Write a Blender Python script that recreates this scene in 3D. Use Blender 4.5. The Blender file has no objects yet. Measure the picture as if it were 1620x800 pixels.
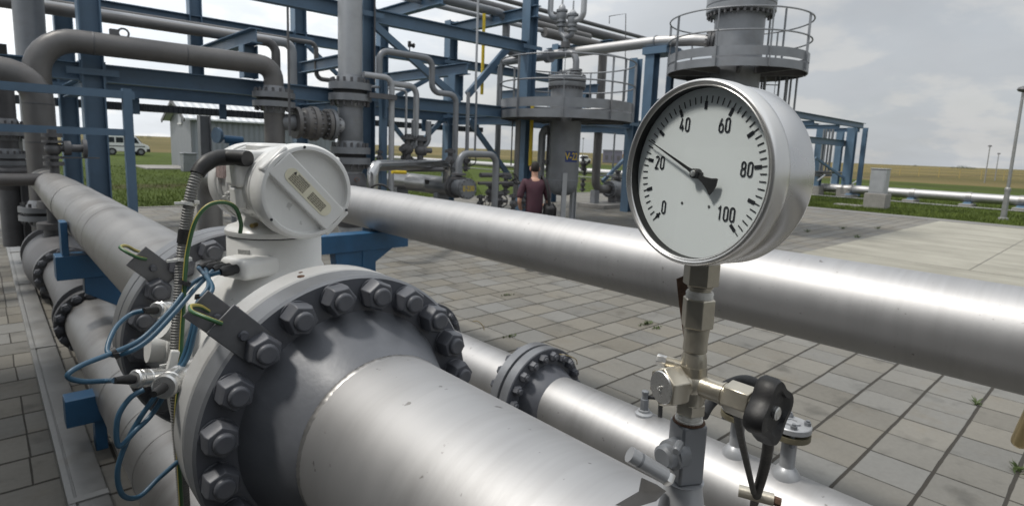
import bpy, bmesh, math, random
from mathutils import Vector, Matrix
R_ = math.radians
rnd = random.Random(7)
sc = bpy.context.scene
COL = sc.collection
V = Vector

# ------------------------------------------------------------------ camera
AX = V((0.73717345, -0.06795587, 0.6722777))      # world X, Y, Z seen in the lens frame (right, down, forward)
AY = V((-0.67464317, -0.12973907, 0.72665285))
AZ = V((0.03784036, -0.98921675, -0.14148616))
FOC, PPX, PPY, EYE = 910.14, 810.0, 367.0, 1.9

def ray(px, py):
    d = V((px - PPX, py - PPY, FOC))
    return V((AX.dot(d), AY.dot(d), AZ.dot(d)))

def P(px, py, X=None, Y=None, Z=None):
    """real point on the plane X=, Y= or Z= in the line of sight of a picture point"""
    d = ray(px, py)
    if X is not None: t = X / d.x
    elif Y is not None: t = Y / d.y
    else: t = (Z - EYE) / d.z
    return V((0, 0, EYE)) + d * t

cam_d = bpy.data.cameras.new("camera")
cam = bpy.data.objects.new("camera", cam_d)
COL.objects.link(cam)
rt = V((AX.x, AY.x, AZ.x)); up = -V((AX.y, AY.y, AZ.y)); bk = -V((AX.z, AY.z, AZ.z))
M = Matrix(((rt.x, up.x, bk.x, 0), (rt.y, up.y, bk.y, 0), (rt.z, up.z, bk.z, EYE), (0, 0, 0, 1)))
cam.matrix_world = M
cam_d.sensor_width = 36
cam_d.lens = FOC / 1620 * 36
cam_d.shift_y = -33 / 1620
cam_d.clip_start = 0.02
cam_d.clip_end = 6000
cam_d.dof.use_dof = True
cam_d.dof.focus_distance = 0.85
cam_d.dof.aperture_fstop = 10
sc.camera = cam

# ------------------------------------------------------------------ world and sun
SUN = V((-0.44, 0.33, 1.0)).normalized()
el = math.asin(SUN.z)
w = bpy.data.worlds.new("World"); sc.world = w; w.use_nodes = True
nt = w.node_tree; nt.nodes.clear()
def N(nt, t, **k):
    n = nt.nodes.new(t)
    for a, b in k.items():
        if a.startswith("i_"):
            n.inputs[a[2:].replace("_", " ")].default_value = b
        else: setattr(n, a, b)
    return n
L = lambda nt, a, b: nt.links.new(a, b)
out = N(nt, "ShaderNodeOutputWorld")
sky = N(nt, "ShaderNodeTexSky", sky_type='NISHITA', sun_disc=False, sun_elevation=el,
        sun_rotation=math.atan2(SUN.x, SUN.y), air_density=1.2, dust_density=2.5, ozone_density=1.0)
bg_sky = N(nt, "ShaderNodeBackground"); bg_sky.inputs[1].default_value = 0.12
L(nt, sky.outputs[0], bg_sky.inputs[0])
# a broken cloud sheet in front of the blue, thin towards the sun
tc = N(nt, "ShaderNodeTexCoord")
sep = N(nt, "ShaderNodeSeparateXYZ"); L(nt, tc.outputs["Generated"], sep.inputs[0])
zc = N(nt, "ShaderNodeMath", operation='ADD'); L(nt, sep.outputs[2], zc.inputs[0]); zc.inputs[1].default_value = 0.30
dx = N(nt, "ShaderNodeMath", operation='DIVIDE'); L(nt, sep.outputs[0], dx.inputs[0]); L(nt, zc.outputs[0], dx.inputs[1])
dy = N(nt, "ShaderNodeMath", operation='DIVIDE'); L(nt, sep.outputs[1], dy.inputs[0]); L(nt, zc.outputs[0], dy.inputs[1])
cmb = N(nt, "ShaderNodeCombineXYZ"); L(nt, dx.outputs[0], cmb.inputs[0]); L(nt, dy.outputs[0], cmb.inputs[1])
n1 = N(nt, "ShaderNodeTexNoise"); n1.inputs["Scale"].default_value = 1.5; n1.inputs["Detail"].default_value = 7; n1.inputs["Roughness"].default_value = 0.55
L(nt, cmb.outputs[0], n1.inputs["Vector"])
cov = N(nt, "ShaderNodeMapRange"); cov.inputs[1].default_value = 0.36; cov.inputs[2].default_value = 0.62; cov.inputs[3].default_value = 0.84; cov.inputs[4].default_value = 0.99
L(nt, n1.outputs[0], cov.inputs[0])
sd = N(nt, "ShaderNodeVectorMath", operation='DOT_PRODUCT'); L(nt, tc.outputs["Generated"], sd.inputs[0]); sd.inputs[1].default_value = SUN
glow = N(nt, "ShaderNodeMapRange", interpolation_type='SMOOTHSTEP'); L(nt, sd.outputs["Value"], glow.inputs[0])
glow.inputs[1].default_value = -0.08; glow.inputs[2].default_value = 0.40; glow.inputs[3].default_value = 0.565; glow.inputs[4].default_value = 1.16
n2 = N(nt, "ShaderNodeTexNoise"); n2.inputs["Scale"].default_value = 2.6; n2.inputs["Detail"].default_value = 6
L(nt, cmb.outputs[0], n2.inputs["Vector"])
sh = N(nt, "ShaderNodeMapRange"); sh.inputs[1].default_value = 0.3; sh.inputs[2].default_value = 0.7; sh.inputs[3].default_value = 0.95; sh.inputs[4].default_value = 1.07
L(nt, n2.outputs[0], sh.inputs[0])
mul = N(nt, "ShaderNodeMath", operation='MULTIPLY'); L(nt, glow.outputs[0], mul.inputs[0]); L(nt, sh.outputs[0], mul.inputs[1])
puff = N(nt, "ShaderNodeTexNoise"); puff.inputs["Scale"].default_value = 3.4; puff.inputs["Detail"].default_value = 8; puff.inputs["Roughness"].default_value = 0.52
L(nt, cmb.outputs[0], puff.inputs["Vector"])
pm = N(nt, "ShaderNodeMapRange", interpolation_type='SMOOTHSTEP'); pm.inputs[1].default_value = 0.48; pm.inputs[2].default_value = 0.62; L(nt, puff.outputs[0], pm.inputs[0])
pc = N(nt, "ShaderNodeMix", data_type='RGBA'); L(nt, pm.outputs[0], pc.inputs[0]); pc.inputs[6].default_value = (0.90, 0.945, 0.995, 1); pc.inputs[7].default_value = (1.06, 1.07, 1.07, 1)
bg_c = N(nt, "ShaderNodeBackground"); L(nt, pc.outputs[2], bg_c.inputs[0]); L(nt, mul.outputs[0], bg_c.inputs[1])
mixs = N(nt, "ShaderNodeMixShader"); L(nt, cov.outputs[0], mixs.inputs[0]); L(nt, bg_sky.outputs[0], mixs.inputs[1]); L(nt, bg_c.outputs[0], mixs.inputs[2])
L(nt, mixs.outputs[0], out.inputs[0])

sl = bpy.data.lights.new("sun", 'SUN'); sl.energy = 2.55; sl.angle = R_(8.0); sl.color = (1.0, 0.955, 0.88)
so = bpy.data.objects.new("sun", sl); COL.objects.link(so); so.rotation_euler = SUN.to_track_quat('Z', 'Y').to_euler()
so.location = (-20, 20, 40)
sc.view_settings.view_transform = 'Standard'; sc.view_settings.look = 'None'; sc.view_settings.exposure = 0.0; sc.view_settings.gamma = 1
sc.cycles.max_bounces = 6; sc.cycles.transparent_max_bounces = 6
sc.cycles.use_denoising = True
sc.cycles.sample_clamp_indirect = 4

# ------------------------------------------------------------------ materials
def principled(name):
    m = bpy.data.materials.new(name); m.use_nodes = True
    nt = m.node_tree; b = nt.nodes["Principled BSDF"]
    return m, nt, b

def paint(name, col, rough=0.45, metal=0.0, var=0.12, scale=6.0, bump=0.05, bscale=60.0, dirt=0.0, dirtcol=(0.10, 0.08, 0.06), rvar=0.08, specks=0.0, spec=0.5, stretch=(1, 1, 1), coat=0.0, streak=0.0, streakcol=(0.2, 0.19, 0.18), streakmap=(2.5, 45, 2.5)):
    """painted or bare metal with blotchy tone, uneven gloss, fine bump, optional grime and chips"""
    m, nt, b = principled(name)
    tc = N(nt, "ShaderNodeTexCoord")
    mp = N(nt, "ShaderNodeMapping"); mp.inputs["Scale"].default_value = stretch; L(nt, tc.outputs["Object"], mp.inputs["Vector"])
    n = N(nt, "ShaderNodeTexNoise"); n.inputs["Scale"].default_value = scale; n.inputs["Detail"].default_value = 5; n.inputs["Roughness"].default_value = 0.6
    L(nt, mp.outputs[0], n.inputs["Vector"])
    mr = N(nt, "ShaderNodeMapRange"); mr.inputs[1].default_value = 0.3; mr.inputs[2].default_value = 0.7; mr.inputs[3].default_value = 1 - var; mr.inputs[4].default_value = 1 + var
    L(nt, n.outputs[0], mr.inputs[0])
    mx = N(nt, "ShaderNodeMix", data_type='RGBA', blend_type='MULTIPLY'); mx.inputs[0].default_value = 1.0
    mx.inputs[6].default_value = (*col, 1); L(nt, mr.outputs[0], mx.inputs[7])
    last = mx.outputs[2]
    if dirt > 0:
        d = N(nt, "ShaderNodeTexNoise"); d.inputs["Scale"].default_value = scale * 0.45; d.inputs["Detail"].default_value = 8; d.inputs["Roughness"].default_value = 0.7
        L(nt, mp.outputs[0], d.inputs["Vector"])
        dm = N(nt, "ShaderNodeMapRange"); dm.inputs[1].default_value = 0.52; dm.inputs[2].default_value = 0.75; dm.inputs[3].default_value = 0; dm.inputs[4].default_value = dirt
        L(nt, d.outputs[0], dm.inputs[0])
        m2 = N(nt, "ShaderNodeMix", data_type='RGBA'); L(nt, dm.outputs[0], m2.inputs[0]); L(nt, last, m2.inputs[6]); m2.inputs[7].default_value = (*dirtcol, 1)
        last = m2.outputs[2]
    if specks > 0:
        vo = N(nt, "ShaderNodeTexNoise"); vo.inputs["Scale"].default_value = 38; vo.inputs["Detail"].default_value = 3
        L(nt, tc.outputs["Object"], vo.inputs["Vector"])
        sm = N(nt, "ShaderNodeMapRange"); sm.inputs[1].default_value = 0.70; sm.inputs[2].default_value = 0.74; sm.inputs[3].default_value = 0; sm.inputs[4].default_value = specks
        L(nt, vo.outputs[0], sm.inputs[0])
        m3 = N(nt, "ShaderNodeMix", data_type='RGBA'); L(nt, sm.outputs[0], m3.inputs[0]); L(nt, last, m3.inputs[6]); m3.inputs[7].default_value = (0.16, 0.15, 0.14, 1)
        last = m3.outputs[2]
    if streak > 0:
        ms = N(nt, "ShaderNodeMapping"); ms.inputs["Scale"].default_value = streakmap; L(nt, tc.outputs["Object"], ms.inputs["Vector"])
        sn1 = N(nt, "ShaderNodeTexNoise"); sn1.inputs["Scale"].default_value = 1.0; sn1.inputs["Detail"].default_value = 4; L(nt, ms.outputs[0], sn1.inputs["Vector"])
        sn2 = N(nt, "ShaderNodeTexNoise"); sn2.inputs["Scale"].default_value = 2.2; sn2.inputs["Detail"].default_value = 5; L(nt, tc.outputs["Object"], sn2.inputs["Vector"])
        pr_ = N(nt, "ShaderNodeMath", operation='MULTIPLY'); L(nt, sn1.outputs[0], pr_.inputs[0]); L(nt, sn2.outputs[0], pr_.inputs[1])
        sr = N(nt, "ShaderNodeMapRange"); sr.inputs[1].default_value = 0.24; sr.inputs[2].default_value = 0.40; sr.inputs[3].default_value = 0.0; sr.inputs[4].default_value = streak; L(nt, pr_.outputs[0], sr.inputs[0])
        m4 = N(nt, "ShaderNodeMix", data_type='RGBA'); L(nt, sr.outputs[0], m4.inputs[0]); L(nt, last, m4.inputs[6]); m4.inputs[7].default_value = (*streakcol, 1)
        last = m4.outputs[2]
    L(nt, last, b.inputs["Base Color"])
    rm = N(nt, "ShaderNodeMapRange"); rm.inputs[1].default_value = 0.3; rm.inputs[2].default_value = 0.7; rm.inputs[3].default_value = rough - rvar; rm.inputs[4].default_value = rough + rvar
    L(nt, n.outputs[0], rm.inputs[0]); L(nt, rm.outputs[0], b.inputs["Roughness"])
    b.inputs["Metallic"].default_value = metal
    b.inputs["Specular IOR Level"].default_value = spec
    if coat: b.inputs["Coat Weight"].default_value = coat; b.inputs["Coat Roughness"].default_value = 0.12
    if bump > 0:
        bn = N(nt, "ShaderNodeTexNoise"); bn.inputs["Scale"].default_value = bscale; bn.inputs["Detail"].default_value = 4
        L(nt, mp.outputs[0], bn.inputs["Vector"])
        bp = N(nt, "ShaderNodeBump"); bp.inputs["Strength"].default_value = bump; bp.inputs["Distance"].default_value = 0.01
        L(nt, bn.outputs[0], bp.inputs["Height"]); L(nt, bp.outputs[0], b.inputs["Normal"])
    return m

MT = {}
MT['silver'] = paint("aluminium_paint", (0.43, 0.427, 0.428), 0.54, 0.93, 0.035, 4, 0.02, 60, dirt=0.16, dirtcol=(0.30, 0.29, 0.28), rvar=0.025, specks=0.7, stretch=(1.0, 3.0, 1.0), streak=0.13)
MT['silver_worn'] = paint("aluminium_paint_worn", (0.32, 0.315, 0.31), 0.46, 0.88, 0.06, 4, 0.03, 50, dirt=0.4, dirtcol=(0.20, 0.18, 0.165), rvar=0.05, specks=0.7, streak=0.28, streakcol=(0.15, 0.13, 0.115), streakmap=(2, 12, 2))
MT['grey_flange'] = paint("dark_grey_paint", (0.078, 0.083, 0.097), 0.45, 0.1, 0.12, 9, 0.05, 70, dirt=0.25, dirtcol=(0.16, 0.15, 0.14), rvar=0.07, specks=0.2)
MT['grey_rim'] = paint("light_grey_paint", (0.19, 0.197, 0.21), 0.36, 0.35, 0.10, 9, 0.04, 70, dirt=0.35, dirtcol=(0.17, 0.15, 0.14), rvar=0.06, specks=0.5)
MT['grey'] = paint("grey_plant_paint", (0.20, 0.21, 0.225), 0.42, 0.25, 0.12, 3, 0.03, 40, dirt=0.4, dirtcol=(0.12, 0.10, 0.085))
MT['grey_dark'] = paint("grey_plant_paint_dirty", (0.10, 0.10, 0.105), 0.5, 0.2, 0.18, 5, 0.06, 40, dirt=0.5, dirtcol=(0.06, 0.05, 0.045))
MT['grey_brown'] = paint("weathered_grey_paint", (0.138, 0.134, 0.132), 0.45, 0.3, 0.14, 3, 0.04, 40, dirt=0.5, dirtcol=(0.11, 0.085, 0.07))
MT['grey_light'] = paint("pale_grey_paint", (0.36, 0.37, 0.385), 0.42, 0.3, 0.08, 3, 0.03, 40, dirt=0.25, dirtcol=(0.22, 0.20, 0.18))
MT['white'] = paint("white_enamel", (0.67, 0.67, 0.655), 0.33, 0.0, 0.04, 7, 0.05, 120, dirt=0.25, dirtcol=(0.50, 0.47, 0.42), rvar=0.06, specks=0.35)
MT['white_dull'] = paint("white_plastic", (0.66, 0.66, 0.64), 0.5, 0.0, 0.06, 9, 0.02)
MT['blue'] = paint("rack_blue_paint", (0.088, 0.148, 0.220), 0.45, 0.05, 0.12, 2, 0.03, 30, dirt=0.35, dirtcol=(0.035, 0.045, 0.06))
MT['blue_bright'] = paint("support_blue_paint", (0.025, 0.098, 0.20), 0.42, 0.0, 0.12, 7, 0.05, 60, dirt=0.3, dirtcol=(0.03, 0.07, 0.15))
MT['steel'] = paint("stainless_steel", (0.66, 0.655, 0.64), 0.30, 0.85, 0.04, 10, 0.004, 160, dirt=0.2, dirtcol=(0.36, 0.31, 0.25), rvar=0.06)
MT['steel_brushed'] = paint("brushed_stainless", (0.56, 0.56, 0.56), 0.27, 1.0, 0.03, 12, 0.006, 260, dirt=0.12, dirtcol=(0.44, 0.38, 0.30), rvar=0.05)
MT['steel_hex'] = paint("nickel_plated_steel", (0.50, 0.465, 0.39), 0.36, 0.78, 0.10, 22, 0.06, 90, dirt=0.4, dirtcol=(0.22, 0.17, 0.12), rvar=0.08)
MT['clad'] = paint("insulation_cladding", (0.44, 0.44, 0.44), 0.20, 1.0, 0.06, 5, 0.02, 9, rvar=0.05)
MT['black'] = paint("black_plastic", (0.009, 0.009, 0.010), 0.52, 0, 0.1, 20, 0.04, 120, rvar=0.08)
MT['rubber'] = paint("black_rubber", (0.016, 0.016, 0.017), 0.55, 0, 0.15, 20, 0.1, 160)
MT['conduit'] = paint("grey_conduit", (0.17, 0.17, 0.165), 0.5, 0, 0.1, 20, 0.05, 100)
MT['cable_blue'] = paint("blue_cable_sheath", (0.035, 0.095, 0.155), 0.42, 0, 0.1, 20, 0.02)
MT['cable_dull'] = paint("slate_cable_sheath", (0.035, 0.07, 0.10), 0.42, 0, 0.1, 20, 0.02)
MT['hub'] = paint('hub_grey_paint', (0.120, 0.127, 0.142), 0.47, 0.1, 0.14, 7, 0.05, 70, dirt=0.3, dirtcol=(0.08, 0.08, 0.085), rvar=0.08)
MT['white_shaded'] = paint('shaded_white_enamel', (0.43, 0.43, 0.425), 0.36, 0.0, 0.06, 9, 0.05, 100, dirt=0.4, dirtcol=(0.26, 0.24, 0.21), rvar=0.06, specks=0.5)  # meter white greyed: rim shade put into the colour, with dirt and specks
MT['print'] = paint('brown_print', (0.17, 0.155, 0.12), 0.6, 0, 0.1, 60, 0.0)
MT['olive'] = paint('tarnished_gasket_ring', (0.15, 0.135, 0.09), 0.5, 0.3, 0.15, 30, 0.05)
MT['clad_shell'] = paint('shell_cladding', (0.36, 0.36, 0.36), 0.36, 0.9, 0.05, 3, 0.0, rvar=0.04)
MT['flap'] = paint('sooty_sheet_metal', (0.034, 0.033, 0.032), 0.5, 0.2, 0.25, 30, 0.1)
MT['yellow_g'] = None
MT['fence'] = paint('faded_yellow_paint', (0.34, 0.26, 0.09), 0.6, 0, 0.1, 3, 0.0)
MT['lug'] = paint('zinc_grey_plate', (0.115, 0.118, 0.125), 0.45, 0.3, 0.12, 30, 0.04)
MT['yellow'] = paint("yellow_paint", (0.62, 0.45, 0.025), 0.45, 0, 0.1, 3, 0.03)
MT['rust'] = paint("rusty_steel", (0.085, 0.045, 0.027), 0.75, 0.2, 0.3, 40, 0.25, 140)
MT['tape'] = paint("sealing_tape", (0.72, 0.71, 0.67), 0.6, 0, 0.06, 60, 0.2, 200)
MT['brass'] = paint("dull_brass", (0.50, 0.40, 0.22), 0.33, 0.9, 0.1, 20, 0.05, 90)
MT['concrete'] = paint("concrete_block", (0.24, 0.23, 0.215), 0.85, 0, 0.14, 6, 0.3, 60, dirt=0.4, dirtcol=(0.17, 0.16, 0.145))
MT['galv'] = paint("galvanised_steel", (0.26, 0.26, 0.255), 0.5, 0.5, 0.14, 7, 0.06, 50, dirt=0.45, dirtcol=(0.20, 0.18, 0.15))
MT['dial'] = paint("dial_white", (0.88, 0.92, 0.93), 0.6, 0, 0.015, 8, 0.0)
MT['ink'] = paint("black_ink", (0.010, 0.012, 0.018), 0.5, 0, 0.05, 20, 0.0)
MT['label'] = paint("cream_label", (0.66, 0.63, 0.49), 0.5, 0, 0.05, 40, 0.0)
MT['label_grey'] = paint("faded_grey_label", (0.30, 0.30, 0.29), 0.5, 0, 0.3, 180, 0.0)
MT['sign_blue'] = paint("sign_blue", (0.02, 0.04, 0.16), 0.45, 0, 0.05, 20, 0.0)
MT['skin'] = paint("skin", (0.42, 0.24, 0.17), 0.55, 0, 0.08, 20, 0.02)
MT['shirt'] = paint("maroon_shirt_cloth", (0.058, 0.022, 0.033), 0.85, 0, 0.15, 16, 0.35, 22)
MT['trousers'] = paint("dark_trouser_cloth", (0.03, 0.032, 0.04), 0.9, 0, 0.12, 12, 0.3, 25)
MT['hair'] = paint("dark_brown_hair", (0.012, 0.009, 0.007), 0.8, 0, 0.2, 60, 0.4, 150)
MT['bag'] = paint("black_bag_cloth", (0.010, 0.010, 0.011), 0.7, 0, 0.15, 20, 0.2, 60)
MT['van'] = paint("white_van_paint", (0.68, 0.69, 0.70), 0.25, 0, 0.03, 2, 0.0, dirt=0.1)
MT['glass_dark'] = paint("dark_window_glass", (0.02, 0.025, 0.03), 0.08, 0, 0.05, 2, 0.0, rvar=0.02)
MT['tyre'] = paint("tyre_rubber", (0.015, 0.015, 0.016), 0.8, 0, 0.1, 12, 0.1)
MT['red'] = paint("red_brown_cladding", (0.26, 0.075, 0.045), 0.6, 0, 0.1, 2, 0.0)
MT['purple'] = paint("grey_violet_cladding", (0.14, 0.14, 0.18), 0.6, 0, 0.08, 2, 0.0)
MT['leaf'] = paint("weed_leaf", (0.058, 0.085, 0.024), 0.7, 0, 0.2, 20, 0.0)
MT['tree'] = paint("distant_tree_leaf", (0.035, 0.055, 0.030), 0.8, 0, 0.3, 1, 0.0)
MT['orange'] = paint("orange_primer", (0.40, 0.12, 0.03), 0.6, 0, 0.2, 20, 0.05)

def two_tone_wire():
    m, nt, b = principled("green_yellow_wire")
    tc = N(nt, "ShaderNodeTexCoord"); s = N(nt, "ShaderNodeSeparateXYZ"); L(nt, tc.outputs["UV"], s.inputs[0])
    md = N(nt, "ShaderNodeMath", operation='GREATER_THAN'); L(nt, s.outputs[0], md.inputs[0]); md.inputs[1].default_value = 0.64
    mx = N(nt, "ShaderNodeMix", data_type='RGBA'); L(nt, md.outputs[0], mx.inputs[0]); mx.inputs[6].default_value = (0.035, 0.105, 0.04, 1); mx.inputs[7].default_value = (0.36, 0.30, 0.07, 1)
    L(nt, mx.outputs[2], b.inputs["Base Color"]); b.inputs["Roughness"].default_value = 0.4
    return m
MT['yellow_g'] = two_tone_wire()

def ribbed(name, col, axis, per, rough=0.45, metal=0.2, depth=0.03):
    m, nt, b = principled(name)
    tc = N(nt, "ShaderNodeTexCoord"); s = N(nt, "ShaderNodeSeparateXYZ"); L(nt, tc.outputs["Object"], s.inputs[0])
    k = N(nt, "ShaderNodeMath", operation='MULTIPLY'); L(nt, s.outputs[axis], k.inputs[0]); k.inputs[1].default_value = 2 * math.pi / per
    si = N(nt, "ShaderNodeMath", operation='SINE'); L(nt, k.outputs[0], si.inputs[0])
    bp = N(nt, "ShaderNodeBump"); bp.inputs["Strength"].default_value = 1.0; bp.inputs["Distance"].default_value = depth
    L(nt, si.outputs[0], bp.inputs["Height"]); L(nt, bp.outputs[0], b.inputs["Normal"])
    n = N(nt, "ShaderNodeTexNoise"); n.inputs["Scale"].default_value = 0.7; n.inputs["Detail"].default_value = 6; L(nt, tc.outputs["Object"], n.inputs["Vector"])
    mr = N(nt, "ShaderNodeMapRange"); mr.inputs[3].default_value = 0.85; mr.inputs[4].default_value = 1.12; L(nt, n.outputs[0], mr.inputs[0])
    mx = N(nt, "ShaderNodeMix", data_type='RGBA', blend_type='MULTIPLY'); mx.inputs[0].default_value = 1; mx.inputs[6].default_value = (*col, 1); L(nt, mr.outputs[0], mx.inputs[7])
    L(nt, mx.outputs[2], b.inputs["Base Color"]); b.inputs["Roughness"].default_value = rough; b.inputs["Metallic"].default_value = metal
    return m
MT['shed_wall'] = ribbed("ribbed_grey_cladding", (0.24, 0.26, 0.29), 0, 0.33)
MT['shed_roof'] = ribbed("ribbed_pale_roof", (0.60, 0.62, 0.64), 0, 0.45, 0.5, 0.1)
MT['tray'] = ribbed("ribbed_cable_tray", (0.10, 0.11, 0.125), 0, 0.10, 0.5, 0.3, 0.02)

def glass_mat():
    m, nt, b = principled("gauge_glass")
    nt.nodes.remove(b)
    o = nt.nodes["Material Output"]
    t = N(nt, "ShaderNodeBsdfTransparent"); t.inputs[0].default_value = (0.97, 0.985, 0.98, 1)
    g = N(nt, "ShaderNodeBsdfGlossy"); g.inputs["Roughness"].default_value = 0.015
    lw = N(nt, "ShaderNodeLayerWeight"); lw.inputs[0].default_value = 0.5
    pw = N(nt, "ShaderNodeMath", operation='POWER'); L(nt, lw.outputs["Facing"], pw.inputs[0]); pw.inputs[1].default_value = 5.0
    f = N(nt, "ShaderNodeMath", operation='MULTIPLY_ADD'); L(nt, pw.outputs[0], f.inputs[0]); f.inputs[1].default_value = 0.92; f.inputs[2].default_value = 0.03
    mx = N(nt, "ShaderNodeMixShader"); L(nt, f.outputs[0], mx.inputs[0]); L(nt, t.outputs[0], mx.inputs[1]); L(nt, g.outputs[0], mx.inputs[2])
    L(nt, mx.outputs[0], o.inputs[0])
    return m
MT['glass'] = glass_mat()

# ------------------------------------------------------------------ mesh builder
def perp(d):
    d = V(d).normalized()
    a = V((0, 0, 1)) if abs(d.z) < 0.9 else V((1, 0, 0))
    u = d.cross(a).normalized(); v = d.cross(u).normalized()
    return d, u, v

def bend_path(pts, br, seg=7):
    """round the corners of a polyline"""
    pts = [V(p) for p in pts]
    if not br or len(pts) < 3: return pts
    o = [pts[0]]
    for i in range(1, len(pts) - 1):
        a, b, c = pts[i - 1], pts[i], pts[i + 1]
        u = (a - b); v_ = (c - b); lu, lv = u.length, v_.length
        u.normalize(); v_.normalize()
        ang = u.angle(v_)
        if ang > math.pi - 0.02: o.append(b); continue
        t = min(br / math.tan(ang / 2), lu * 0.49, lv * 0.49)
        r = t * math.tan(ang / 2)
        cen = b + (u + v_).normalized() * (r / math.sin(ang / 2))
        s = b + u * t - cen; e = b + v_ * t - cen
        tot = s.angle(e); axis = s.cross(e).normalized()
        for k in range(seg + 1):
            o.append(cen + Matrix.Rotation(tot * k / seg, 3, axis) @ s)
    o.append(pts[-1])
    return o

def smooth_path(pts, n=6):
    """Catmull-Rom through the points"""
    pts = [V(p) for p in pts]; o = []
    for i in range(len(pts) - 1):
        p0 = pts[max(i - 1, 0)]; p1 = pts[i]; p2 = pts[i + 1]; p3 = pts[min(i + 2, len(pts) - 1)]
        for k in range(n):
            t = k / n
            o.append(0.5 * ((2 * p1) + (p2 - p0) * t + (2 * p0 - 5 * p1 + 4 * p2 - p3) * t * t + (3 * p1 - p0 - 3 * p2 + p3) * t ** 3))
    o.append(pts[-1]); return o

class MB:
    def __init__(s): s.bm = bmesh.new(); s.uv = None
    def ring(s, c, u, v, r, seg, ph=0.0):
        return [s.bm.verts.new(c + u * (r * math.cos(2 * math.pi * k / seg + ph)) + v * (r * math.sin(2 * math.pi * k / seg + ph))) for k in range(seg)]
    def skin(s, a, b):
        n = len(a)
        for k in range(n):
            try: s.bm.faces.new((a[k], a[(k + 1) % n], b[(k + 1) % n], b[k]))
            except ValueError: pass
    def cap(s, r, flip=False):
        try: s.bm.faces.new(r[::-1] if flip else r)
        except ValueError: pass
    def lathe(s, prof, o, axis, seg=32, caps=True, ph=0.0):
        """prof: (radius, distance along axis)"""
        o = V(o); d, u, v = perp(axis)
        rings = [s.ring(o + d * t, u, v, max(r, 1e-5), seg, ph) for r, t in prof]
        for a, b in zip(rings, rings[1:]): s.skin(a, b)
        if caps: s.cap(rings[0]); s.cap(rings[-1], True)
        return s
    def cyl(s, a, b, r, r2=None, seg=20, caps=True):
        a, b = V(a), V(b)
        return s.lathe([(r, 0), (r if r2 is None else r2, (b - a).length)], a, b - a, seg, caps)
    def tube(s, pts, r, seg=14, br=0, caps=True, rad=None, uvs=False):
        pts = bend_path(pts, br) if br else [V(p) for p in pts]
        d0, u, v = perp(pts[1] - pts[0]); rings = []; pt = d0
        for i, p in enumerate(pts):
            t = (pts[min(i + 1, len(pts) - 1)] - pts[max(i - 1, 0)]).normalized()
            q = pt.rotation_difference(t); u = q @ u; v = q @ v; pt = t
            k = 1.0
            rr = r if rad is None else rad(i, len(pts))
            rings.append(s.ring(p, u, v, rr * k, seg))
        for a, b in zip(rings, rings[1:]): s.skin(a, b)
        if caps: s.cap(rings[0]); s.cap(rings[-1], True)
        if uvs:
            l = s.bm.loops.layers.uv.verify(); s.bm.verts.index_update()
            s.bm.verts.ensure_lookup_table()
            for f in s.bm.faces:
                for lp in f.loops:
                    lp[l].uv = (((f.index if f.index >= 0 else 0) % seg) / seg, 0)
            s.bm.faces.index_update()
            for f in s.bm.faces:
                for lp in f.loops: lp[l].uv = ((f.index % seg + 0.5) / seg, 0)
        return s
    def box(s, c, size, rot=None):
        c = V(c); h = V(size) / 2
        vs = []
        for x in (-1, 1):
            for y in (-1, 1):
                for z in (-1, 1):
                    p = V((x * h.x, y * h.y, z * h.z))
                    if rot is not None: p = rot @ p
                    vs.append(s.bm.verts.new(c + p))
        for f in ((0, 1, 3, 2), (4, 6, 7, 5), (0, 4, 5, 1), (2, 3, 7, 6), (0, 2, 6, 4), (1, 5, 7, 3)):
            s.bm.faces.new([vs[k] for k in f])
        return s
    def bx(s, lo, hi):
        lo, hi = V(lo), V(hi); return s.box((lo + hi) / 2, hi - lo)
    def prism(s, pts, vec):
        a = [s.bm.verts.new(V(p)) for p in pts]; b = [s.bm.verts.new(V(p) + V(vec)) for p in pts]
        s.skin(a, b); s.cap(a); s.cap(b, True); return s
    def sect(s, a, b, prof, upv):
        """extrude a closed 2-D profile (side, up) from a to b"""
        a, b = V(a), V(b); d = (b - a).normalized(); u = V(upv) - d * V(upv).dot(d); u.normalize(); w = d.cross(u).normalized()
        A = [s.bm.verts.new(a + w * x + u * y) for x, y in prof]; B = [s.bm.verts.new(b + w * x + u * y) for x, y in prof]
        s.skin(A, B); s.cap(A); s.cap(B, True); return s
    def ibeam(s, a, b, h, w, upv=(0, 0, 1), tf=0.016, tw=0.012):
        H, W, T = h / 2, w / 2, tw / 2
        return s.sect(a, b, [(-W, -H), (W, -H), (W, -H + tf), (T, -H + tf), (T, H - tf), (W, H - tf), (W, H), (-W, H), (-W, H - tf), (-T, H - tf), (-T, -H + tf), (-W, -H + tf)], upv)
    def rect(s, a, b, h, w, upv=(0, 0, 1)):
        return s.sect(a, b, [(-w / 2, -h / 2), (w / 2, -h / 2), (w / 2, h / 2), (-w / 2, h / 2)], upv)
    def torus(s, c, axis, Rm, r, seg=32, ss=8, a0=0.0, a1=2 * math.pi, upv=None):
        c = V(c); d, u, v = perp(axis)
        if upv is not None:
            u = V(upv).normalized(); v = d.cross(u).normalized()
        full = abs(a1 - a0 - 2 * math.pi) < 1e-6
        n = seg if full else seg + 1; rings = []
        for k in range(n):
            a = a0 + (a1 - a0) * k / seg; e = u * math.cos(a) + v * math.sin(a)
            rings.append([s.bm.verts.new(c + e * (Rm + r * math.cos(2 * math.pi * j / ss)) + d * (r * math.sin(2 * math.pi * j / ss))) for j in range(ss)])
        for i in range(n if full else n - 1): s.skin(rings[i], rings[(i + 1) % n])
        if not full: s.cap(rings[0]); s.cap(rings[-1], True)
        return s
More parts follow.
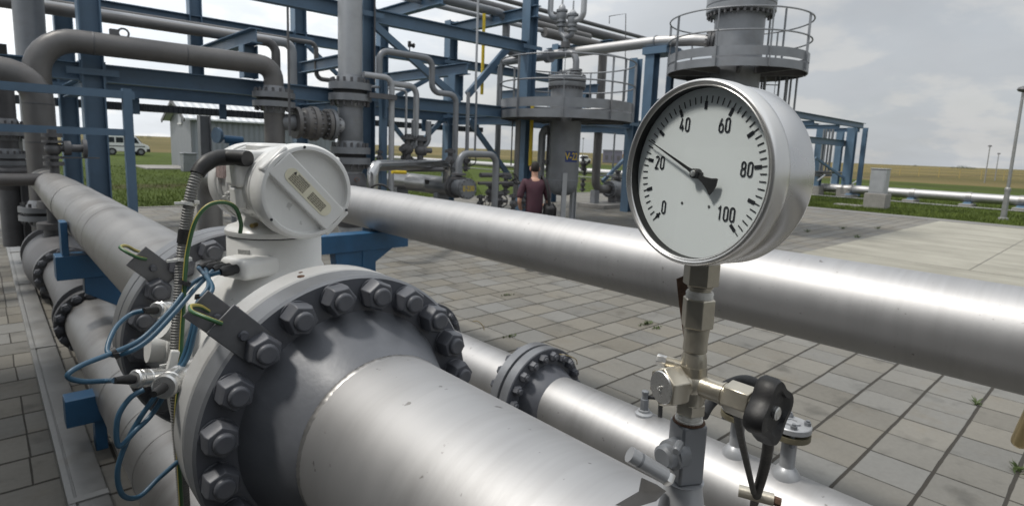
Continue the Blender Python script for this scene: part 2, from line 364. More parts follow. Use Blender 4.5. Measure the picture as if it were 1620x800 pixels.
    def hexp(s, o, axis, af, h, ch=0.0, ph=0.0):
        r = af / math.sqrt(3)
        s.lathe([(r * 0.93, 0), (r, ch), (r, h - ch), (r * 0.93, h)] if ch else [(r, 0), (r, h)], o, axis, 6, True, ph); return s
    def ball(s, c, r, seg=16, sq=(1, 1, 1)):
        m = Matrix.Translation(V(c)) @ Matrix.Diagonal((sq[0] * r, sq[1] * r, sq[2] * r, 1))
        bmesh.ops.create_uvsphere(s.bm, u_segments=seg, v_segments=seg // 2, radius=1, matrix=m); return s
    def bolts(s, c, axis, n, bcr, r, h, seg=6, a0=0.0):
        c = V(c); d, u, v = perp(axis)
        for k in range(n):
            a = 2 * math.pi * k / n + a0
            s.lathe([(r, 0), (r, h)], c + (u * math.cos(a) + v * math.sin(a)) * bcr, d, seg)
        return s
    def mesh(s, name, off, ang=35):
        bmesh.ops.recalc_face_normals(s.bm, faces=s.bm.faces)
        for v in s.bm.verts: v.co -= off
        me = bpy.data.meshes.new(name); s.bm.to_mesh(me); s.bm.free()
        me.polygons.foreach_set("use_smooth", [True] * len(me.polygons))
        me.set_sharp_from_angle(angle=R_(ang))
        return me

def tag(o, label=None, cat=None, group=None, kind=None):
    if label: o["label"] = label
    if cat: o["category"] = cat
    if group: o["group"] = group
    if kind: o["kind"] = kind
    return o

def thing(name, label, cat, loc=(0, 0, 0), group=None):
    o = bpy.data.objects.new(name, None); COL.objects.link(o); o.location = V(loc); o.empty_display_size = 0.1
    return tag(o, label, cat, group)

def wloc(o):
    l = V(o.location)
    while o.parent is not None: o = o.parent; l += V(o.location)
    return l

def obj(name, mb, mat, parent=None, bevel=0.0, ang=35, loc=None, bseg=2):
    """one mesh object, its builder given in world coordinates"""
    off = wloc(parent) if parent else V(loc or (0, 0, 0))
    me = mb.mesh(name, off, ang)
    o = bpy.data.objects.new(name, me); COL.objects.link(o)
    if parent: o.parent = parent
    else: o.location = off
    me.materials.append(MT[mat] if isinstance(mat, str) else mat)
    if bevel:
        b = o.modifiers.new("bevel", 'BEVEL'); b.width = bevel; b.segments = bseg; b.limit_method = 'ANGLE'; b.angle_limit = R_(40)
    return o

def bolts_on(parent, mat, c, axis, n, bcr, r, h, seg=6, a0=0.0):
    """n separate bolt heads on a circle, sharing one mesh"""
    d, u, v = perp(axis); mb = MB(); mb.lathe([(r, 0), (r, h)], (0, 0, 0), d, seg)
    me = mb.mesh("bolt", V((0, 0, 0)), 30); me.materials.append(MT[mat]); base = wloc(parent)
    for k in range(n):
        a = 2 * math.pi * k / n + a0
        o = bpy.data.objects.new("bolt", me); COL.objects.link(o); o.parent = parent
        o.location = V(c) + (u * math.cos(a) + v * math.sin(a)) * bcr - base

def mesh_copy(src, parent, mat4, name=None):
    o = src.copy(); COL.objects.link(o); o.parent = parent; o.matrix_local = mat4
    return o
# ------------------------------------------------------------------ ground
def sheet(name, pts, z, mat, label=None):
    bm = bmesh.new(); bm.faces.new([bm.verts.new((x, y, z)) for x, y in pts])
    me = bpy.data.meshes.new(name); bm.to_mesh(me); bm.free(); me.materials.append(mat)
    o = bpy.data.objects.new(name, me); COL.objects.link(o); o["kind"] = "structure"
    return o

def paver_mat():
    m, nt, b = principled("concrete_pavers")
    g = N(nt, "ShaderNodeNewGeometry"); s = N(nt, "ShaderNodeSeparateXYZ"); L(nt, g.outputs["Position"], s.inputs[0])
    def mth(op, a, c=None, d=None):
        n = N(nt, "ShaderNodeMath", operation=op)
        for i, q in enumerate((a, c, d)):
            if q is None: continue
            if isinstance(q, (int, float)): n.inputs[i].default_value = q
            else: L(nt, q, n.inputs[i])
        return n.outputs[0]
    PX_, PY_ = 0.38, 0.3565
    # slight wobble so that joints are not ruled
    wn = N(nt, "ShaderNodeTexNoise"); wn.inputs["Scale"].default_value = 1.3; L(nt, g.outputs["Position"], wn.inputs["Vector"])
    wob = mth('MULTIPLY', mth('SUBTRACT', wn.outputs[0], 0.5), 0.018)
    yy = mth('ADD', mth('DIVIDE', mth('ADD', mth('SUBTRACT', s.outputs[1], 0.645), wob), PY_), 100.0)
    row = mth('FLOOR', yy); fy = mth('FRACT', yy)
    wr = N(nt, "ShaderNodeTexWhiteNoise", noise_dimensions='1D'); L(nt, row, wr.inputs["W"])
    offs = mth('MULTIPLY', mth('GREATER_THAN', wr.outputs[0], 0.62), 0.5)
    jit = mth('MULTIPLY', wr.outputs[0], 0.06)
    xx = mth('ADD', mth('ADD', mth('ADD', mth('DIVIDE', mth('ADD', mth('SUBTRACT', s.outputs[0], 4.28), wob), PX_), 100.0), offs), jit)
    colm = mth('FLOOR', xx); fx = mth('FRACT', xx)
    # distance to the nearest joint in metres
    dyj = mth('MULTIPLY', mth('SUBTRACT', 0.5, mth('ABSOLUTE', mth('SUBTRACT', fy, 0.5))), PY_)
    dxj = mth('MULTIPLY', mth('SUBTRACT', 0.5, mth('ABSOLUTE', mth('SUBTRACT', fx, 0.5))), PX_)
    cv = N(nt, "ShaderNodeCombineXYZ"); L(nt, colm, cv.inputs[0]); L(nt, row, cv.inputs[1])
    wt = N(nt, "ShaderNodeTexWhiteNoise", noise_dimensions='2D'); L(nt, cv.outputs[0], wt.inputs["Vector"])
    # every other cross joint is wide
    near = mth('FLOOR', mth('ADD', xx, 0.5)); even = mth('ABSOLUTE', mth('SUBTRACT', mth('MULTIPLY', mth('FRACT', mth('MULTIPLY', near, 0.5)), 2.0), 0.0))
    wx = mth('SUBTRACT', 0.0055, mth('MULTIPLY', even, 0.0035))
    jn = N(nt, "ShaderNodeTexNoise"); jn.inputs["Scale"].default_value = 5; jn.inputs["Detail"].default_value = 4; L(nt, g.outputs["Position"], jn.inputs["Vector"])
    jw = mth('MULTIPLY', mth('SUBTRACT', jn.outputs[0], 0.5), 0.010)
    wy = mth('ADD', 0.0082, jw)
    soft = 0.004
    jy = N(nt, "ShaderNodeMapRange", interpolation_type='SMOOTHSTEP'); L(nt, mth('SUBTRACT', dyj, wy), jy.inputs[0]); jy.inputs[1].default_value = 0; jy.inputs[2].default_value = soft
    jx = N(nt, "ShaderNodeMapRange", interpolation_type='SMOOTHSTEP'); L(nt, mth('SUBTRACT', dxj, mth('ADD', wx, mth('MULTIPLY', jw, 0.5))), jx.inputs[0]); jx.inputs[1].default_value = 0; jx.inputs[2].default_value = soft
    tile = mth('MINIMUM', jy.outputs[0], jx.outputs[0])
    # stone colour
    n1 = N(nt, "ShaderNodeTexNoise"); n1.inputs["Scale"].default_value = 0.9; n1.inputs["Detail"].default_value = 7; n1.inputs["Roughness"].default_value = 0.65; L(nt, g.outputs["Position"], n1.inputs["Vector"])
    n2 = N(nt, "ShaderNodeTexNoise"); n2.inputs["Scale"].default_value = 26; n2.inputs["Detail"].default_value = 6; n2.inputs["Roughness"].default_value = 0.7; L(nt, g.outputs["Position"], n2.inputs["Vector"])
    n3 = N(nt, "ShaderNodeTexNoise"); n3.inputs["Scale"].default_value = 3.1; n3.inputs["Detail"].default_value = 5; L(nt, g.outputs["Position"], n3.inputs["Vector"])
    val = mth('ADD', mth('ADD', mth('MULTIPLY', n1.outputs[0], 0.16), mth('MULTIPLY', n2.outputs[0], 0.10)), mth('ADD', mth('MULTIPLY', wt.outputs[0], 0.068), 0.108))
    st = N(nt, "ShaderNodeMapRange"); L(nt, n3.outputs[0], st.inputs[0]); st.inputs[1].default_value = 0.58; st.inputs[2].default_value = 0.74; st.inputs[3].default_value = 1.0; st.inputs[4].default_value = 0.62
    val = mth('MULTIPLY', val, mth('MULTIPLY', st.outputs[0], 0.55))
    hue = N(nt, "ShaderNodeMix", data_type='RGBA'); L(nt, wt.outputs["Color"], hue.inputs[0]); hue.inputs[6].default_value = (1.09, 1.0, 0.82, 1); hue.inputs[7].default_value = (1.0, 1.0, 0.955, 1)
    vm = N(nt, "ShaderNodeMix", data_type='RGBA', blend_type='MULTIPLY'); vm.inputs[0].default_value = 1; L(nt, hue.outputs[2], vm.inputs[6])
    vc = N(nt, "ShaderNodeCombineXYZ"); [L(nt, val, vc.inputs[i]) for i in range(3)]; L(nt, vc.outputs[0], vm.inputs[7])
    n5 = N(nt, "ShaderNodeTexNoise"); n5.inputs["Scale"].default_value = 1.7; n5.inputs["Detail"].default_value = 8; n5.inputs["Roughness"].default_value = 0.7; L(nt, g.outputs["Position"], n5.inputs["Vector"])
    b5 = N(nt, "ShaderNodeMapRange", interpolation_type='SMOOTHSTEP'); L(nt, n5.outputs[0], b5.inputs[0]); b5.inputs[1].default_value = 0.52; b5.inputs[2].default_value = 0.72; b5.inputs[4].default_value = 0.35
    bm5 = N(nt, "ShaderNodeMix", data_type='RGBA', blend_type='MULTIPLY'); L(nt, b5.outputs[0], bm5.inputs[0]); L(nt, vm.outputs[2], bm5.inputs[6]); bm5.inputs[7].default_value = (0.86, 0.74, 0.56, 1)
    vm = bm5
    jc = N(nt, "ShaderNodeMix", data_type='RGBA'); L(nt, tile, jc.inputs[0]); jc.inputs[6].default_value = (0.030, 0.026, 0.020, 1); L(nt, vm.outputs[2], jc.inputs[7])
    L(nt, jc.outputs[2], b.inputs["Base Color"])
    b.inputs["Roughness"].default_value = 0.86
    tilt = mth('MULTIPLY', mth('MULTIPLY', mth('SUBTRACT', fx, 0.5), mth('SUBTRACT', wt.outputs[0], 0.5)), 0.012)
    hgt = mth('ADD', mth('ADD', mth('MULTIPLY', tile, 0.006), mth('MULTIPLY', n2.outputs[0], 0.0022)), tilt)
    bp = N(nt, "ShaderNodeBump"); bp.inputs["Strength"].default_value = 0.9; bp.inputs["Distance"].default_value = 1.0; L(nt, hgt, bp.inputs["Height"]); L(nt, bp.outputs[0], b.inputs["Normal"])
    return m

def slab_mat(name, c0, c1, sc_=0.8):
    m, nt, b = principled(name)
    g = N(nt, "ShaderNodeNewGeometry")
    n = N(nt, "ShaderNodeTexNoise"); n.inputs["Scale"].default_value = sc_; n.inputs["Detail"].default_value = 9; n.inputs["Roughness"].default_value = 0.68; L(nt, g.outputs["Position"], n.inputs["Vector"])
    mp = N(nt, "ShaderNodeMapping"); mp.inputs["Scale"].default_value = (1.6, 0.35, 1); L(nt, g.outputs["Position"], mp.inputs[0])
    n2 = N(nt, "ShaderNodeTexNoise"); n2.inputs["Scale"].default_value = 1.3; n2.inputs["Detail"].default_value = 6; L(nt, mp.outputs[0], n2.inputs["Vector"])
    ad = N(nt, "ShaderNodeMath", operation='ADD'); L(nt, n.outputs[0], ad.inputs[0]); L(nt, n2.outputs[0], ad.inputs[1])
    mr = N(nt, "ShaderNodeMapRange"); mr.inputs[1].default_value = 0.72; mr.inputs[2].default_value = 1.25; L(nt, ad.outputs[0], mr.inputs[0])
    mx = N(nt, "ShaderNodeMix", data_type='RGBA'); L(nt, mr.outputs[0], mx.inputs[0]); mx.inputs[6].default_value = (*c0, 1); mx.inputs[7].default_value = (*c1, 1)
    L(nt, mx.outputs[2], b.inputs["Base Color"]); b.inputs["Roughness"].default_value = 0.88
    n4 = N(nt, "ShaderNodeTexNoise"); n4.inputs["Scale"].default_value = 40; n4.inputs["Detail"].default_value = 4; L(nt, g.outputs["Position"], n4.inputs["Vector"])
    bp = N(nt, "ShaderNodeBump"); bp.inputs["Strength"].default_value = 0.3; bp.inputs["Distance"].default_value = 0.01; L(nt, n4.outputs[0], bp.inputs["Height"]); L(nt, bp.outputs[0], b.inputs["Normal"])
    return m

def field_mat():
    """mown grass near the plant, bare track, ripe grain beyond"""
    m, nt, b = principled("grass_and_grain")
    g = N(nt, "ShaderNodeNewGeometry"); s = N(nt, "ShaderNodeSeparateXYZ"); L(nt, g.outputs["Position"], s.inputs[0])
    n = N(nt, "ShaderNodeTexNoise"); n.inputs["Scale"].default_value = 0.25; n.inputs["Detail"].default_value = 9; n.inputs["Roughness"].default_value = 0.7; L(nt, g.outputs["Position"], n.inputs["Vector"])
    n2 = N(nt, "ShaderNodeTexNoise"); n2.inputs["Scale"].default_value = 6; n2.inputs["Detail"].default_value = 6; n2.inputs["Roughness"].default_value = 0.75; L(nt, g.outputs["Position"], n2.inputs["Vector"])
    gr = N(nt, "ShaderNodeValToRGB"); e = gr.color_ramp.elements
    e[0].position = 0.34; e[0].color = (0.036, 0.052, 0.010, 1); e[1].position = 0.66; e[1].color = (0.092, 0.128, 0.024, 1)
    e2 = gr.color_ramp.elements.new(0.80); e2.color = (0.13, 0.13, 0.04, 1)
    a = N(nt, "ShaderNodeMath", operation='ADD'); L(nt, n.outputs[0], a.inputs[0]); L(nt, n2.outputs[0], a.inputs[1])
    h = N(nt, "ShaderNodeMath", operation='MULTIPLY'); L(nt, a.outputs[0], h.inputs[0]); h.inputs[1].default_value = 0.5
    L(nt, h.outputs[0], gr.inputs[0])
    # grain
    mp = N(nt, "ShaderNodeMapping"); mp.inputs["Scale"].default_value = (0.02, 0.012, 1); L(nt, g.outputs["Position"], mp.inputs[0])
    n3 = N(nt, "ShaderNodeTexNoise"); n3.inputs["Scale"].default_value = 1.0; n3.inputs["Detail"].default_value = 8; L(nt, mp.outputs[0], n3.inputs["Vector"])
    wr = N(nt, "ShaderNodeValToRGB"); q = wr.color_ramp.elements
    q[0].position = 0.35; q[0].color = (0.085, 0.078, 0.030, 1); q[1].position = 0.62; q[1].color = (0.165, 0.132, 0.058, 1)
    L(nt, n3.outputs[0], wr.inputs[0])
    # rank of distance: straight boundaries parallel to the site fence
    def edge(outsock, lo, hi, wob=5.0):
        ad = N(nt, "ShaderNodeMath", operation='MULTIPLY_ADD'); L(nt, n.outputs[0], ad.inputs[0]); ad.inputs[1].default_value = wob; L(nt, outsock, ad.inputs[2])
        r = N(nt, "ShaderNodeMapRange", interpolation_type='SMOOTHSTEP'); L(nt, ad.outputs[0], r.inputs[0]); r.inputs[1].default_value = lo; r.inputs[2].default_value = hi
        return r.outputs[0]
    ey = edge(s.outputs[1], 80, 85); ex = edge(s.outputs[0], 78, 82)
    mxm = N(nt, "ShaderNodeMath", operation='MAXIMUM'); L(nt, ey, mxm.inputs[0]); L(nt, ex, mxm.inputs[1])
    mx = N(nt, "ShaderNodeMix", data_type='RGBA'); L(nt, mxm.outputs[0], mx.inputs[0]); L(nt, gr.outputs[0], mx.inputs[6]); L(nt, wr.outputs[0], mx.inputs[7])
    # brown track across the grass and dark weeds under the fence
    def band(sock, c, wd, wob):
        ad = N(nt, "ShaderNodeMath", operation='MULTIPLY_ADD'); L(nt, n.outputs[0], ad.inputs[0]); ad.inputs[1].default_value = wob; L(nt, sock, ad.inputs[2])
        sb = N(nt, "ShaderNodeMath", operation='SUBTRACT'); L(nt, ad.outputs[0], sb.inputs[0]); sb.inputs[1].default_value = c
        ab = N(nt, "ShaderNodeMath", operation='ABSOLUTE'); L(nt, sb.outputs[0], ab.inputs[0])
        r = N(nt, "ShaderNodeMapRange", interpolation_type='SMOOTHSTEP'); L(nt, ab.outputs[0], r.inputs[0]); r.inputs[1].default_value = wd; r.inputs[2].default_value = 0.0
        return r.outputs[0]
    bt = band(s.outputs[1], 27.0, 2.2, 2.0)
    bm_ = N(nt, "ShaderNodeMath", operation='MULTIPLY'); L(nt, bt, bm_.inputs[0]); bm_.inputs[1].default_value = 0.65
    m2 = N(nt, "ShaderNodeMix", data_type='RGBA'); L(nt, bm_.outputs[0], m2.inputs[0]); L(nt, mx.outputs[2], m2.inputs[6]); m2.inputs[7].default_value = (0.075, 0.055, 0.03, 1)
    bt2 = band(s.outputs[0], 72.0, 9.0, 6.0)
    nn = N(nt, "ShaderNodeMapRange"); L(nt, n2.outputs[0], nn.inputs[0]); nn.inputs[1].default_value = 0.3; nn.inputs[2].default_value = 0.6; nn.inputs[4].default_value = 0.85
    bb = N(nt, "ShaderNodeMath", operation='MULTIPLY'); L(nt, bt2, bb.inputs[0]); L(nt, nn.outputs[0], bb.inputs[1])
    m3 = N(nt, "ShaderNodeMix", data_type='RGBA'); L(nt, bb.outputs[0], m3.inputs[0]); L(nt, m2.outputs[2], m3.inputs[6]); m3.inputs[7].default_value = (0.045, 0.052, 0.016, 1)
    L(nt, m3.outputs[2], b.inputs["Base Color"]); b.inputs["Roughness"].default_value = 0.95; b.inputs["Specular IOR Level"].default_value = 0.15
    bp = N(nt, "ShaderNodeBump"); bp.inputs["Strength"].default_value = 1.0; bp.inputs["Distance"].default_value = 0.15; L(nt, n2.outputs[0], bp.inputs["Height"]); L(nt, bp.outputs[0], b.inputs["Normal"])
    return m

sheet("ground", [(-3000, -3000), (3000, -3000), (3000, 3000), (-3000, 3000)], -0.045, field_mat())
EX, EY = 24.6, 17.8                                   # far edges of the paved yard
sheet("paved_yard", [(-30, -30), (EX, -30), (EX, EY), (-30, EY)], 0.0, paver_mat())
slabm = slab_mat("poured_concrete", (0.21, 0.20, 0.165), (0.335, 0.322, 0.272), 0.6)
for (x0, x1, y0, y1) in ((13.42, EX - 0.01, 1.96, 4.575), (13.42, EX - 0.01, -0.7, 1.94), (13.42, EX - 0.01, -9, -0.72), (12.2, 13.40, -9, 4.575)):
    sheet("concrete_slab_road", [(x0, y0), (x1, y0), (x1, y1), (x0, y1)], 0.006, slabm)
kb = MB().bx((EX, -30, -0.2), (EX + 0.95, EY + 0.9, 0.012))
o = obj("path_edge", kb, slab_mat("edge_concrete", (0.13, 0.125, 0.12), (0.19, 0.185, 0.175), 0.7)); o["kind"] = "structure"
kb = MB().bx((-30, EY, -0.2), (EX, EY + 0.12, 0.02))
o = obj("kerb", kb, 'concrete'); o["kind"] = "structure"

def blades(name, spots, hmin, hmax, wid, mat, seed=1):
    r = random.Random(seed); vs = []; fs = []
    for x, y in spots:
        h = r.uniform(hmin, hmax); a = r.uniform(0, 6.283); dxx, dyy = math.cos(a) * wid, math.sin(a) * wid
        lx, ly = r.uniform(-0.5, 0.5) * h, r.uniform(-0.5, 0.5) * h
        k = len(vs); vs += [(x - dxx, y - dyy, -0.045), (x + dxx, y + dyy, -0.045), (x + lx, y + ly, h - 0.045)]; fs.append((k, k + 1, k + 2))
    me = bpy.data.meshes.new(name); me.from_pydata(vs, [], fs); me.materials.append(mat)
    o = bpy.data.objects.new(name, me); COL.objects.link(o); return o
def grass_mat():
    m, nt, b = principled("grass_blade")
    g = N(nt, "ShaderNodeNewGeometry"); n = N(nt, "ShaderNodeTexNoise"); n.inputs["Scale"].default_value = 0.5; n.inputs["Detail"].default_value = 6; L(nt, g.outputs["Position"], n.inputs["Vector"])
    gr = N(nt, "ShaderNodeValToRGB"); e = gr.color_ramp.elements; e[0].position = 0.35; e[0].color = (0.046, 0.066, 0.012, 1); e[1].position = 0.7; e[1].color = (0.120, 0.158, 0.033, 1)
    L(nt, n.outputs[0], gr.inputs[0]); L(nt, gr.outputs[0], b.inputs["Base Color"]); b.inputs["Roughness"].default_value = 0.8; b.inputs["Specular IOR Level"].default_value = 0.2
    return m
gm = grass_mat(); r9 = random.Random(3)
sp = []
for _ in range(42000):
    y = 18.0 + 26 * r9.random() ** 1.6; x = r9.uniform(-0.5, 0.75) * y + 1.5; sp.append((x, y))
tag(blades("grass", sp, 0.04, 0.12, 0.012, gm, 5), "short green lawn along the far edge of the paved yard behind the rack", "grass", kind="stuff")
sp = []
for _ in range(52000):
    x = EX + 1.0 + 26 * r9.random() ** 1.5; y = r9.uniform(-0.02, 0.62) * x; sp.append((x, y))
tag(blades("grass", sp, 0.04, 0.13, 0.014, gm, 6), "short green lawn strip around the silver ground pipeline at right", "grass", kind="stuff")

def tuft(px, py, n, h, spread, label):
    p = P(px, py, Z=0); r = random.Random(int(px)); mb = MB()
    for k in range(n):
        a = r.uniform(0, 6.28); q = r.uniform(0, spread); b0 = p + V((math.cos(a) * q * 1.6, math.sin(a) * q * 0.4, 0.002))
        t = b0 + V((r.uniform(-1, 1) * h, r.uniform(-1, 1) * h, r.uniform(0.3, 1) * h)); ww = r.uniform(0.004, 0.009)
        s_ = V((math.cos(a), math.sin(a), 0)) * ww
        vs = [mb.bm.verts.new(b0 - s_), mb.bm.verts.new(b0 + s_), mb.bm.verts.new((b0 + t) / 2 + s_ * 0.8 + V((0, 0, h * 0.15))), mb.bm.verts.new(t)]
        mb.bm.faces.new(vs)
    tag(obj("weed_tuft", mb, 'leaf', loc=p), label, "weed", "weeds in the paving joints")
tuft(1022, 513, 50, 0.045, 0.08, "small green weed in the joints just left of the gauge stem")
tuft(1040, 519, 30, 0.03, 0.08, "low flat weed lying beside the taller weed left of the gauge stem")
tuft(803, 467, 30, 0.03, 0.09, "weed in the joint between the large flange and the big silver pipe")
tuft(806, 533, 30, 0.03, 0.07, "weed close beside the smaller flanged pipe")
tuft(1544, 640, 16, 0.06, 0.02, "thin grass stalk in a joint below the big silver pipe at right")
tuft(1608, 745, 18, 0.06, 0.04, "dry grass stalk near the lower right corner of the yard")
for k, (px, py, lb) in enumerate(((1333, 362, "weed on the dark paving, next to the concrete slab corner"), (1388, 362, "weed beside the pale slab edge, right one of two"), (1278, 367, "weed on the dark paving right beside the gauge"), (1356, 376, "weed on the slab boundary joint"))):
    tuft(px, py, 18, 0.10, 0.10, lb)

Z = V((0, 0, 1))
def text_mesh(name, body, size, mat, parent, M4, xs=1.0, extr=0.002):
    c = bpy.data.curves.new(name, 'FONT'); c.body = body; c.size = size; c.align_x = 'CENTER'; c.align_y = 'CENTER'; c.extrude = extr; c.offset = size * 0.012
    t = bpy.data.objects.new(name + "_tmp", c); COL.objects.link(t)
    bpy.context.view_layer.update()
    me = bpy.data.meshes.new_from_object(t.evaluated_get(bpy.context.evaluated_depsgraph_get())); me.name = name
    bpy.data.objects.remove(t); bpy.data.curves.remove(c)
    me.materials.clear(); me.materials.append(MT[mat])
    for v in me.vertices: v.co.x *= xs
    me.transform(M4); off = wloc(parent)
    for v in me.vertices: v.co -= off
    o = bpy.data.objects.new(name, me); COL.objects.link(o); o.parent = parent; return o
def facing(c, n, up_=Z):
    n = V(n).normalized(); x = V(up_).cross(n).normalized(); y = n.cross(x)
    return Matrix.Translation(c) @ Matrix((x, y, n)).transposed().to_4x4()

# ------------------------------------------------------------------ foreground: metering run
XM, ZM = 0.613, 1.254
AXY = V((0, 1, 0)); NEG = V((0, -1, 0))
def ax(y, x=XM, z=ZM): return V((x, y, z))

def nut_mesh(name, af, h, stud_r, stud_h, bev):
    mb = MB()
    mb.lathe([(af * 0.56, 0), (af * 0.56, 0.004)], (0, 0, 0), NEG, 24)                 # washer face
    r = af / math.sqrt(3)
    mb.lathe([(r, 0.004), (r, h - 0.010), (r * 0.86, h)], (0, 0, 0), NEG, 6)
    mb.lathe([(stud_r, h - 0.004), (stud_r, h + stud_h - 0.004), (stud_r - 0.004, h + stud_h)], (0, 0, 0), NEG, 20)
    me = mb.mesh(name, V((0, 0, 0)), 30); me.materials.append(MT['grey_flange']); return me

def ring_of_bolts(parent, me, x, z, y, bcr, n, a0, bevel=0.0, name="bolt", skip=None):
    base = wloc(parent); rr = random.Random(n * 7 + int(y * 100))
    for k in range(n):
        a = a0 + 2 * math.pi * k / n
        if skip and skip(math.degrees(a) % 360): continue
        o = bpy.data.objects.new(name, me); COL.objects.link(o); o.parent = parent
        o.location = V((x + bcr * math.cos(a), y, z + bcr * math.sin(a))) - base
        o.rotation_euler = (0, rr.uniform(0, 6.28), 0)
        if bevel:
            b = o.modifiers.new("bevel", 'BEVEL'); b.width = bevel; b.segments = 2; b.limit_method = 'ANGLE'; b.angle_limit = R_(25)

big_nut = nut_mesh("hex_nut", 0.064, 0.044, 0.0215, 0.012, 0)
def flange_ring(y0, y1, r, x=XM, z=ZM, rin=0.2, seg=96, face=True):
    t = y1 - y0
    return MB().lathe([(rin, 0), (r - 0.006, 0), (r, 0.006), (r, t - 0.004), (r - 0.004, t), (rin, t)], (x, y0, z), AXY, seg, caps=False)

# -- downstream pipe with weld neck flange
down = thing("gas_pipe", "large silver gas pipe in front with dark bolted flange and rough weld bead", "pipe", (XM, 0, ZM))
pr = 0.193
obj("pipe_wall", MB().lathe([(pr, 0), (pr, 0.9), (pr, 2.2), (pr, 3.95), (pr - 0.03, 3.95)], (XM, -2.9, ZM), AXY, 128, False), 'silver', down, ang=40)
wb = MB(); segs = 220; rw = random.Random(4); rings = []
for k in range(segs):
    a = 2 * math.pi * k / segs; e = V((math.cos(a), 0, math.sin(a)))
    amp = 0.0026 + 0.0004 * math.sin(k * 2.6) + rw.uniform(-0.0006, 0.0009); dy = rw.uniform(-0.0015, 0.0015)
    rings.append([wb.bm.verts.new(ax(1.05 + q * 0.011 + dy) + e * (pr - 0.001 + amp * max(0, math.cos(q * math.pi / 2)))) for q in (-1, -0.5, 0, 0.5, 1)])
for k in range(segs):
    A, B = rings[k], rings[(k + 1) % segs]
    for j in range(4): wb.bm.faces.new((A[j], A[j + 1], B[j + 1], B[j]))
obj("weld_bead", wb, 'silver_worn', down, ang=60)
obj("hub", MB().lathe([(pr + 0.001, 1.055), (pr + 0.006, 1.065), (0.205, 1.08), (0.226, 1.13), (0.246, 1.175), (0.256, 1.195), (0.262, 1.205)], (XM, 0, ZM), AXY, 96, False), 'hub', down, ang=40)
FF = 1.2
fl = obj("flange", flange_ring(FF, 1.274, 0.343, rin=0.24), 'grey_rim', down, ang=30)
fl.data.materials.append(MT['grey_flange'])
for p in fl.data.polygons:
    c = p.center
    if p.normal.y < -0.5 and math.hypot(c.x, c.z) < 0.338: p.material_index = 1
BC = 0.3015
ring_of_bolts(down, big_nut, XM, ZM, FF, BC, 20, R_(44.1), 0.0016)

# -- flow meter between the flanges
meter = thing("flow_meter", "white enamelled ultrasonic flow meter body between two bolted flanges", "flow meter", (XM, 1.65, ZM))
obj("front_flange", flange_ring(1.279, 1.357, 0.343, rin=0.2), 'white_shaded', meter, ang=30)
obj("barrel", MB().lathe([(0.2, 1.30), (0.285, 1.357), (0.262, 1.39), (0.25, 1.44), (0.25, 1.90), (0.262, 1.96), (0.285, 2.0), (0.2, 2.05)], (XM, 0, ZM), AXY, 96, False), 'white', meter, ang=50)
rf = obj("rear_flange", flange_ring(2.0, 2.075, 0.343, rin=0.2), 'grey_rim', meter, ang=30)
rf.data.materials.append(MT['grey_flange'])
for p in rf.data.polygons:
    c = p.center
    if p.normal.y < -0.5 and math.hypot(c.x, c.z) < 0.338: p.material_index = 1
ring_of_bolts(meter, big_nut, XM, ZM, 2.0, BC, 20, R_(53.1), 0.0016)
# turret and collar
YT = 1.672
obj("collar", MB().lathe([(0.20, -0.03), (0.19, 0.01), (0.16, 0.05), (0.136, 0.075), (0.1275, 0.095), (0.127, 0.172), (0.125, 0.175), (0.05, 0.175)], (XM, YT, ZM + 0.205), (0, 0, 1), 72, False), 'white', meter, ang=40)
obj("collar_seam", MB().cyl((XM, YT, 1.633), (XM, YT, 1.638), 0.124, seg=64), 'black', meter)
obj("collar_plate", MB().lathe([(0.13, 0), (0.131, 0.003), (0.131, 0.014), (0.124, 0.022), (0.10, 0.030), (0.088, 0.05), (0.085, 0.085)], (XM, YT, 1.638), (0, 0, 1), 72, True), 'white', meter, ang=40)
tg = P(422, 422, Y=1.56)
cp = MB()
for k in range(9):
    pass
# small square plate riveted on the collar
aa = R_(212); pc = V((XM + 0.1275 * math.cos(aa), YT + 0.1275 * math.sin(aa), 1.585)); rot = Matrix.Rotation(aa, 3, 'Z')
obj("type_plate", MB().box(pc, (0.004, 0.036, 0.044), rot), 'label_grey', meter, bevel=0.001)
# terminal box with four cable glands at the left of the collar
tb = P(420, 430, Y=1.60); tb = V((XM - 0.150, 1.585, 1.566))
rotb = Matrix.Rotation(R_(20), 3, 'Z')
obj("terminal_box", MB().box(tb + V((0.058, 0, 0)), (0.13, 0.105, 0.056), rotb), 'white', meter, bevel=0.016, bseg=4)
gl_pts = []
for k, q in enumerate(((352, 424), (345, 431), (339, 438), (332, 427))):
    pass
for k in range(4):
    d = rotb @ V((-1, 0, 0)); c = tb + rotb @ V((-0.012, -0.042 + 0.028 * k, 0.004))
    gb = MB().lathe([(0.0125, 0), (0.0125, 0.012), (0.0145, 0.013), (0.0145, 0.034), (0.011, 0.040), (0.009, 0.046)], c, d, 12)
    obj("cable_gland", gb, 'black', meter, ang=30)
    gl_pts.append(c + d * 0.046)
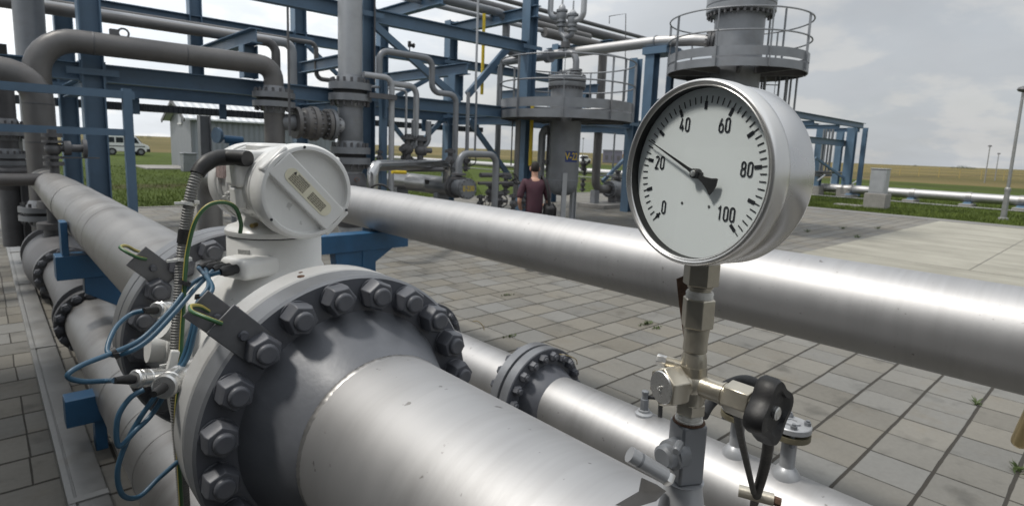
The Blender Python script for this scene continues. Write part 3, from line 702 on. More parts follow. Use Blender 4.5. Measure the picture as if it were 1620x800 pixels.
# stickers, rust spots and round sensor bosses on the barrel
def boss(y, ang_deg, r, h, mat, name, base=0.245):
    a = R_(ang_deg); e = V((math.cos(a), 0, math.sin(a)))
    return obj(name, MB().lathe([(r * 1.15, 0), (r * 1.15, h * 0.35), (r, h * 0.4), (r, h)], ax(y) + e * base, e, 24), mat, meter, ang=30)
boss(1.72, 150, 0.050, 0.07, 'white', "sensor_boss"); boss(1.56, 186, 0.042, 0.06, 'steel', "sensor_boss"); boss(1.84, 170, 0.042, 0.06, 'white', "sensor_boss")
for (y, ad, rr) in ((1.30, 103, 0.010), (1.335, 128, 0.012), (1.31, 130, 0.007), (1.33, 101, 0.006)):
    a = R_(ad); e = V((math.cos(a), 0, math.sin(a))); obj("rust_spot", MB().ball(ax(y) + e * 0.342, rr, 10, (1, 1.2, 0.35)), 'rust', meter)
# dangling square lug on the meter flange
def lug(center, u, v, n, w, h, t, parent, name="earth_lug", mat='lug'):
    rot = Matrix((u, v, n)).transposed()
    o = obj(name, MB().box(center, (w, h, t), rot), mat, parent, bevel=0.002)
    obj("stud", MB().lathe([(0.011, 0), (0.011, 0.004), (0.0085, 0.006), (0.008, 0.010)], center + n * (t / 2), n, 12), 'grey_flange', o)
    return o
def earth_plate(y, ang_deg, parent, rad=0.36, length=0.12, width=0.07, tilt=0):
    a = R_(ang_deg); e = V((math.cos(a), 0, math.sin(a))); t = V((-math.sin(a), 0, math.cos(a)))
    return lug(ax(y) + e * rad, e, -t, NEG, length, width, 0.006, parent), ax(y) + e * (rad + 0.03)
pl1, ep1 = earth_plate(FF - 0.004, 134.1, down, 0.350, 0.118, 0.074)
pl2, ep2 = earth_plate(1.362, 135, meter, 0.350, 0.115, 0.074)
pl3, ep3 = earth_plate(1.996, 135, meter, 0.352, 0.12, 0.074)

# -- transmitter head on the collar
head = thing("transmitter_head", "white cast transmitter housing with round screw cover on top of the meter", "transmitter", (XM, YT, 1.70))
ZH = 1.772
CY = 1.437
def hx(y, x=XM, z=ZH): return V((x, y, z))
obj("housing", MB().lathe([(0.02, 1.476), (0.113, 1.476), (0.113, 1.492), (0.109, 1.505), (0.107, 1.56), (0.112, 1.60), (0.112, 1.70), (0.106, 1.73), (0.105, 1.80), (0.112, 1.805), (0.112, 1.815), (0.02, 1.82)], (XM, 0, ZH), AXY, 72, False), 'white', head, ang=35)
obj("housing_neck", MB().lathe([(0.086, 0), (0.082, 0.035), (0.09, 0.075)], (XM, YT, 1.655), (0, 0, 1), 48, False), 'white', head)
# rear cover
rc = MB().lathe([(0.06, 0.0), (0.117, 0.0), (0.119, 0.006), (0.119, 0.058), (0.112, 0.072), (0.104, 0.078), (0.02, 0.08)], (XM, 1.818, ZH), AXY, 72, False)
obj("rear_cover", rc, 'white', head, ang=30)
# front cover: rim, two sunken half moons, a raised diagonal bar
cov_ = MB().lathe([(0.114, 1.512), (0.1215, 1.506), (0.1235, 1.498), (0.1235, 1.455), (0.1215, 1.444), (0.117, 1.4375), (0.112, 1.4355), (0.108, 1.4355), (0.1065, 1.452), (0.103, 1.4545), (0.02, 1.4545), (0.0, 1.4545)], (XM, 0, ZH), AXY, 96, False)
cover = obj("cover", cov_, 'white', head, ang=28)
bar_d = (P(553, 362, Y=CY) - P(442, 247, Y=CY)); bar_d.y = 0; bar_d.normalize(); bar_n = V((-bar_d.z, 0, bar_d.x))
bc = hx(CY + 0.004)
rotc = Matrix((bar_d, NEG, bar_n)).transposed()
obj("cover_bar", MB().box(bc + V((0, 0.006, 0)), (0.214, 0.026, 0.074), rotc), 'white', cover, bevel=0.004, bseg=3)
for sgn in (1, -1):                                  # cast lugs at the ends of the bar
    obj("cover_lug", MB().box(hx(CY + 0.017) + bar_d * 0.108 * sgn, (0.030, 0.030, 0.085), rotc), 'white', cover, bevel=0.006)
lb = MB(); c0 = hx(CY - 0.0030); hw, hl = 0.0185, 0.079
pts = []
for s_ in (1, -1):
    for k in range(9):
        a = math.pi * (k / 8 - 0.5); pts.append(c0 + bar_d * (s_ * (hl - hw) + s_ * hw * math.cos(a)) + bar_n * (s_ * hw * math.sin(a)))
lb.prism(pts, (0, -0.0012, 0))
lab = obj("cover_label", lb, 'label', cover)
tx = MB(); rt_ = random.Random(2)
for col_ in (-1, 1):
    for row_ in range(6):
        yy = 0.0115 - row_ * 0.0046; x = -0.062 if col_ < 0 else 0.006
        if row_ == 0: continue
        end = x + 0.052
        hh = 0.0030 if row_ else 0.0042
        while x < end:
            wd = rt_.uniform(0.003, 0.009); x2 = min(x + wd, end)
            p = c0 + bar_d * x + bar_n * yy
            q = [c0 + bar_d * xa + bar_n * (yy + s_ * hh / 2) for xa, s_ in ((x, -1), (x2, -1), (x2, 1), (x, 1))]
            tx.prism([z_ + V((0, -0.0013, 0)) for z_ in q], (0, -0.0005, 0)); x = x2 + 0.0014
obj("fine_print", tx, 'print', lab)
wm = Matrix.Translation(c0 + bar_d * -0.030 + bar_n * 0.0120 + V((0, -0.0016, 0))) @ Matrix((bar_d, bar_n, NEG)).transposed().to_4x4()
text_mesh('warning_text', 'WARNING', 0.0085, 'ink', lab, wm, 1.0, 0.0002)
tri = MB(); tc0 = c0 + bar_d * -0.0585 + bar_n * 0.0115 + V((0, -0.0012, 0)); tri.prism([tc0 + bar_n * 0.0036, tc0 + bar_d * 0.0040 - bar_n * 0.0030, tc0 - bar_d * 0.0040 - bar_n * 0.0030], (0, -0.0005, 0)); obj('warning_mark', tri, 'ink', lab)
# conduit entry box on the left flank, small lug at right, cast ribs, rating sticker
obj("entry_box", MB().bx((XM - 0.128, 1.585, 1.775), (XM - 0.02, 1.675, 1.872)), 'white', head, bevel=0.010, bseg=3)
obj("entry_rib", MB().bx((XM - 0.124, 1.595, 1.715), (XM - 0.09, 1.665, 1.778)), 'white', head, bevel=0.012, bseg=3)
obj("sticker", MB().bx((XM - 0.1165, 1.735, 1.79), (XM - 0.09, 1.80, 1.835)), paint("faded_red_sticker", (0.33, 0.25, 0.24), 0.5, 0, 0.5, 60, 0), head)
obj("plug_box", MB().bx((XM + 0.03, 1.56, 1.80), (XM + 0.150, 1.64, 1.86)), 'white', head, bevel=0.008, bseg=3)
obj("top_hatch", MB().lathe([(0.062, 0), (0.062, 0.012), (0.055, 0.018), (0.04, 0.02)], (XM + 0.0, 1.70, ZH + 0.100), (0, 0, 1), 40), 'white', head, ang=30)
for y in (1.545, 1.725, 1.80): obj("housing_rib", MB().torus((XM, y, ZH), AXY, 0.108, 0.006, 72, 8), 'white', head)
emb = MB(); re_ = random.Random(9)
for (y0, z0) in ((1.745, 1.735), (1.625, 1.715)):
    for k in range(14):
        a = math.asin(max(-1, min(1, (z0 + re_.uniform(-0.022, 0.022) - ZH) / 0.112))); e = V((-math.cos(a), 0, math.sin(a)))
        emb.box(hx(y0 + re_.uniform(-0.03, 0.03)) + e * 0.1105, (0.006, re_.uniform(0.008, 0.022), 0.005), Matrix.Rotation(0, 3, 'Y'))
obj("cast_marks", emb, 'white', head, bevel=0.001)
bolts_on(cover, "ink", hx(1.4352), NEG, 3, 0.115, 0.0035, 0.002, 10, 0.6)

# -- upstream pipe
upp = thing("gas_pipe", "large silver gas pipe running back from the meter to the grey riser", "pipe", (XM, 2.1, ZM))
obj("pipe_wall", MB().lathe([(0.19, 0), (0.19, 3.2), (0.185, 5.2), (0.166, 6.9), (0.166, 7.75)], (XM, 2.2, ZM), AXY, 96, False), 'silver_worn', upp, ang=40)
obj("hub", MB().lathe([(0.262, 2.145), (0.25, 2.16), (0.195, 2.26), (0.191, 2.265)], (XM, 0, ZM), AXY, 80, False), 'grey_flange', upp, ang=40)
obj("flange", flange_ring(2.079, 2.155, 0.343, rin=0.19), 'grey_rim', upp, ang=30)
for y in (4.35, 4.62, 5.35, 6.4): obj("weld_band", MB().lathe([(0.186, 0), (0.1912, 0.002), (0.1912, 0.05), (0.186, 0.052)], (XM, y, ZM), AXY, 80, False), 'silver_worn', upp)

# -- lower pipe beneath the run
XL, ZL = 0.61, 0.35
low = thing("gas_pipe", "lowest silver gas pipe, lying beneath the flow meter near the cable duct", "pipe", (XL, 2, ZL))
obj("pipe_wall", MB().lathe([(0.203, 0), (0.203, 3), (0.203, 8.63)], (XL, -2.9, ZL), AXY, 96, False), 'silver_worn', low, ang=40)
for y in (2.9, 3.25, 3.9): obj("weld_band", MB().lathe([(0.2025, 0), (0.2055, 0.002), (0.2055, 0.035), (0.2025, 0.037)], (XL, y, ZL), AXY, 80, False), 'silver_worn', low)
obj("flange", MB().lathe([(0.20, 0), (0.265, 0), (0.27, 0.006), (0.27, 0.065), (0.2, 0.07)], (XL, 5.75, ZL), AXY, 64, False), 'grey_dark', low, ang=30)
ring_of_bolts(low, big_nut, XL, ZL, 5.75, 0.236, 16, 0.1)
bv = thing("ball_valve", "large dirty dark ball valve on the low pipe below the silver run", "valve", (XL, 8.5, 0))
obj("body", MB().lathe([(0.2, 5.83), (0.27, 5.835), (0.27, 5.90), (0.215, 5.93), (0.21, 7.7), (0.29, 7.72), (0.29, 7.82), (0.25, 7.85), (0.27, 8.0), (0.33, 8.2), (0.34, 8.5), (0.33, 8.8), (0.26, 9.0), (0.25, 9.15), (0.33, 9.17), (0.33, 9.27), (0.2, 9.3)], (XL, 0, ZL + 0.04), AXY, 56, False), 'grey_dark', bv, ang=30)
obj("bonnet", MB().lathe([(0.13, 0), (0.13, 0.12), (0.19, 0.12), (0.19, 0.19), (0.09, 0.20), (0.09, 0.36), (0.17, 0.36), (0.17, 0.44), (0.03, 0.445)], (XL, 8.5, ZL + 0.32), (0, 0, 1), 32, True), 'grey_dark', bv, ang=30)
ring_of_bolts(bv, big_nut, XL, ZL + 0.04, 7.72, 0.25, 16, 0.2)
obj("foot", MB().bx((XL - 0.2, 8.35, 0), (XL + 0.2, 8.65, 0.06)), 'grey_dark', bv)

# -- second, smaller run at right
XS, ZS, RS = 2.168, 0.563, 0.160
srun = thing("gas_pipe", "medium silver pipe with a bolted joint and small nozzles, right of the big flange", "pipe", (XS, 1, ZS))
obj("pipe_wall", MB().lathe([(RS, -4.2), (RS, -1.0), (RS, 1.93)], (XS, 0, ZS), AXY, 96, False), 'silver', srun, ang=40)
obj("hub", MB().lathe([(RS, 1.93), (0.166, 1.94), (0.195, 2.02), (0.20, 2.035)], (XS, 0, ZS), AXY, 64, False), 'grey_flange', srun, ang=40)
sn = nut_mesh("hex_nut", 0.046, 0.032, 0.0155, 0.010, 0)
def small_joint(y, parent, x=XS, z=ZS, rr=0.285, bcr=0.2445, n=20):
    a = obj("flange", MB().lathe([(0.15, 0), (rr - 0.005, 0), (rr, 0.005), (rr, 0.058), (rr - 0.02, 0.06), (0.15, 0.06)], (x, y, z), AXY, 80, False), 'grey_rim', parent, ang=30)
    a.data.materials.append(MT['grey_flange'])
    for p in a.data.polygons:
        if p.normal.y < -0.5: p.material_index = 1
    obj("gasket", MB().lathe([(0.2, 0), (rr - 0.03, 0), (rr - 0.03, 0.014), (0.2, 0.014)], (x, y + 0.06, z), AXY, 64, False), 'black', parent)
    ring_of_bolts(parent, sn, x, z, y, bcr, n, R_(8))
    obj("flange", MB().lathe([(0.15, 0), (rr - 0.02, 0), (rr, 0.003), (rr, 0.055), (rr - 0.005, 0.06), (0.15, 0.06)], (x, y + 0.074, z), AXY, 80, False), 'grey_rim', parent, ang=30)
    bolts_on(parent, 'grey_flange', (x, y + 0.134, z), AXY, n, bcr, 0.026, 0.03, 6, 0.1)
small_joint(2.035, srun)
# wire seal on the joint
sw = P(906, 570, Y=2.03); obj("wire_seal", MB().tube(smooth_path([P(885, 560, Y=2.03), P(898, 562, Y=2.0), P(911, 568, Y=2.0), P(913, 576, Y=2.02)], 5), 0.003, 6), 'brass', srun)
up2 = thing("gas_pipe", "short silver pipe spool behind the medium flanged joint, half hidden by the big flange", "pipe", (XS, 3, ZS))
obj("pipe_wall", MB().lathe([(RS, 2.26), (RS, 2.9), (RS, 3.05)], (XS, 0, ZS), AXY, 96, False), 'silver', up2, ang=40)
obj("hub", MB().lathe([(0.2, 2.16), (0.166, 2.25), (RS, 2.26)], (XS, 0, ZS), AXY, 64, False), 'grey_flange', up2, ang=40)
obj("hub", MB().lathe([(RS, 3.05), (0.166, 3.06), (0.2, 3.15)], (XS, 0, ZS), AXY, 64, False), 'grey_flange', up2, ang=40)
small_joint(3.15, up2)
obj("rear_pipe", MB().lathe([(0.2, 3.28), (RS, 3.38), (RS, 5.0), (RS, 5.02)], (XS, 0, ZS), AXY, 64, False), 'silver', up2, ang=40)
obj("wire_seal", MB().tube(smooth_path([P(748, 508, Y=3.1), P(756, 508, Y=3.1), P(764, 515, Y=3.1), P(766, 522, Y=3.12)], 5), 0.003, 6), 'brass', up2)
for y in (4.2, -2.4):
    st = thing("pipe_stand", "blue pipe stand under the medium silver pipe", "pipe support", (XS, y, 0)) if False else None
# nozzles standing on the medium pipe
def nozzle(px, py, label, drop=0.0):
    y = {1157: 0.965, 1246: 0.765}[px]
    t = thing("blind_nozzle", label, "nozzle", (XS, y, ZS + RS), "stub nozzles on the medium pipe")
    z0 = ZS + RS
    obj("stub", MB().lathe([(0.052, -0.012), (0.050, 0.008), (0.034, 0.03), (0.027, 0.036), (0.027, 0.15), (0.036, 0.16)], (XS, y, z0), (0, 0, 1), 24), 'grey_light', t, ang=35)
    obj("lower_flange", MB().lathe([(0.03, 0.152), (0.068, 0.153), (0.070, 0.156), (0.070, 0.174), (0.03, 0.175)], (XS, y, z0), (0, 0, 1), 32), 'olive', t, ang=30)
    obj("blind_flange", MB().lathe([(0.03, 0.186), (0.070, 0.187), (0.070, 0.205), (0.067, 0.208), (0.036, 0.2085), (0.036, 0.2075), (0.02, 0.2076)], (XS, y, z0), (0, 0, 1), 32), 'grey_light', t, ang=30)
    obj("cap_plug", MB().lathe([(0.032, 0), (0.032, 0.006), (0.022, 0.007), (0.022, 0.003), (0.005, 0.003)], (XS, y, z0 + 0.208), (0, 0, 1), 6), 'grey_light', t, ang=30)
    for k in range(4):
        a = 0.5 + k * math.pi / 2; c = V((XS + 0.053 * math.cos(a), y + 0.053 * math.sin(a), z0))
        mb = MB(); mb.hexp(c + V((0, 0, 0.208)), (0, 0, 1), 0.022, 0.013); mb.cyl(c + V((0, 0, 0.135)), c + V((0, 0, 0.228)), 0.0075, seg=8); mb.hexp(c + V((0, 0, 0.139)), (0, 0, 1), 0.022, 0.013)
        obj("bolt", mb, 'grey', t)
nozzle(1157, 712, "grey blind-flanged stub on the medium pipe directly behind the needle valve")
nozzle(1246, 752, "grey blind-flanged stub on the medium pipe right of the black knob")
b0 = V((XS, 1.405, 0))
dc = thing("drain_cock", "small grey drain cock with black lever on the medium pipe left of the gauge stem", "valve", (XS, b0.y, ZS + RS))
z0 = ZS + RS; y = b0.y
obj("base", MB().lathe([(0.042, -0.01), (0.040, 0.006), (0.026, 0.012), (0.026, 0.022), (0.016, 0.024)], (XS, y, z0), (0, 0, 1), 24), 'grey_light', dc, ang=30)
obj("body", MB().hexp((XS, y, z0 + 0.02), (0, 0, 1), 0.036, 0.055, 0.004).cyl((XS, y, z0 + 0.07), (XS, y, z0 + 0.10), 0.014), 'grey', dc, bevel=0.001)
obj("cap", MB().lathe([(0.016, 0), (0.017, 0.012), (0.010, 0.016)], (XS, y, z0 + 0.098), (0, 0, 1), 12), 'grey', dc)
obj("lever", MB().cyl((XS + 0.005, y, z0 + 0.08), (XS + 0.04, y - 0.05, z0 + 0.085), 0.009).tube([(XS + 0.042, y - 0.052, z0 + 0.088), (XS + 0.045, y - 0.056, z0 + 0.05), (XS + 0.045, y - 0.058, z0 - 0.01)], 0.010, 10), 'rubber', dc)

# -- the big pipe across the picture
XB, ZB, RB = 2.915, 1.248, 0.2045
bigp = thing("gas_pipe", "big silver pipe crossing the picture behind the gauge to the right edge", "pipe", (XB, 2, ZB))
obj("pipe_wall", MB().lathe([(RB, -7), (RB, -1), (RB, 3), (RB, 10.0)], (XB, 0, ZB), AXY, 128, False), 'silver', bigp, ang=40)
bs = MB()
for y in (6.9,): bs.lathe([(RB - 0.001, 0), (RB + 0.003, 0.004), (RB - 0.001, 0.014)], (XB, y, ZB), AXY, 80, False)
obj("weld_bead", bs, 'silver_worn', bigp)
obj("elbow", MB().tube([(XB, 9.95, ZB), (XB, 11.0, ZB), (XB, 11.0, -0.02)], RB - 0.002, 40, 0.42), 'silver_worn', bigp)

# -- cross beam supports
cs = thing("pipe_support", "bright blue steel cross beam carrying the silver pipes behind the meter", "pipe support", (1.7, 5.1, 0))
zt = 1.043
obj("beam", MB().rect((0.335, 5.1, zt - 0.085), (3.19, 5.1, zt - 0.085), 0.17, 0.17), 'blue_bright', cs, bevel=0.004)
obj("gusset", MB().prism([(0.49, 5.03, zt - 0.17), (0.84, 5.03, zt - 0.17), (0.80, 5.03, 0.56), (0.49, 5.03, 0.76)], (0, 0.12, 0)), 'blue_bright', cs, bevel=0.004)
obj("stop_plate", MB().bx((0.375, 5.02, zt), (0.415, 5.17, zt + 0.24)), 'blue_bright', cs, bevel=0.004)
obj("stop_plate", MB().bx((3.12, 5.02, zt), (3.16, 5.17, zt + 0.25)), 'blue_bright', cs, bevel=0.004)
obj("post", MB().ibeam((1.0, 5.1, 0), (1.0, 5.1, zt - 0.17), 0.16, 0.14, (0, 1, 0)), 'blue_bright', cs)
obj("post", MB().ibeam((2.75, 5.1, 0), (2.75, 5.1, zt - 0.17), 0.16, 0.14, (0, 1, 0)), 'blue_bright', cs)
obj("gusset", MB().prism([(2.40, 5.03, zt - 0.17), (3.02, 5.03, zt - 0.17), (2.75, 5.03, 0.70), (2.42, 5.03, 0.70)], (0, 0.13, 0)), 'blue_bright', cs, bevel=0.004)
ls = thing("pipe_support", "low bright blue bracket beside the lowest silver pipe near the concrete duct", "pipe support", (0.45, 4.1, 0))
q = P(140, 642, Y=4.1)
obj("beam", MB().rect((q.x - 0.115, 4.1, q.z), (q.x + 0.45, 4.1, q.z), 0.165, 0.14), 'blue_bright', ls, bevel=0.004)
obj("leg", MB().bx((q.x + 0.02, 4.06, -0.0), (q.x + 0.08, 4.16, q.z - 0.08)), 'blue_bright', ls, bevel=0.003)
obj("leg", MB().bx((q.x + 0.30, 4.06, -0.0), (q.x + 0.36, 4.16, q.z - 0.08)), 'blue_bright', ls, bevel=0.003)
# cable duct on the ground
dt = thing("cable_duct", "long pale steel cable duct lying on the pavers at far left", "cable duct", (0.29, 5, 0))
obj("channel", MB().sect((0.29, -2.5, 0.0), (0.29, 13.3, 0.0), [(-0.085, 0.0), (0.085, 0), (0.085, 0.055), (0.075, 0.06), (-0.045, 0.06), (-0.045, 0.052), (-0.055, 0.052), (-0.055, 0.066), (-0.085, 0.066)], (0, 0, 1)), 'galv', dt, bevel=0.002)
for y in (1.2, 3.4, 6.2, 9.0, 11.5): obj("cover_clip", MB().bx((0.207, y, 0.05), (0.374, y + 0.05, 0.069)), 'galv', dt)
# ------------------------------------------------------------------ pressure gauge on its stem
GC = V((0.5737, 0.3258, 1.8818)); GN = V((-0.9815, 0.188, 0.0354)).normalized()
GR = V((-0.1885, -0.982, -0.0124)); GR = (GR - GN * GR.dot(GN)).normalized(); GU = GN.cross(GR)
SX, SY = 0.613, 0.3335
gauge = thing("pressure_gauge", "round steel pressure gauge with white dial and black needle standing over the pipes", "gauge", (SX, SY, 1.77))
def g(a, b, c=0.0): return GC + GR * a + GU * b + GN * c
obj("case", MB().lathe([(0.02, -0.060), (0.090, -0.060), (0.0965, -0.057), (0.0985, -0.052), (0.0985, -0.006), (0.0975, -0.004)], GC, GN, 128, False), 'steel_brushed', gauge, ang=30)
obj("case_liner", MB().lathe([(0.0945, -0.004), (0.0920, -0.004), (0.0916, 0.0104)], GC, GN, 96, False), 'black', gauge)
obj("bezel", MB().lathe([(0.0985, -0.0125), (0.0997, -0.011), (0.1002, -0.006), (0.1002, 0.007), (0.0994, 0.011), (0.0978, 0.0137), (0.0962, 0.0140), (0.0948, 0.0128), (0.0940, 0.0120), (0.0932, 0.0126), (0.0922, 0.0118), (0.0918, 0.0105)], GC, GN, 160, False), 'steel', gauge, ang=60)
obj("dial", MB().lathe([(0.0915, 0.0), (0.0001, 0.0)], GC, GN, 96, False).lathe([(0.0915, -0.002), (0.0001, -0.002)], GC, GN, 96, False), 'dial', gauge)
obj("glass", MB().lathe([(0.0915, 0.0100), (0.0001, 0.0100)], GC, GN, 96, False), 'glass', gauge)
tk = MB(); th = 0.0004
def flat(mb, pts, z0=0.0002, z1=0.0006): mb.prism([g(a, b, z1) for a, b in pts], GN * (z0 - z1))
for k in range(51):
    a = R_(-135 + 270 * k / 50); s, c = math.sin(a), math.cos(a)
    maj = k % 5 == 0
    r1 = 0.083; r0 = 0.0755 if not maj else 0.0765
    w0 = 0.00054 if not maj else 0.0005
    flat(tk, [(s * r0 - c * w0, c * r0 + s * w0), (s * r1 - c * w0, c * r1 + s * w0), (s * r1 + c * w0, c * r1 - s * w0), (s * r0 + c * w0, c * r0 - s * w0)])
    if maj:
        r0, r1, w0 = 0.0690, 0.0772, 0.0018
        if k == 0:
            r0, r1 = 0.0690, 0.0775; w0 = 0.0011
            rm = 0.0735
            flat(tk, [(s * (rm - 0.0012) - c * 0.0026, c * (rm - 0.0012) + s * 0.0026), (s * (rm + 0.0012) - c * 0.0026, c * (rm + 0.0012) + s * 0.0026), (s * (rm + 0.0012) + c * 0.0026, c * (rm + 0.0012) - s * 0.0026), (s * (rm - 0.0012) + c * 0.0026, c * (rm - 0.0012) - s * 0.0026)], 0.0003, 0.0007)
        flat(tk, [(s * r0 - c * w0, c * r0 + s * w0), (s * r1 - c * w0, c * r1 + s * w0), (s * r1 + c * w0, c * r1 - s * w0), (s * r0 + c * w0, c * r0 - s * w0)], 0.00025, 0.00065)
obj("scale", tk, 'ink', gauge)
# numerals drawn as strokes
def rr_stroke(x0, x1, y0, y1, rad):
    pts = []
    for cx, cy, a0 in ((x1 - rad, y1 - rad, 0), (x0 + rad, y1 - rad, 90), (x0 + rad, y0 + rad, 180), (x1 - rad, y0 + rad, 270)):
        for k in range(6):
            a = R_(a0 + 90 * k / 5); pts.append((cx + rad * math.cos(a), cy + rad * math.sin(a)))
    return pts + [pts[0]]
def digit(ch, W, H):
    m = H / 2
    if ch == '0': return [rr_stroke(0, W, 0, H, W / 2)]
    if ch == '1': return [[(W * 0.12, H * 0.78), (W * 0.62, H), (W * 0.62, 0)]]
    if ch == '8': return [rr_stroke(0, W, 0, H * 0.52, W * 0.48), rr_stroke(W * 0.06, W * 0.94, H * 0.52, H, W * 0.44)]
    if ch == '6': return [rr_stroke(0, W, 0, H * 0.58, W * 0.48), [(0, H * 0.28), (0, H * 0.45), (W * 0.12, H * 0.62), (W * 0.55, H)]]
    if ch == '4': return [[(W * 0.50, H), (-W * 0.05, H * 0.24), (W * 1.08, H * 0.24)], [(W * 0.74, H * 0.48), (W * 0.74, 0)]]
    if ch == '2':
        pts = []
        for k in range(9):
            a = R_(170 - 205 * k / 8); pts.append((W / 2 + W / 2 * math.cos(a), H - W / 2 + W / 2 * math.sin(a)))
        return [pts + [(0, 0), (W * 1.02, 0)]]
    return []
def stroke(mb, pts, w_, org, closed=False):
    P2 = [V((p[0], p[1])) for p in pts]
    closed = (P2[0] - P2[-1]).length < 1e-7
    if closed: P2 = P2[:-1]
    n = len(P2); Lf = []; Rt = []
    for i in range(n):
        a = P2[(i - 1) % n] if (closed or i > 0) else P2[i]; b = P2[(i + 1) % n] if (closed or i < n - 1) else P2[i]
        d1 = (P2[i] - a).normalized() if (P2[i] - a).length > 1e-9 else (b - P2[i]).normalized()
        d2 = (b - P2[i]).normalized() if (b - P2[i]).length > 1e-9 else d1
        n1 = V((-d1.y, d1.x)); n2 = V((-d2.y, d2.x)); nn = (n1 + n2)
        nn = nn.normalized() if nn.length > 1e-6 else n1
        k = 1 / max(0.45, nn.dot(n1)); Lf.append(P2[i] + nn * w_ * k / 2); Rt.append(P2[i] - nn * w_ * k / 2)
    lv = [mb.bm.verts.new(g(org[0] + p.x, org[1] + p.y, 0.0007)) for p in Lf]; rv = [mb.bm.verts.new(g(org[0] + p.x, org[1] + p.y, 0.0007)) for p in Rt]
    for i in range(n if closed else n - 1):
        j = (i + 1) % n; mb.bm.faces.new((lv[i], lv[j], rv[j], rv[i]))
DW, DH, ST = 0.0047, 0.0138, 0.0018
for txt, cx, cy in (("0", -0.0440, -0.0415), ("20", -0.0575, 0.0092), ("40", -0.0262, 0.0528), ("60", 0.0270, 0.0520), ("80", 0.0600, 0.0085), ("100", 0.0418, -0.0385)):
    mb = MB(); adv = DW + 0.0032; tot = adv * (len(txt) - 1) + DW; x = cx - tot / 2
    for ch in txt:
        for pl in digit(ch, DW, DH): stroke(mb, pl, ST, (x, cy - DH / 2))
        x += adv
    obj("numeral", mb, 'ink', gauge)
hs = MB()
for a, b in ((-0.0178, -0.0338), (0.0195, -0.0338)): hs.lathe([(0.0017, 0.0003), (0.0001, 0.0004)], g(a, b), GN, 14, False)
obj("dial_hole", hs, 'grey_dark', gauge)
# needle
nd = V((-0.0800, 0.0370)).normalized(); nn = V((-nd.y, nd.x))
def npnt(l, s, z): q = nd * l + nn * s; return g(q.x, q.y, z)
mb = MB(); zn = 0.0052
ol = [(0.0815, 0.00025), (0.012, 0.0017), (0.0, 0.0030), (-0.006, 0.0024), (-0.014, 0.0036), (-0.022, 0.0062), (-0.0275, 0.0094), (-0.0295, 0.0096), (-0.0315, 0.0030)]
ol2 = [(a, -b) for a, b in ol]
mb.prism([npnt(a, b, zn + 0.0008) for a, b in ol] + [npnt(a, b, zn + 0.0008) for a, b in ol2[::-1]], GN * -0.0008)
needle = obj("needle", mb, 'black', gauge)
obj("hub", MB().lathe([(0.0054, 0.0002), (0.0054, 0.0078), (0.0046, 0.0084)], g(0, 0), GN, 28), 'black', needle)
obj("hub_cap", MB().lathe([(0.0034, 0.0080), (0.0034, 0.0090), (0.0028, 0.0094)], g(0, 0), GN, 24), 'steel', needle)
obj("stop_pin", MB().lathe([(0.0014, 0.0), (0.0014, 0.006)], g(0.0055, 0.0005), GN, 12), 'black', gauge)
def sz(py, px=None): return P(px or 1100, py, X=SX).z
Zv = V((0, 0, 1)); S0 = V((SX, SY, 0))
def st(z): return V((SX, SY, z))
obj("socket", MB().hexp(st(sz(449)), Zv, 0.0355, sz(412) - sz(449), 0.0012, 0.35), 'steel_hex', gauge, bevel=0.0006)
obj("thread", MB().lathe([(0.0125, 0), (0.0125, 0.004), (0.0145, 0.005), (0.0145, 0.007), (0.0125, 0.008), (0.0125, 0.014)], st(sz(460)), Zv, 24), 'steel_hex', gauge, ang=30)
obj("tape", MB().lathe([(0.0150, 0), (0.0158, 0.002), (0.0154, 0.005), (0.0160, 0.007), (0.0146, 0.010)], st(sz(471)), Zv, 28), 'tape', gauge, ang=50)

vb = thing("needle_valve", "nickel plated needle valve with hex cap, vent screw and black star knob under the gauge", "valve", (SX, SY, sz(660)))
obj("union_nut", MB().hexp(st(sz(516)), Zv, 0.0330, sz(469) - sz(516), 0.0015, 0.25), 'steel_hex', vb, bevel=0.0008)
za, zb_ = sz(600), sz(515)
hh = zb_ - za
obj("neck", MB().lathe([(0.0175, -0.022), (0.0170, 0.0), (0.0145, hh * 0.42), (0.0128, hh * 0.53), (0.0142, hh * 0.55), (0.0138, hh * 0.72), (0.0150, hh * 0.95), (0.0155, hh)], st(za), Zv, 36), 'steel_hex', vb, ang=28)
zc = sz(606)
ctr = st(zc)
K1 = V((-0.03, -1, 0)).normalized(); K2 = V((-0.95, 0.31, 0)).normalized()
obj("body", MB().ball(ctr, 0.0195, 24).lathe([(0.0160, -0.028), (0.0168, 0), (0.0160, 0.022)], ctr, Zv, 28), 'steel_hex', vb)
obj("arm", MB().lathe([(0.0125, 0), (0.0125, 0.040), (0.0137, 0.0405), (0.0137, 0.0425), (0.0120, 0.043), (0.0137, 0.0435), (0.0137, 0.0455), (0.012, 0.046)], ctr, K1, 28), 'steel_hex', vb, ang=30)
obj("bonnet_nut", MB().hexp(ctr + K1 * 0.046, K1, 0.0330, 0.030, 0.002, 0.2), 'steel_hex', vb, bevel=0.0008)
obj("spindle", MB().lathe([(0.0090, 0.074), (0.0090, 0.078), (0.0062, 0.079), (0.0062, 0.085)], ctr, K1, 20), 'steel', vb, ang=30)
KC = 0.082
kd, ku, kv = perp(K1)
kb = MB(); segs = 72; prof = [(0.55, 0.0), (0.93, 0.001), (1.0, 0.005), (1.0, 0.017), (0.94, 0.022), (0.70, 0.0225), (0.60, 0.019), (0.30, 0.0185)]
rings = []
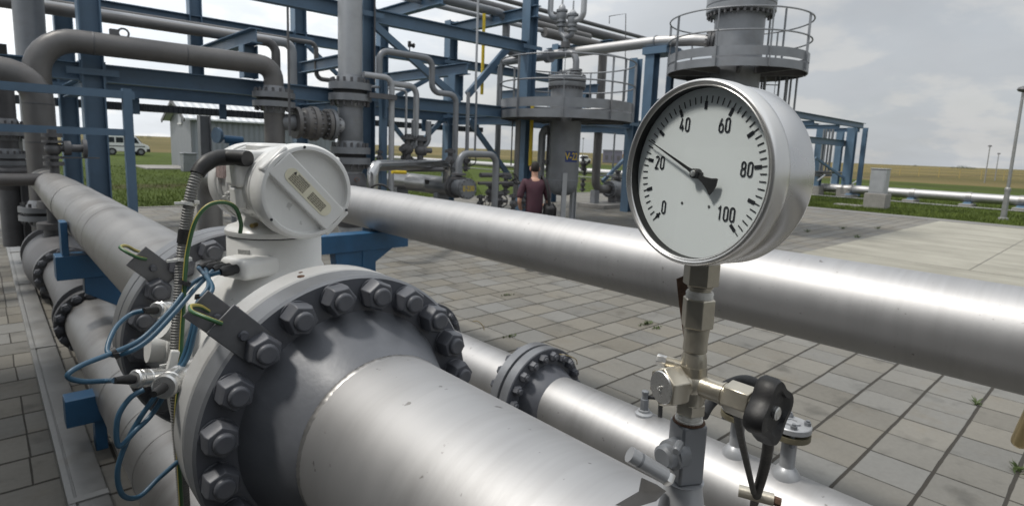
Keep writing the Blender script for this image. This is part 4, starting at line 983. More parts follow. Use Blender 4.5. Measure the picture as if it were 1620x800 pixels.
for q, t in prof:
    rg = []
    for k in range(segs):
        a = 2 * math.pi * k / segs
        lob = 0.0345 + (0.0045 * math.cos(4 * (a - 0.15)) if q > 0.6 else 0)
        rg.append(kb.bm.verts.new(ctr + K1 * (KC + t) + (ku * math.cos(a) + kv * math.sin(a)) * lob * q))
    rings.append(rg)
for a, b in zip(rings, rings[1:]): kb.skin(a, b)
kb.cap(rings[0]); kb.cap(rings[-1], True)
knob = obj("knob", kb, 'black', vb, ang=40)
obj("knob_screw", MB().lathe([(0.0075, 0.0), (0.0075, 0.003), (0.006, 0.004)], ctr + K1 * (KC + 0.0185), K1, 16), 'steel', knob)
obj("cap", MB().hexp(ctr + K2 * 0.020, K2, 0.0430, 0.026, 0.0045, 0.45), 'steel_hex', vb, bevel=0.0012)
obj("cap_face", MB().lathe([(0.0195, 0.046), (0.0185, 0.0475), (0.004, 0.0478), (0.004, 0.0470), (0.0022, 0.0470), (0.0022, 0.0505), (0.0005, 0.051)], ctr, K2, 32), 'steel', vb, ang=30)
obj("cap_neck", MB().lathe([(0.0150, 0), (0.0150, 0.022)], ctr, K2, 24), 'steel_hex', vb)
vd = (K2 * 0.45 - K1 * 0.75 + Zv * 0.12).normalized()
vo = P(1090, 583, X=SX - 0.002); vo = V((SX, SY, vo.z))
vent = obj("vent", MB().lathe([(0.0075, 0.010), (0.0075, 0.032), (0.0055, 0.033)], vo, vd, 18), 'steel_hex', vb)
obj("vent_screw", MB().hexp(vo + vd * 0.032, vd, 0.0125, 0.012, 0.001), 'steel', vent, bevel=0.0005)
obj("lower_nut", MB().hexp(st(sz(655)), Zv, 0.0320, sz(637) - sz(655), 0.001, 0.1), 'steel_hex', vb, bevel=0.0008)
obj("lower_thread", MB().lathe([(0.0150, 0), (0.0165, 0.001), (0.0165, 0.004), (0.0150, 0.005), (0.0158, 0.006), (0.0158, 0.010), (0.0150, 0.011), (0.0150, 0.016)], st(sz(670)), Zv, 28), 'tape', vb, ang=30)
obj("rust_ring", MB().lathe([(0.0160, 0), (0.0195, 0.001), (0.0185, 0.003)], st(sz(671)), Zv, 28), 'rust', vb)

bl = thing("block_valve", "square grey shut-off valve block with tubular lever at the foot of the gauge stem", "valve", (SX, SY, 1.449))
rz = Matrix.Rotation(R_(-27), 3, 'Z')
zt_, zl = sz(670), sz(766)
obj("block", MB().box(st((zt_ + zl) / 2), (0.033, 0.033, zt_ - zl), rz), 'grey', bl, bevel=0.003)
obj("foot", MB().lathe([(0.052, 0), (0.048, 0.010), (0.034, 0.022), (0.029, 0.030), (0.022, zl - 1.432), (0.024, zl - 1.430)], st(1.430), Zv, 36), 'grey_light', bl, ang=40)
hub0 = P(1062, 722, X=SX - 0.045); hub_d = (K2 * 0.9 + K1 * 0.15).normalized()
hubc = st((zt_ + zl) / 2 + 0.002)
obj("spindle_boss", MB().lathe([(0.018, 0.012), (0.018, 0.030), (0.0145, 0.032), (0.0145, 0.041), (0.011, 0.044), (0.006, 0.044)], hubc, hub_d, 24), 'grey', bl, ang=30)
obj("stop_screw", MB().lathe([(0.005, 0), (0.005, 0.020), (0.0035, 0.0215)], hubc + hub_d * 0.03 + K1 * 0.012 + Zv * 0.020, (hub_d + K1 * 0.5).normalized(), 10), 'grey', bl)
la, lb_ = P(996, 718, X=SX - 0.085), P(1052, 752, X=SX - 0.052)
obj("lever", MB().cyl(la, lb_, 0.0092, seg=20), 'grey_light', bl, ang=30)
ld = (lb_ - la).normalized()
obj("lever_nut", MB().hexp(lb_, ld, 0.017, 0.008, 0.001), 'steel', bl)
obj("lever_ring", MB().lathe([(0.0094, 0), (0.0094, 0.003)], la + ld * 0.012, ld, 20), 'grey', bl)
# folded tin collar at the foot of the valve (crumpled sheet, dark)
fp = thing("tin_flap", "crumpled dark sheet metal flap on the pipe at the foot of the gauge", "flap", st(1.44)) if False else None
pts = [P(974, 798, X=SX - 0.06), P(1000, 786, X=SX - 0.045), P(1012, 776, X=SX - 0.04), P(1016, 755, X=SX - 0.035), P(1040, 766, X=SX - 0.022), P(1054, 776, X=SX - 0.028), P(1038, 792, X=SX - 0.05), P(1002, 803, X=SX - 0.062)]
mb = MB(); mb.prism(pts, (0.004, 0.004, -0.004))
tag(obj("sheet_flap", mb, 'flap', loc=pts[0]), "torn dark sheet metal flap lying on the pipe below the tubular lever", "metal flap")
# bracket blade behind the stem
bkx = [P(1070, 441, X=SX + 0.02), P(1082, 436, X=SX + 0.02), P(1093, 446, X=SX + 0.018), P(1092, 470, X=SX + 0.018), P(1088, 540, X=SX + 0.018), P(1083, 545, X=SX + 0.018), P(1074, 480, X=SX + 0.02)]
obj("blade_bracket", MB().prism(bkx, (0.004, 0.001, 0)), 'rust', vb)
# black hose looping behind the knob and a strap, tied to a rusty nipple on the medium pipe
hz = [P(1110, 655, X=0.66), P(1122, 636, X=0.68), P(1150, 612, X=0.70), P(1185, 604, X=0.72), P(1212, 630, X=0.76), P(1216, 690, X=0.85), P(1210, 735, X=0.95), P(1196, 785, X=1.10)]
hz += [P(1192, 800, X=1.4), P(1193, 806, X=1.9)]
hose = thing("drain_hose", "black rubber hose hanging in a loop behind the star knob", "hose", hz[0])
obj("hose_body", MB().tube(smooth_path(hz, 8), 0.0088, 14), 'rubber', hose)
sp_ = [P(1166, 652, X=0.66), P(1172, 690, X=0.74), P(1182, 735, X=0.86), P(1192, 778, X=1.02)]
tag(obj("strap", MB().tube(smooth_path(sp_, 6), 0.0052, 10), 'rubber', loc=sp_[0]), "thin straight black strap hanging down from the hex nut beside the knob", "strap")
np_ = P(1196, 784, X=1.09)
nip = thing("hose_clip", "small rusty clip and bolt closing the lower end of the black hose", "clip", np_)
obj("clamp", MB().cyl(np_ + V((-0.012, 0.03, 0.002)), np_ + V((0.012, -0.03, 0.002)), 0.012, seg=14), 'steel_hex', nip)
obj("clip_bolt", MB().cyl(np_ + V((0.010, -0.028, 0.002)), np_ + V((0.016, -0.042, 0.0)), 0.009, seg=6), 'rust', nip)

# brass lever end at the right edge
be = P(1640, 668, X=1.9)
b2 = thing("brass_lever", "tan brass lever end reaching in at the right edge of the picture", "lever", be)
a_ = P(1612, 702, X=1.9); c_ = P(1680, 560, X=1.75)
obj("bar", MB().tube([a_ + (c_ - a_) * t for t in (0, 0.015, 0.04, 0.5, 1.0)], 0.024, 16, rad=lambda i, n: 0.014 if i == 0 else (0.018 if i == 1 else 0.019)), 'brass', b2)

sb = V((XS, -0.14, 0)); zs0 = ZS + RS; zs1 = c_.z
obj("valve_stub", MB().lathe([(0.055, zs0 - 0.015), (0.05, zs0 + 0.01), (0.03, zs0 + 0.03), (0.03, zs1 - 0.06), (0.045, zs1 - 0.055), (0.045, zs1 + 0.03), (0.03, zs1 + 0.04)], sb, (0, 0, 1), 24), 'grey_light', b2, ang=35)
obj("lever_arm", MB().tube([c_, V((sb.x, sb.y, zs1))], 0.018, 14), 'brass', b2)

# ------------------------------------------------------------------ cables on the meter
YC = 1.60
cp_ = [P(392, 251, X=XM - 0.105), P(362, 249, Y=1.62), P(338, 252, Y=1.62), P(318, 266, Y=1.61), P(306, 292, Y=1.6), P(298, 330, Y=1.6), P(292, 372, Y=1.6), P(287, 420, Y=1.59), P(283, 480, Y=1.57), P(279, 540, Y=1.55), P(277, 600, Y=1.53), P(281, 670, Y=1.52), P(287, 740, Y=1.52), P(293, 830, Y=1.52)]
sm = smooth_path(cp_, 26)
conduit = thing("cable_conduit", "grey corrugated cable conduit hanging from the white transmitter head", "conduit", cp_[0])
i0 = 26 * 3 + 4
def corr(i, n): return 0.0150 + 0.0016 * math.cos(i * math.pi)
# resample evenly so the rings are even
def resample(pts, step):
    o = [pts[0]]; acc = 0.0
    for a, b in zip(pts, pts[1:]):
        l = (b - a).length; t = step - acc
        while t <= l: o.append(a + (b - a) * (t / l)); t += step
        acc = (acc + l) % step
    return o
ev = resample(sm[i0:], 0.0034)
obj("corrugated_hose", MB().tube(ev, 0.015, 18, rad=lambda i, n: 0.0122 + (0.0024 if i % 2 else 0.0)), 'conduit', conduit, ang=25)
obj("rubber_sleeve", MB().tube(sm[:i0 + 8], 0.0205, 20, rad=lambda i, n: 0.0205 - 0.003 * max(0, (i - n + 26)) / 26 + 0.0004 * math.sin(i * 0.21)), 'black', conduit)
k = min(range(len(ev)), key=lambda i: abs(ev[i].z - P(292, 372, Y=1.6).z))
obj("tape_wrap", MB().tube(ev[k - 4:k + 7], 0.0158, 16), 'rubber', conduit)
def tie(pos, d, r, mat='white_dull', parent=None, ear=True):
    mb = MB(); mb.lathe([(r, -0.004), (r + 0.002, -0.004), (r + 0.002, 0.004), (r, 0.004)], pos, d, 16, False)
    if ear: mb.box(pos + V((0.012, -0.015, 0.004)), (0.010, 0.022, 0.008)).box(pos + V((-0.02, -0.010, 0.002)), (0.03, 0.006, 0.006))
    return obj("cable_tie", mb, mat, parent)
for py, px in ((322, 299), (412, 288), (565, 278)):
    k = min(range(len(ev) - 2), key=lambda i: abs(ev[i].z - P(px, py, Y=1.58).z))
    tie(ev[k], ev[k + 1] - ev[k], 0.0165, 'white_dull', conduit)
def cable(name, pts, r, mat, label, cat, group=None, n=9, uvs=False):
    s_ = smooth_path(pts, n)
    return tag(obj(name, MB().tube(s_, r, 12 if not uvs else 12, uvs=uvs), mat, loc=pts[0], ang=60), label, cat, group)
# green-yellow earth wires
e1 = [P(380, 368, Y=1.58), P(381, 352, Y=1.57), P(372, 328, Y=1.56), P(352, 320, Y=1.56), P(328, 326, Y=1.56), P(309, 350, Y=1.56), P(298, 390, Y=1.56), P(293, 430, Y=1.55), P(290, 490, Y=1.53), P(287, 540, Y=1.515), P(284, 600, Y=1.50), P(279, 660, Y=1.49), P(283, 730, Y=1.49), P(289, 830, Y=1.49)]
cable("earth_wire", e1, 0.0052, 'yellow_g', "green and yellow earth wire looping from the meter collar down along the conduit", "wire", None, 9, True)
ew = thing("earth_screw", "small brass earth screw on the meter collar", "screw", P(386, 362, Y=1.585)) if False else None
pA = P(398, 357, Y=1.59)
obj("earth_stud", MB().cyl(pA, pA + V((0.03, 0.03, 0.0)), 0.006, seg=8), 'brass', meter)
e2 = [P(351, 512, Y=1.19), P(338, 507, Y=1.19), P(318, 499, Y=1.21), P(303, 492, Y=1.24), P(302, 484, Y=1.29), P(316, 484, Y=1.33), P(330, 492, Y=1.355)]
cable("earth_wire", e2, 0.0044, 'yellow_g', "short bare ended green and yellow wire bridging the two dark lugs on the front flange", "wire", None, 9, True)
e3 = [P(232, 410, Y=1.99), P(218, 407, Y=1.99), P(203, 400, Y=1.995), P(190, 391, Y=2.03), P(200, 389, Y=2.08), P(216, 397, Y=2.12), P(232, 400, Y=2.16)]
cable("earth_wire", e3, 0.005, 'yellow_g', "green and yellow wire bridging the lugs on the rear flange of the meter", "wire", None, 9, True)
# transducer connectors
def connector(a, b, label, r=0.0225, tail=True):
    a, b = V(a), V(b); d = (b - a).normalized(); l = (b - a).length
    t = thing("sensor_plug", label, "connector", a, "sensor plugs on the meter")
    obj("shell", MB().lathe([(0.4 * r, 0), (0.85 * r, 0.001), (r, 0.004), (r, l * 0.10), (0.93 * r, l * 0.11), (0.93 * r, l * 0.14), (r, l * 0.15), (r, l * 0.30), (0.9 * r, l * 0.31), (0.9 * r, l * 0.34), (0.97 * r, l * 0.36), (0.97 * r, l * 0.70), (0.82 * r, l * 0.74), (0.82 * r, l)], a, d, 32), 'steel', t, ang=30)
    if tail: obj("boot", MB().lathe([(0.010, 0.0), (0.011, -0.010), (0.0085, -0.030), (0.007, -0.045)], a, d, 14), 'rubber', t)
    return t, a - d * 0.045
_, t1 = connector(P(211, 599, Y=1.42), P(272, 594, Y=1.47), "chrome sensor plug pointing left, with black boot, beside the front flange", 0.020)
_, t2 = connector(P(259, 612, Y=1.36), P(312, 576, Y=1.50), "larger brass-toned sensor plug under the chrome plug, angled down", 0.027)
_, t3 = connector(P(246, 490, Y=1.62), P(292, 487, Y=1.70), "upper chrome sensor plug under the green earth wire", 0.020)
wc = P(273, 572, Y=1.50)
tag(obj("cable_clip", MB().box(wc, (0.018, 0.02, 0.055), Matrix.Rotation(R_(15), 3, 'Y')).box(wc + V((0.008, -0.02, -0.03)), (0.03, 0.03, 0.016)), 'white_dull', bevel=0.003, loc=wc), "white plastic cable clip on the conduit just above the chrome sensor plug", "clip")
# blue signal cables
bC = [[gl_pts[0], P(306, 447, Y=1.55), P(270, 490, Y=1.52), P(225, 535, Y=1.50), P(180, 557, Y=1.48), P(130, 577, Y=1.46), P(107, 594, Y=1.45), P(130, 603, Y=1.46), P(170, 602, Y=1.48), t1],
      [gl_pts[1], P(310, 455, Y=1.53), P(276, 495, Y=1.50), P(232, 540, Y=1.48), P(192, 560, Y=1.49), P(170, 555, Y=1.52), P(182, 520, Y=1.57), P(205, 498, Y=1.60), t3],
      [gl_pts[2], P(330, 452, Y=1.48), P(312, 480, Y=1.46), P(304, 520, Y=1.44), P(290, 565, Y=1.43), P(268, 610, Y=1.42), P(240, 655, Y=1.42), P(215, 680, Y=1.40), P(188, 705, Y=1.40), P(186, 662, Y=1.40), P(205, 630, Y=1.40), P(228, 616, Y=1.40)],
      [gl_pts[3], P(336, 455, Y=1.46), P(316, 484, Y=1.45), P(308, 525, Y=1.43), P(293, 572, Y=1.42), P(250, 622, Y=1.41), P(222, 660, Y=1.41), P(200, 700, Y=1.41), P(186, 745, Y=1.41), P(194, 782, Y=1.42), P(220, 785, Y=1.44), P(250, 757, Y=1.46), P(283, 728, Y=1.49)]]
bl_ = ["blue signal cable making the long loop to the far left before the chrome plug", "blue signal cable bending in a tight loop to the upper sensor plug",
       "blue signal cable passing behind the flange into the small lower loop", "blue signal cable hanging in the lowest big loop beneath the sensor plugs"]
for pts, lb in zip(bC, bl_):
    s_ = smooth_path(pts, 10)
    tag(obj("signal_cable", MB().tube(s_, 0.0056, 12), 'cable_blue', loc=pts[0], ang=60), lb, "cable", "blue signal cables")
for q, d, lb in ((P(318, 470, Y=1.47), (0.2, 0, 1), "black zip strap round the blue cables just beside the lug of the front flange"),
                 (P(182, 558, Y=1.485), (1, 0, 0.4), "black zip strap round the blue cables at the far left loop"),
                 (P(292, 447, Y=1.54), (0.5, 0, 1), "black zip strap round the blue cables next to the conduit, under the glands")):
    mb = MB(); mb.lathe([(0.012, -0.005), (0.014, -0.005), (0.014, 0.005), (0.012, 0.005)], q, d, 12, False)
    mb.box(q + V((0, -0.014, 0)), (0.010, 0.008, 0.008))
    tag(obj("zip_strap", mb, 'rubber', loc=q), lb, "zip tie", "zip straps on the blue cables")
# ------------------------------------------------------------------ pipe rack
YF, YK = 11.5, 15.0
rack = thing("pipe_rack", "long blue steel pipe rack of columns, beams and braces across the middle distance", "pipe rack", (14, 13, 0))
def col(x, y, z0, z1, h=0.30, w=0.30):
    # flange faces look along X
    obj("column", MB().ibeam((x, y, z0), (x, y, z1), h, w, (1, 0, 0), 0.022, 0.016), 'blue', rack)
def beam(a, b, h=0.28, w=0.2, name="beam"):
    obj(name, MB().ibeam(a, b, h, w, (0, 0, 1), 0.02, 0.014), 'blue', rack)
FXS = [1.4, 6.2, 11.0]
for x in (1.4, 6.2, 11.0): col(x, YF, 0, 8.0)
col(15.8, YF, 0, 4.95)
for x in (1.4, 6.2, 11.0, 15.8): col(x, YK, 0, 5.75 if x > 1.5 else 8.0)
for x in (20.6, 25.4): col(x, YF, 0, 3.05); col(x, YK, 0, 3.05)
col(3.8, YF, 3.03, 3.62, 0.26, 0.26); col(3.8, YK, 3.03, 5.4, 0.26, 0.26)
col(8.6, YF, 3.03, 3.62, 0.26, 0.26); col(8.6, YK, 3.03, 5.4, 0.26, 0.26); col(13.4, YF, 3.03, 3.62, 0.26, 0.26)
beam((1.4 + .16, YF, 4.60), (6.2 - .16, YF, 4.60)); beam((6.2 + .16, YF, 4.60), (11.0 - .16, YF, 4.60)); beam((-3.0, YF, 4.60), (1.4 - .16, YF, 4.60))
beam((-3.0, YK, 4.50), (15.8, YK + 0.001, 4.50), 0.26)
for x0, x1 in ((-6, 1.24), (1.56, 6.04), (6.36, 10.84), (11.16, 15.64), (15.96, 20.44), (20.76, 26.5)):
    beam((x0, YF, 2.86), (x1, YF, 2.86)); beam((x0, YK, 2.84), (x1, YK, 2.84))
for x in (1.4, 6.2, 11.0, 15.8, 20.6, 25.4):
    beam((x, YF + .16, 2.72), (x, YK - .16, 2.72), 0.24)
for x in (3.8, 8.6, 13.4): beam((x, YF - 0.45, 3.75), (x, YK + 0.3, 3.75), 0.26, 0.2, "cross_beam")
beam((6.2, YF + .16, 3.75), (6.2, YK - .16, 3.75), 0.26, 0.2, "cross_beam")
for x, y0 in ((8.6, YF + 0.6), (11.0, YF - 0.3), (15.8, 12.5)): beam((x, y0, 5.50), (x, YK + 0.5, 5.50), 0.30, 0.2, "cross_beam")
for x in (6.2, 1.4): beam((x, YF, 5.6), (x, YK, 5.6), 0.3, 0.2, "cross_beam")
col(13.4, 14.2, 3.0, 5.35, 0.26, 0.26)
def joint(x, y, z, h=0.34):
    for s_ in (-1, 1):
        pl = obj("end_plate", MB().bx((x + s_ * 0.152, y - 0.13, z - h / 2), (x + s_ * 0.170, y + 0.13, z + h / 2)) if s_ > 0 else MB().bx((x - 0.170, y - 0.13, z - h / 2), (x - 0.152, y + 0.13, z + h / 2)), 'blue', rack)
    obj("gusset_plate", MB().bx((x - 0.34, y - 0.165, z - 0.05), (x + 0.34, y - 0.153, z + 0.05)), 'blue', rack)
for x in (1.4, 6.2, 11.0):
    joint(x, YF, 2.86); joint(x, YF, 4.60)
    joint(x, YK, 2.84); joint(x, YK, 4.50)
joint(15.8, YF, 2.86); joint(15.8, YK, 2.84)
def brace(a, b, s=0.12):
    obj("brace", MB().rect(a, b, s, s * 0.7, (0, 0, 1)), 'blue', rack)
brace((6.35, YF - .05, 4.42), (8.7, YF - .05, 3.02), 0.15)
brace(P(612, 186, Y=YK), P(646, 228, Y=YK)); brace(P(716, 172, Y=YK), P(664, 228, Y=YK), 0.13)
brace(P(742, 190, Y=13.2), P(808, 282, Y=13.2), 0.14)
brace(P(690, 118, Y=YK - 0.3), P(628, 152, Y=YK - 0.3), 0.13)
brace(P(484, 70, Y=YK - 0.4), P(534, 118, Y=YK - 0.4), 0.1)
brace(P(812, 66, Y=12.3), P(740, 150, Y=12.3), 0.17)
brace(P(1036, 205, Y=13.5), P(953, 287, Y=13.5), 0.13)
# stub posts standing left, a low light frame in front of the rack
fr = thing("tube_trestle", "light blue square tube trestle in front of the left rack columns", "trestle", (1.2, 9.2, 0))
fy = 9.2
for px, ya, yb in ((204, 143, 330),):
    a = P(px - 7, ya, Y=fy); a2 = P(px + 8, yb, Y=fy)
    obj("post", MB().rect((a.x + 0.02, fy, a.z + 0.02), (a.x + 0.02, fy, 0), 0.108, 0.104, (0, 1, 0)), 'blue', fr)
a = P(85, 143, Y=fy); b = P(212, 151, Y=fy); zt = P(204, 151, Y=fy).z
obj("rail", MB().rect((-1.2, fy, zt), (P(212, 151, Y=fy).x, fy, zt), 0.10, 0.10), 'blue', fr)
zb = P(150, 208, Y=fy).z
obj("rail", MB().rect((-1.2, fy, zb), (P(198, 208, Y=fy).x, fy, zb), 0.09, 0.09), 'blue', fr)
obj("post", MB().rect((-1.2, fy, zt), (-1.2, fy, 0), 0.10, 0.10, (0, 1, 0)), 'blue', fr)

def pipe(name, pts, r, mat, label, cat="pipe", br=None, group=None, seg=18, extra=None, loc=None):
    """one pipe run; extra: list of (distance index, flange spec)"""
    o = obj(name, MB().tube([V(p) for p in pts], r, seg, br if br is not None else r * 3), mat, loc=V(loc) if loc else V(pts[0]), ang=50)
    return tag(o, label, cat, group)

def flanged(name, pts, r, mat, label, flanges, br=None, seg=24, cat="pipe"):
    """a run with bolted flange pairs at the given points"""
    t = thing(name, label, cat, pts[0])
    obj("pipe_wall", MB().tube([V(p) for p in pts], r, seg, br if br is not None else r * 2.2), mat, t, ang=50)
    for c, d, fr_, th in flanges: flange_pair(t, c, d, fr_, th, r)
    return t

def flange_pair(t, c, d, fr_, th, r, mat='grey', n=16):
    c = V(c); d = V(d).normalized()
    for s_ in (-1, 1):
        o = c + d * (s_ * th * 0.30)
        mb = MB().lathe([(r * 0.9, 0), (fr_, 0.0), (fr_, th), (r * 1.25, th), (r * 1.02, th * 2.2)], o, d * s_, 40, False)
        f = obj("flange", mb, mat, t, ang=30)
        bolts_on(f, 'grey_dark', o + d * s_ * th, d * s_, n, fr_ * 0.85, fr_ * 0.065, th * 0.7, 6)
    mb = MB().lathe([(r, -th * 0.3), (fr_ * 0.80, -th * 0.3), (fr_ * 0.80, th * 0.3), (r, th * 0.3)], c, d, 32, False)
    bo = obj("gasket", mb, 'black', t)

Z = V((0, 0, 1)); Xv = V((1, 0, 0)); Yv = V((0, 1, 0))
# left risers
h0 = P(66, 230, Y=9.95); hz_ = P(20, 113, Y=9.95).z
riser = flanged("riser_pipe", [(h0.x, 9.95, 0.0), (h0.x, 9.95, hz_), (h0.x - 3.2, 9.95, hz_)], 0.172, 'grey_brown',
                "weathered grey riser the silver run joins, bending left at its top", [((h0.x, 9.95, 0.82), Z, 0.30, 0.07)], 0.36)
for z in (hz_ - 0.40, 1.75): obj("weld_ring", MB().lathe([(0.173, 0), (0.176, 0.01), (0.173, 0.02)], (h0.x, 9.95, z), Z, 30, False), 'grey_dark', riser)
p1 = P(60, 140, Y=11.0); p1t = P(115, 65, Y=11.0).z; p1e = P(433, 130, Y=11.0)
arch = flanged("riser_pipe", [(p1.x, 11.0, 0.0), (p1.x, 11.0, p1t), (p1e.x, 11.0, p1t), (p1e.x, 11.0, P(430, 150, Y=11.0).z)], 0.172, 'grey_brown',
               "weathered grey pipe arching right from a riser to the flange above the ball valve", [((p1e.x, 11.0, P(430, 158, Y=11.0).z), Z, 0.37, 0.10)], 0.5)
for t_ in (1.2, 2.6): obj("weld_ring", MB().lathe([(0.173, 0), (0.1765, 0.01), (0.173, 0.02)], (p1.x + t_ * 0.9 - 0.4, 11.0, p1t), Xv, 30, False), 'grey_dark', arch)
mt = V((p1.x + 0.97, 11.0, p1t + 0.17))
obj("lifting_eye", MB().torus(mt + V((0.12, 0, 0.04)), (0, 1, 0), 0.07, 0.015, 20, 8).bx(mt + V((-0.06, -0.05, -0.02)), mt + V((0.05, 0.05, 0.08))), 'grey_dark', arch)
stk = P(47, 40, Y=12.3)
pipe("vent_stack", [(stk.x, 12.3, 0.0), (stk.x, 12.3, 2.2), (stk.x, 12.3, 7.0)], 0.205, 'grey', "straight thick grey stack pipe at far left behind the bending risers", "pipe", 0)
# ball valve between the arch and the tall riser
zv = P(480, 195, Y=11.0).z; tx_ = P(554, 120, Y=11.0).x
tee = flanged("tee_pipe", [(p1e.x, 11.0, P(430, 165, Y=11.0).z), (p1e.x, 11.0, zv - 0.9)], 0.18, 'grey_brown', "grey vertical tee pipe below the arching pipe, left of the ball valve", [])
obj("branch", MB().cyl((p1e.x, 11.0, zv), (p1e.x + 0.36, 11.0, zv), 0.15), 'grey', tee)
v2 = thing("ball_valve", "grey flanged ball valve lying level between the tee and the tall riser", "valve", (p1e.x + 0.6, 11.0, zv))
x0 = p1e.x + 0.36
obj("body", MB().lathe([(0.16, 0), (0.30, 0.005), (0.30, 0.075), (0.20, 0.09), (0.22, 0.14), (0.29, 0.20), (0.30, 0.32), (0.33, 0.33), (0.33, 0.42), (0.29, 0.43), (0.22, 0.60), (0.30, 0.62), (0.30, 0.69), (0.15, 0.70)], (x0, 11.0, zv), Xv, 40, False), 'grey_brown', v2, ang=30)
for dx_, sg_, n_, bc_ in ((0.42, 1, 18, 0.29), (0.62, -1, 16, 0.26), (0.075, 1, 16, 0.26), (0.33, -1, 18, 0.29)): bolts_on(v2, 'grey_dark', (x0 + dx_, 11.0, zv), Xv * sg_, n_, bc_, 0.023, 0.05)
obj("stem", MB().lathe([(0.05, 0.2), (0.05, 0.42), (0.08, 0.42), (0.08, 0.47)], (x0 + 0.37, 11.0, zv), (0, 1, 0.3), 16), 'grey_dark', v2)
brn = thing("branch_pipe", "short level grey branch pipe entering the tall riser from the ball valve", "pipe", (x0 + 0.7, 11.0, zv))
obj("pipe_wall", MB().cyl((x0 + 0.70, 11.0, zv), (tx_ - 0.2, 11.0, zv), 0.165, seg=32), 'grey_light', brn)
obj("flange", MB().lathe([(0.16, 0), (0.31, 0.0), (0.31, 0.07), (0.19, 0.08), (0.166, 0.16)], (x0 + 0.71, 11.0, zv), Xv, 40, False), 'grey', brn, ang=30)
bolts_on(brn, 'grey_dark', (x0 + 0.78, 11.0, zv), Xv, 16, 0.27, 0.022, 0.05)
zf = P(550, 146, Y=11.0).z; zfb = P(556, 246, Y=11.0).z
tall = flanged("riser_pipe", [(tx_, 11.0, -0.02), (tx_, 11.0, 3.0), (tx_, 11.0, 6.6)], 0.235, 'grey_light',
               "tall thick pale grey riser with two big flange joints left of centre", [((tx_, 11.0, zf), Z, 0.42, 0.135), ((tx_, 11.0, zfb), Z, 0.40, 0.13)])
obj("sleeve", MB().lathe([(0.236, 0), (0.25, 0.02), (0.25, zf - zfb - 0.55), (0.236, zf - zfb - 0.5)], (tx_, 11.0, zfb + 0.25), Z, 40, False), 'grey', tall)
lv = thing("gate_valve", "dirty dark valve with rust spots at the foot of the tall riser", "valve", (tx_, 10.98, 0))
obj("body", MB().lathe([(0.25, 0.2), (0.30, 0.35), (0.36, 0.6), (0.38, 0.9), (0.34, 1.15), (0.28, 1.3)], (tx_, 11.0, 0.0), Z, 32), 'grey_dark', lv)
mb = MB(); rr = random.Random(5)
for k in range(14):
    a = rr.uniform(2.6, 5.2); c = V((tx_ + 0.38 * math.cos(a), 11.0 + 0.38 * math.sin(a), rr.uniform(0.55, 1.25))); mb.lathe([(rr.uniform(.03, .06), 0), (rr.uniform(.03, .05), 0.09)], c, (math.cos(a), math.sin(a), 0), 8)
obj("bonnet_bolt", mb, 'grey_dark', lv)
mb = MB()
for k in range(5):
    a = rr.uniform(3.2, 5.0); c = V((tx_ + 0.40 * math.cos(a), 11.0 + 0.40 * math.sin(a), rr.uniform(0.6, 1.3))); mb.lathe([(0.045, 0), (0.035, 0.06)], c, (math.cos(a), math.sin(a), 0), 10)
obj("rusty_plug", mb, 'orange', lv)
# left edge column of dark flanged pipe
lx = P(8, 200, Y=10.6)
le = flanged("riser_pipe", [(lx.x, 10.6, 0.3), (lx.x, 10.6, P(8, 140, Y=10.6).z)], 0.13, 'grey_dark', "dark dirty riser with flanges at the very left edge of the picture",
             [((lx.x, 10.6, P(8, 205, Y=10.6).z), Z, 0.22, 0.06), ((lx.x, 10.6, P(8, 252, Y=10.6).z), Z, 0.22, 0.06)])
obj("valve_body", MB().lathe([(0.13, 0), (0.20, 0.10), (0.23, 0.25), (0.20, 0.40), (0.13, 0.50)], (lx.x, 10.6, P(8, 300, Y=10.6).z), Z, 28), 'grey_dark', le)
obj("stand", MB().ibeam((lx.x + 0.2, 10.5, 0), (lx.x + 0.2, 10.5, 1.2), 0.2, 0.2, (1, 0, 0)), 'grey_dark', le)
q1, q2 = P(6, 290, Y=8.9), P(62, 284, Y=8.9)
pipe("branch_pipe", [(q1.x - 1.0, 8.9, q2.z + 0.01), (q1.x, 8.9, q2.z), (q2.x + 0.1, 8.9, q2.z)], 0.072, 'grey_brown', "thin level grey pipe from the left edge into the end of the silver run", "pipe", 0.05)
q1, q2 = P(30, 272, Y=10.4), P(60, 274, Y=10.4)
pipe("branch_pipe", [(q1.x - 0.6, 10.4, q1.z), (q2.x, 10.4, q1.z)], 0.055, 'grey_dark', "dark level branch pipe behind the thin level grey pipe at far left", "pipe", 0)
ec = P(14, 282, Y=9.0)
fr_ = P(5, 78, Y=8.5)
tag(obj("floodlight", MB().bx(fr_ + V((-0.2, -0.05, -0.05)), fr_ + V((0.03, 0.05, 0.05))).bx(fr_ + V((-0.5, -0.02, -0.02)), fr_ + V((-0.2, 0.02, 0.02))), 'black', loc=fr_), "small black lamp bracket poking in at the upper left edge", "lamp bracket")
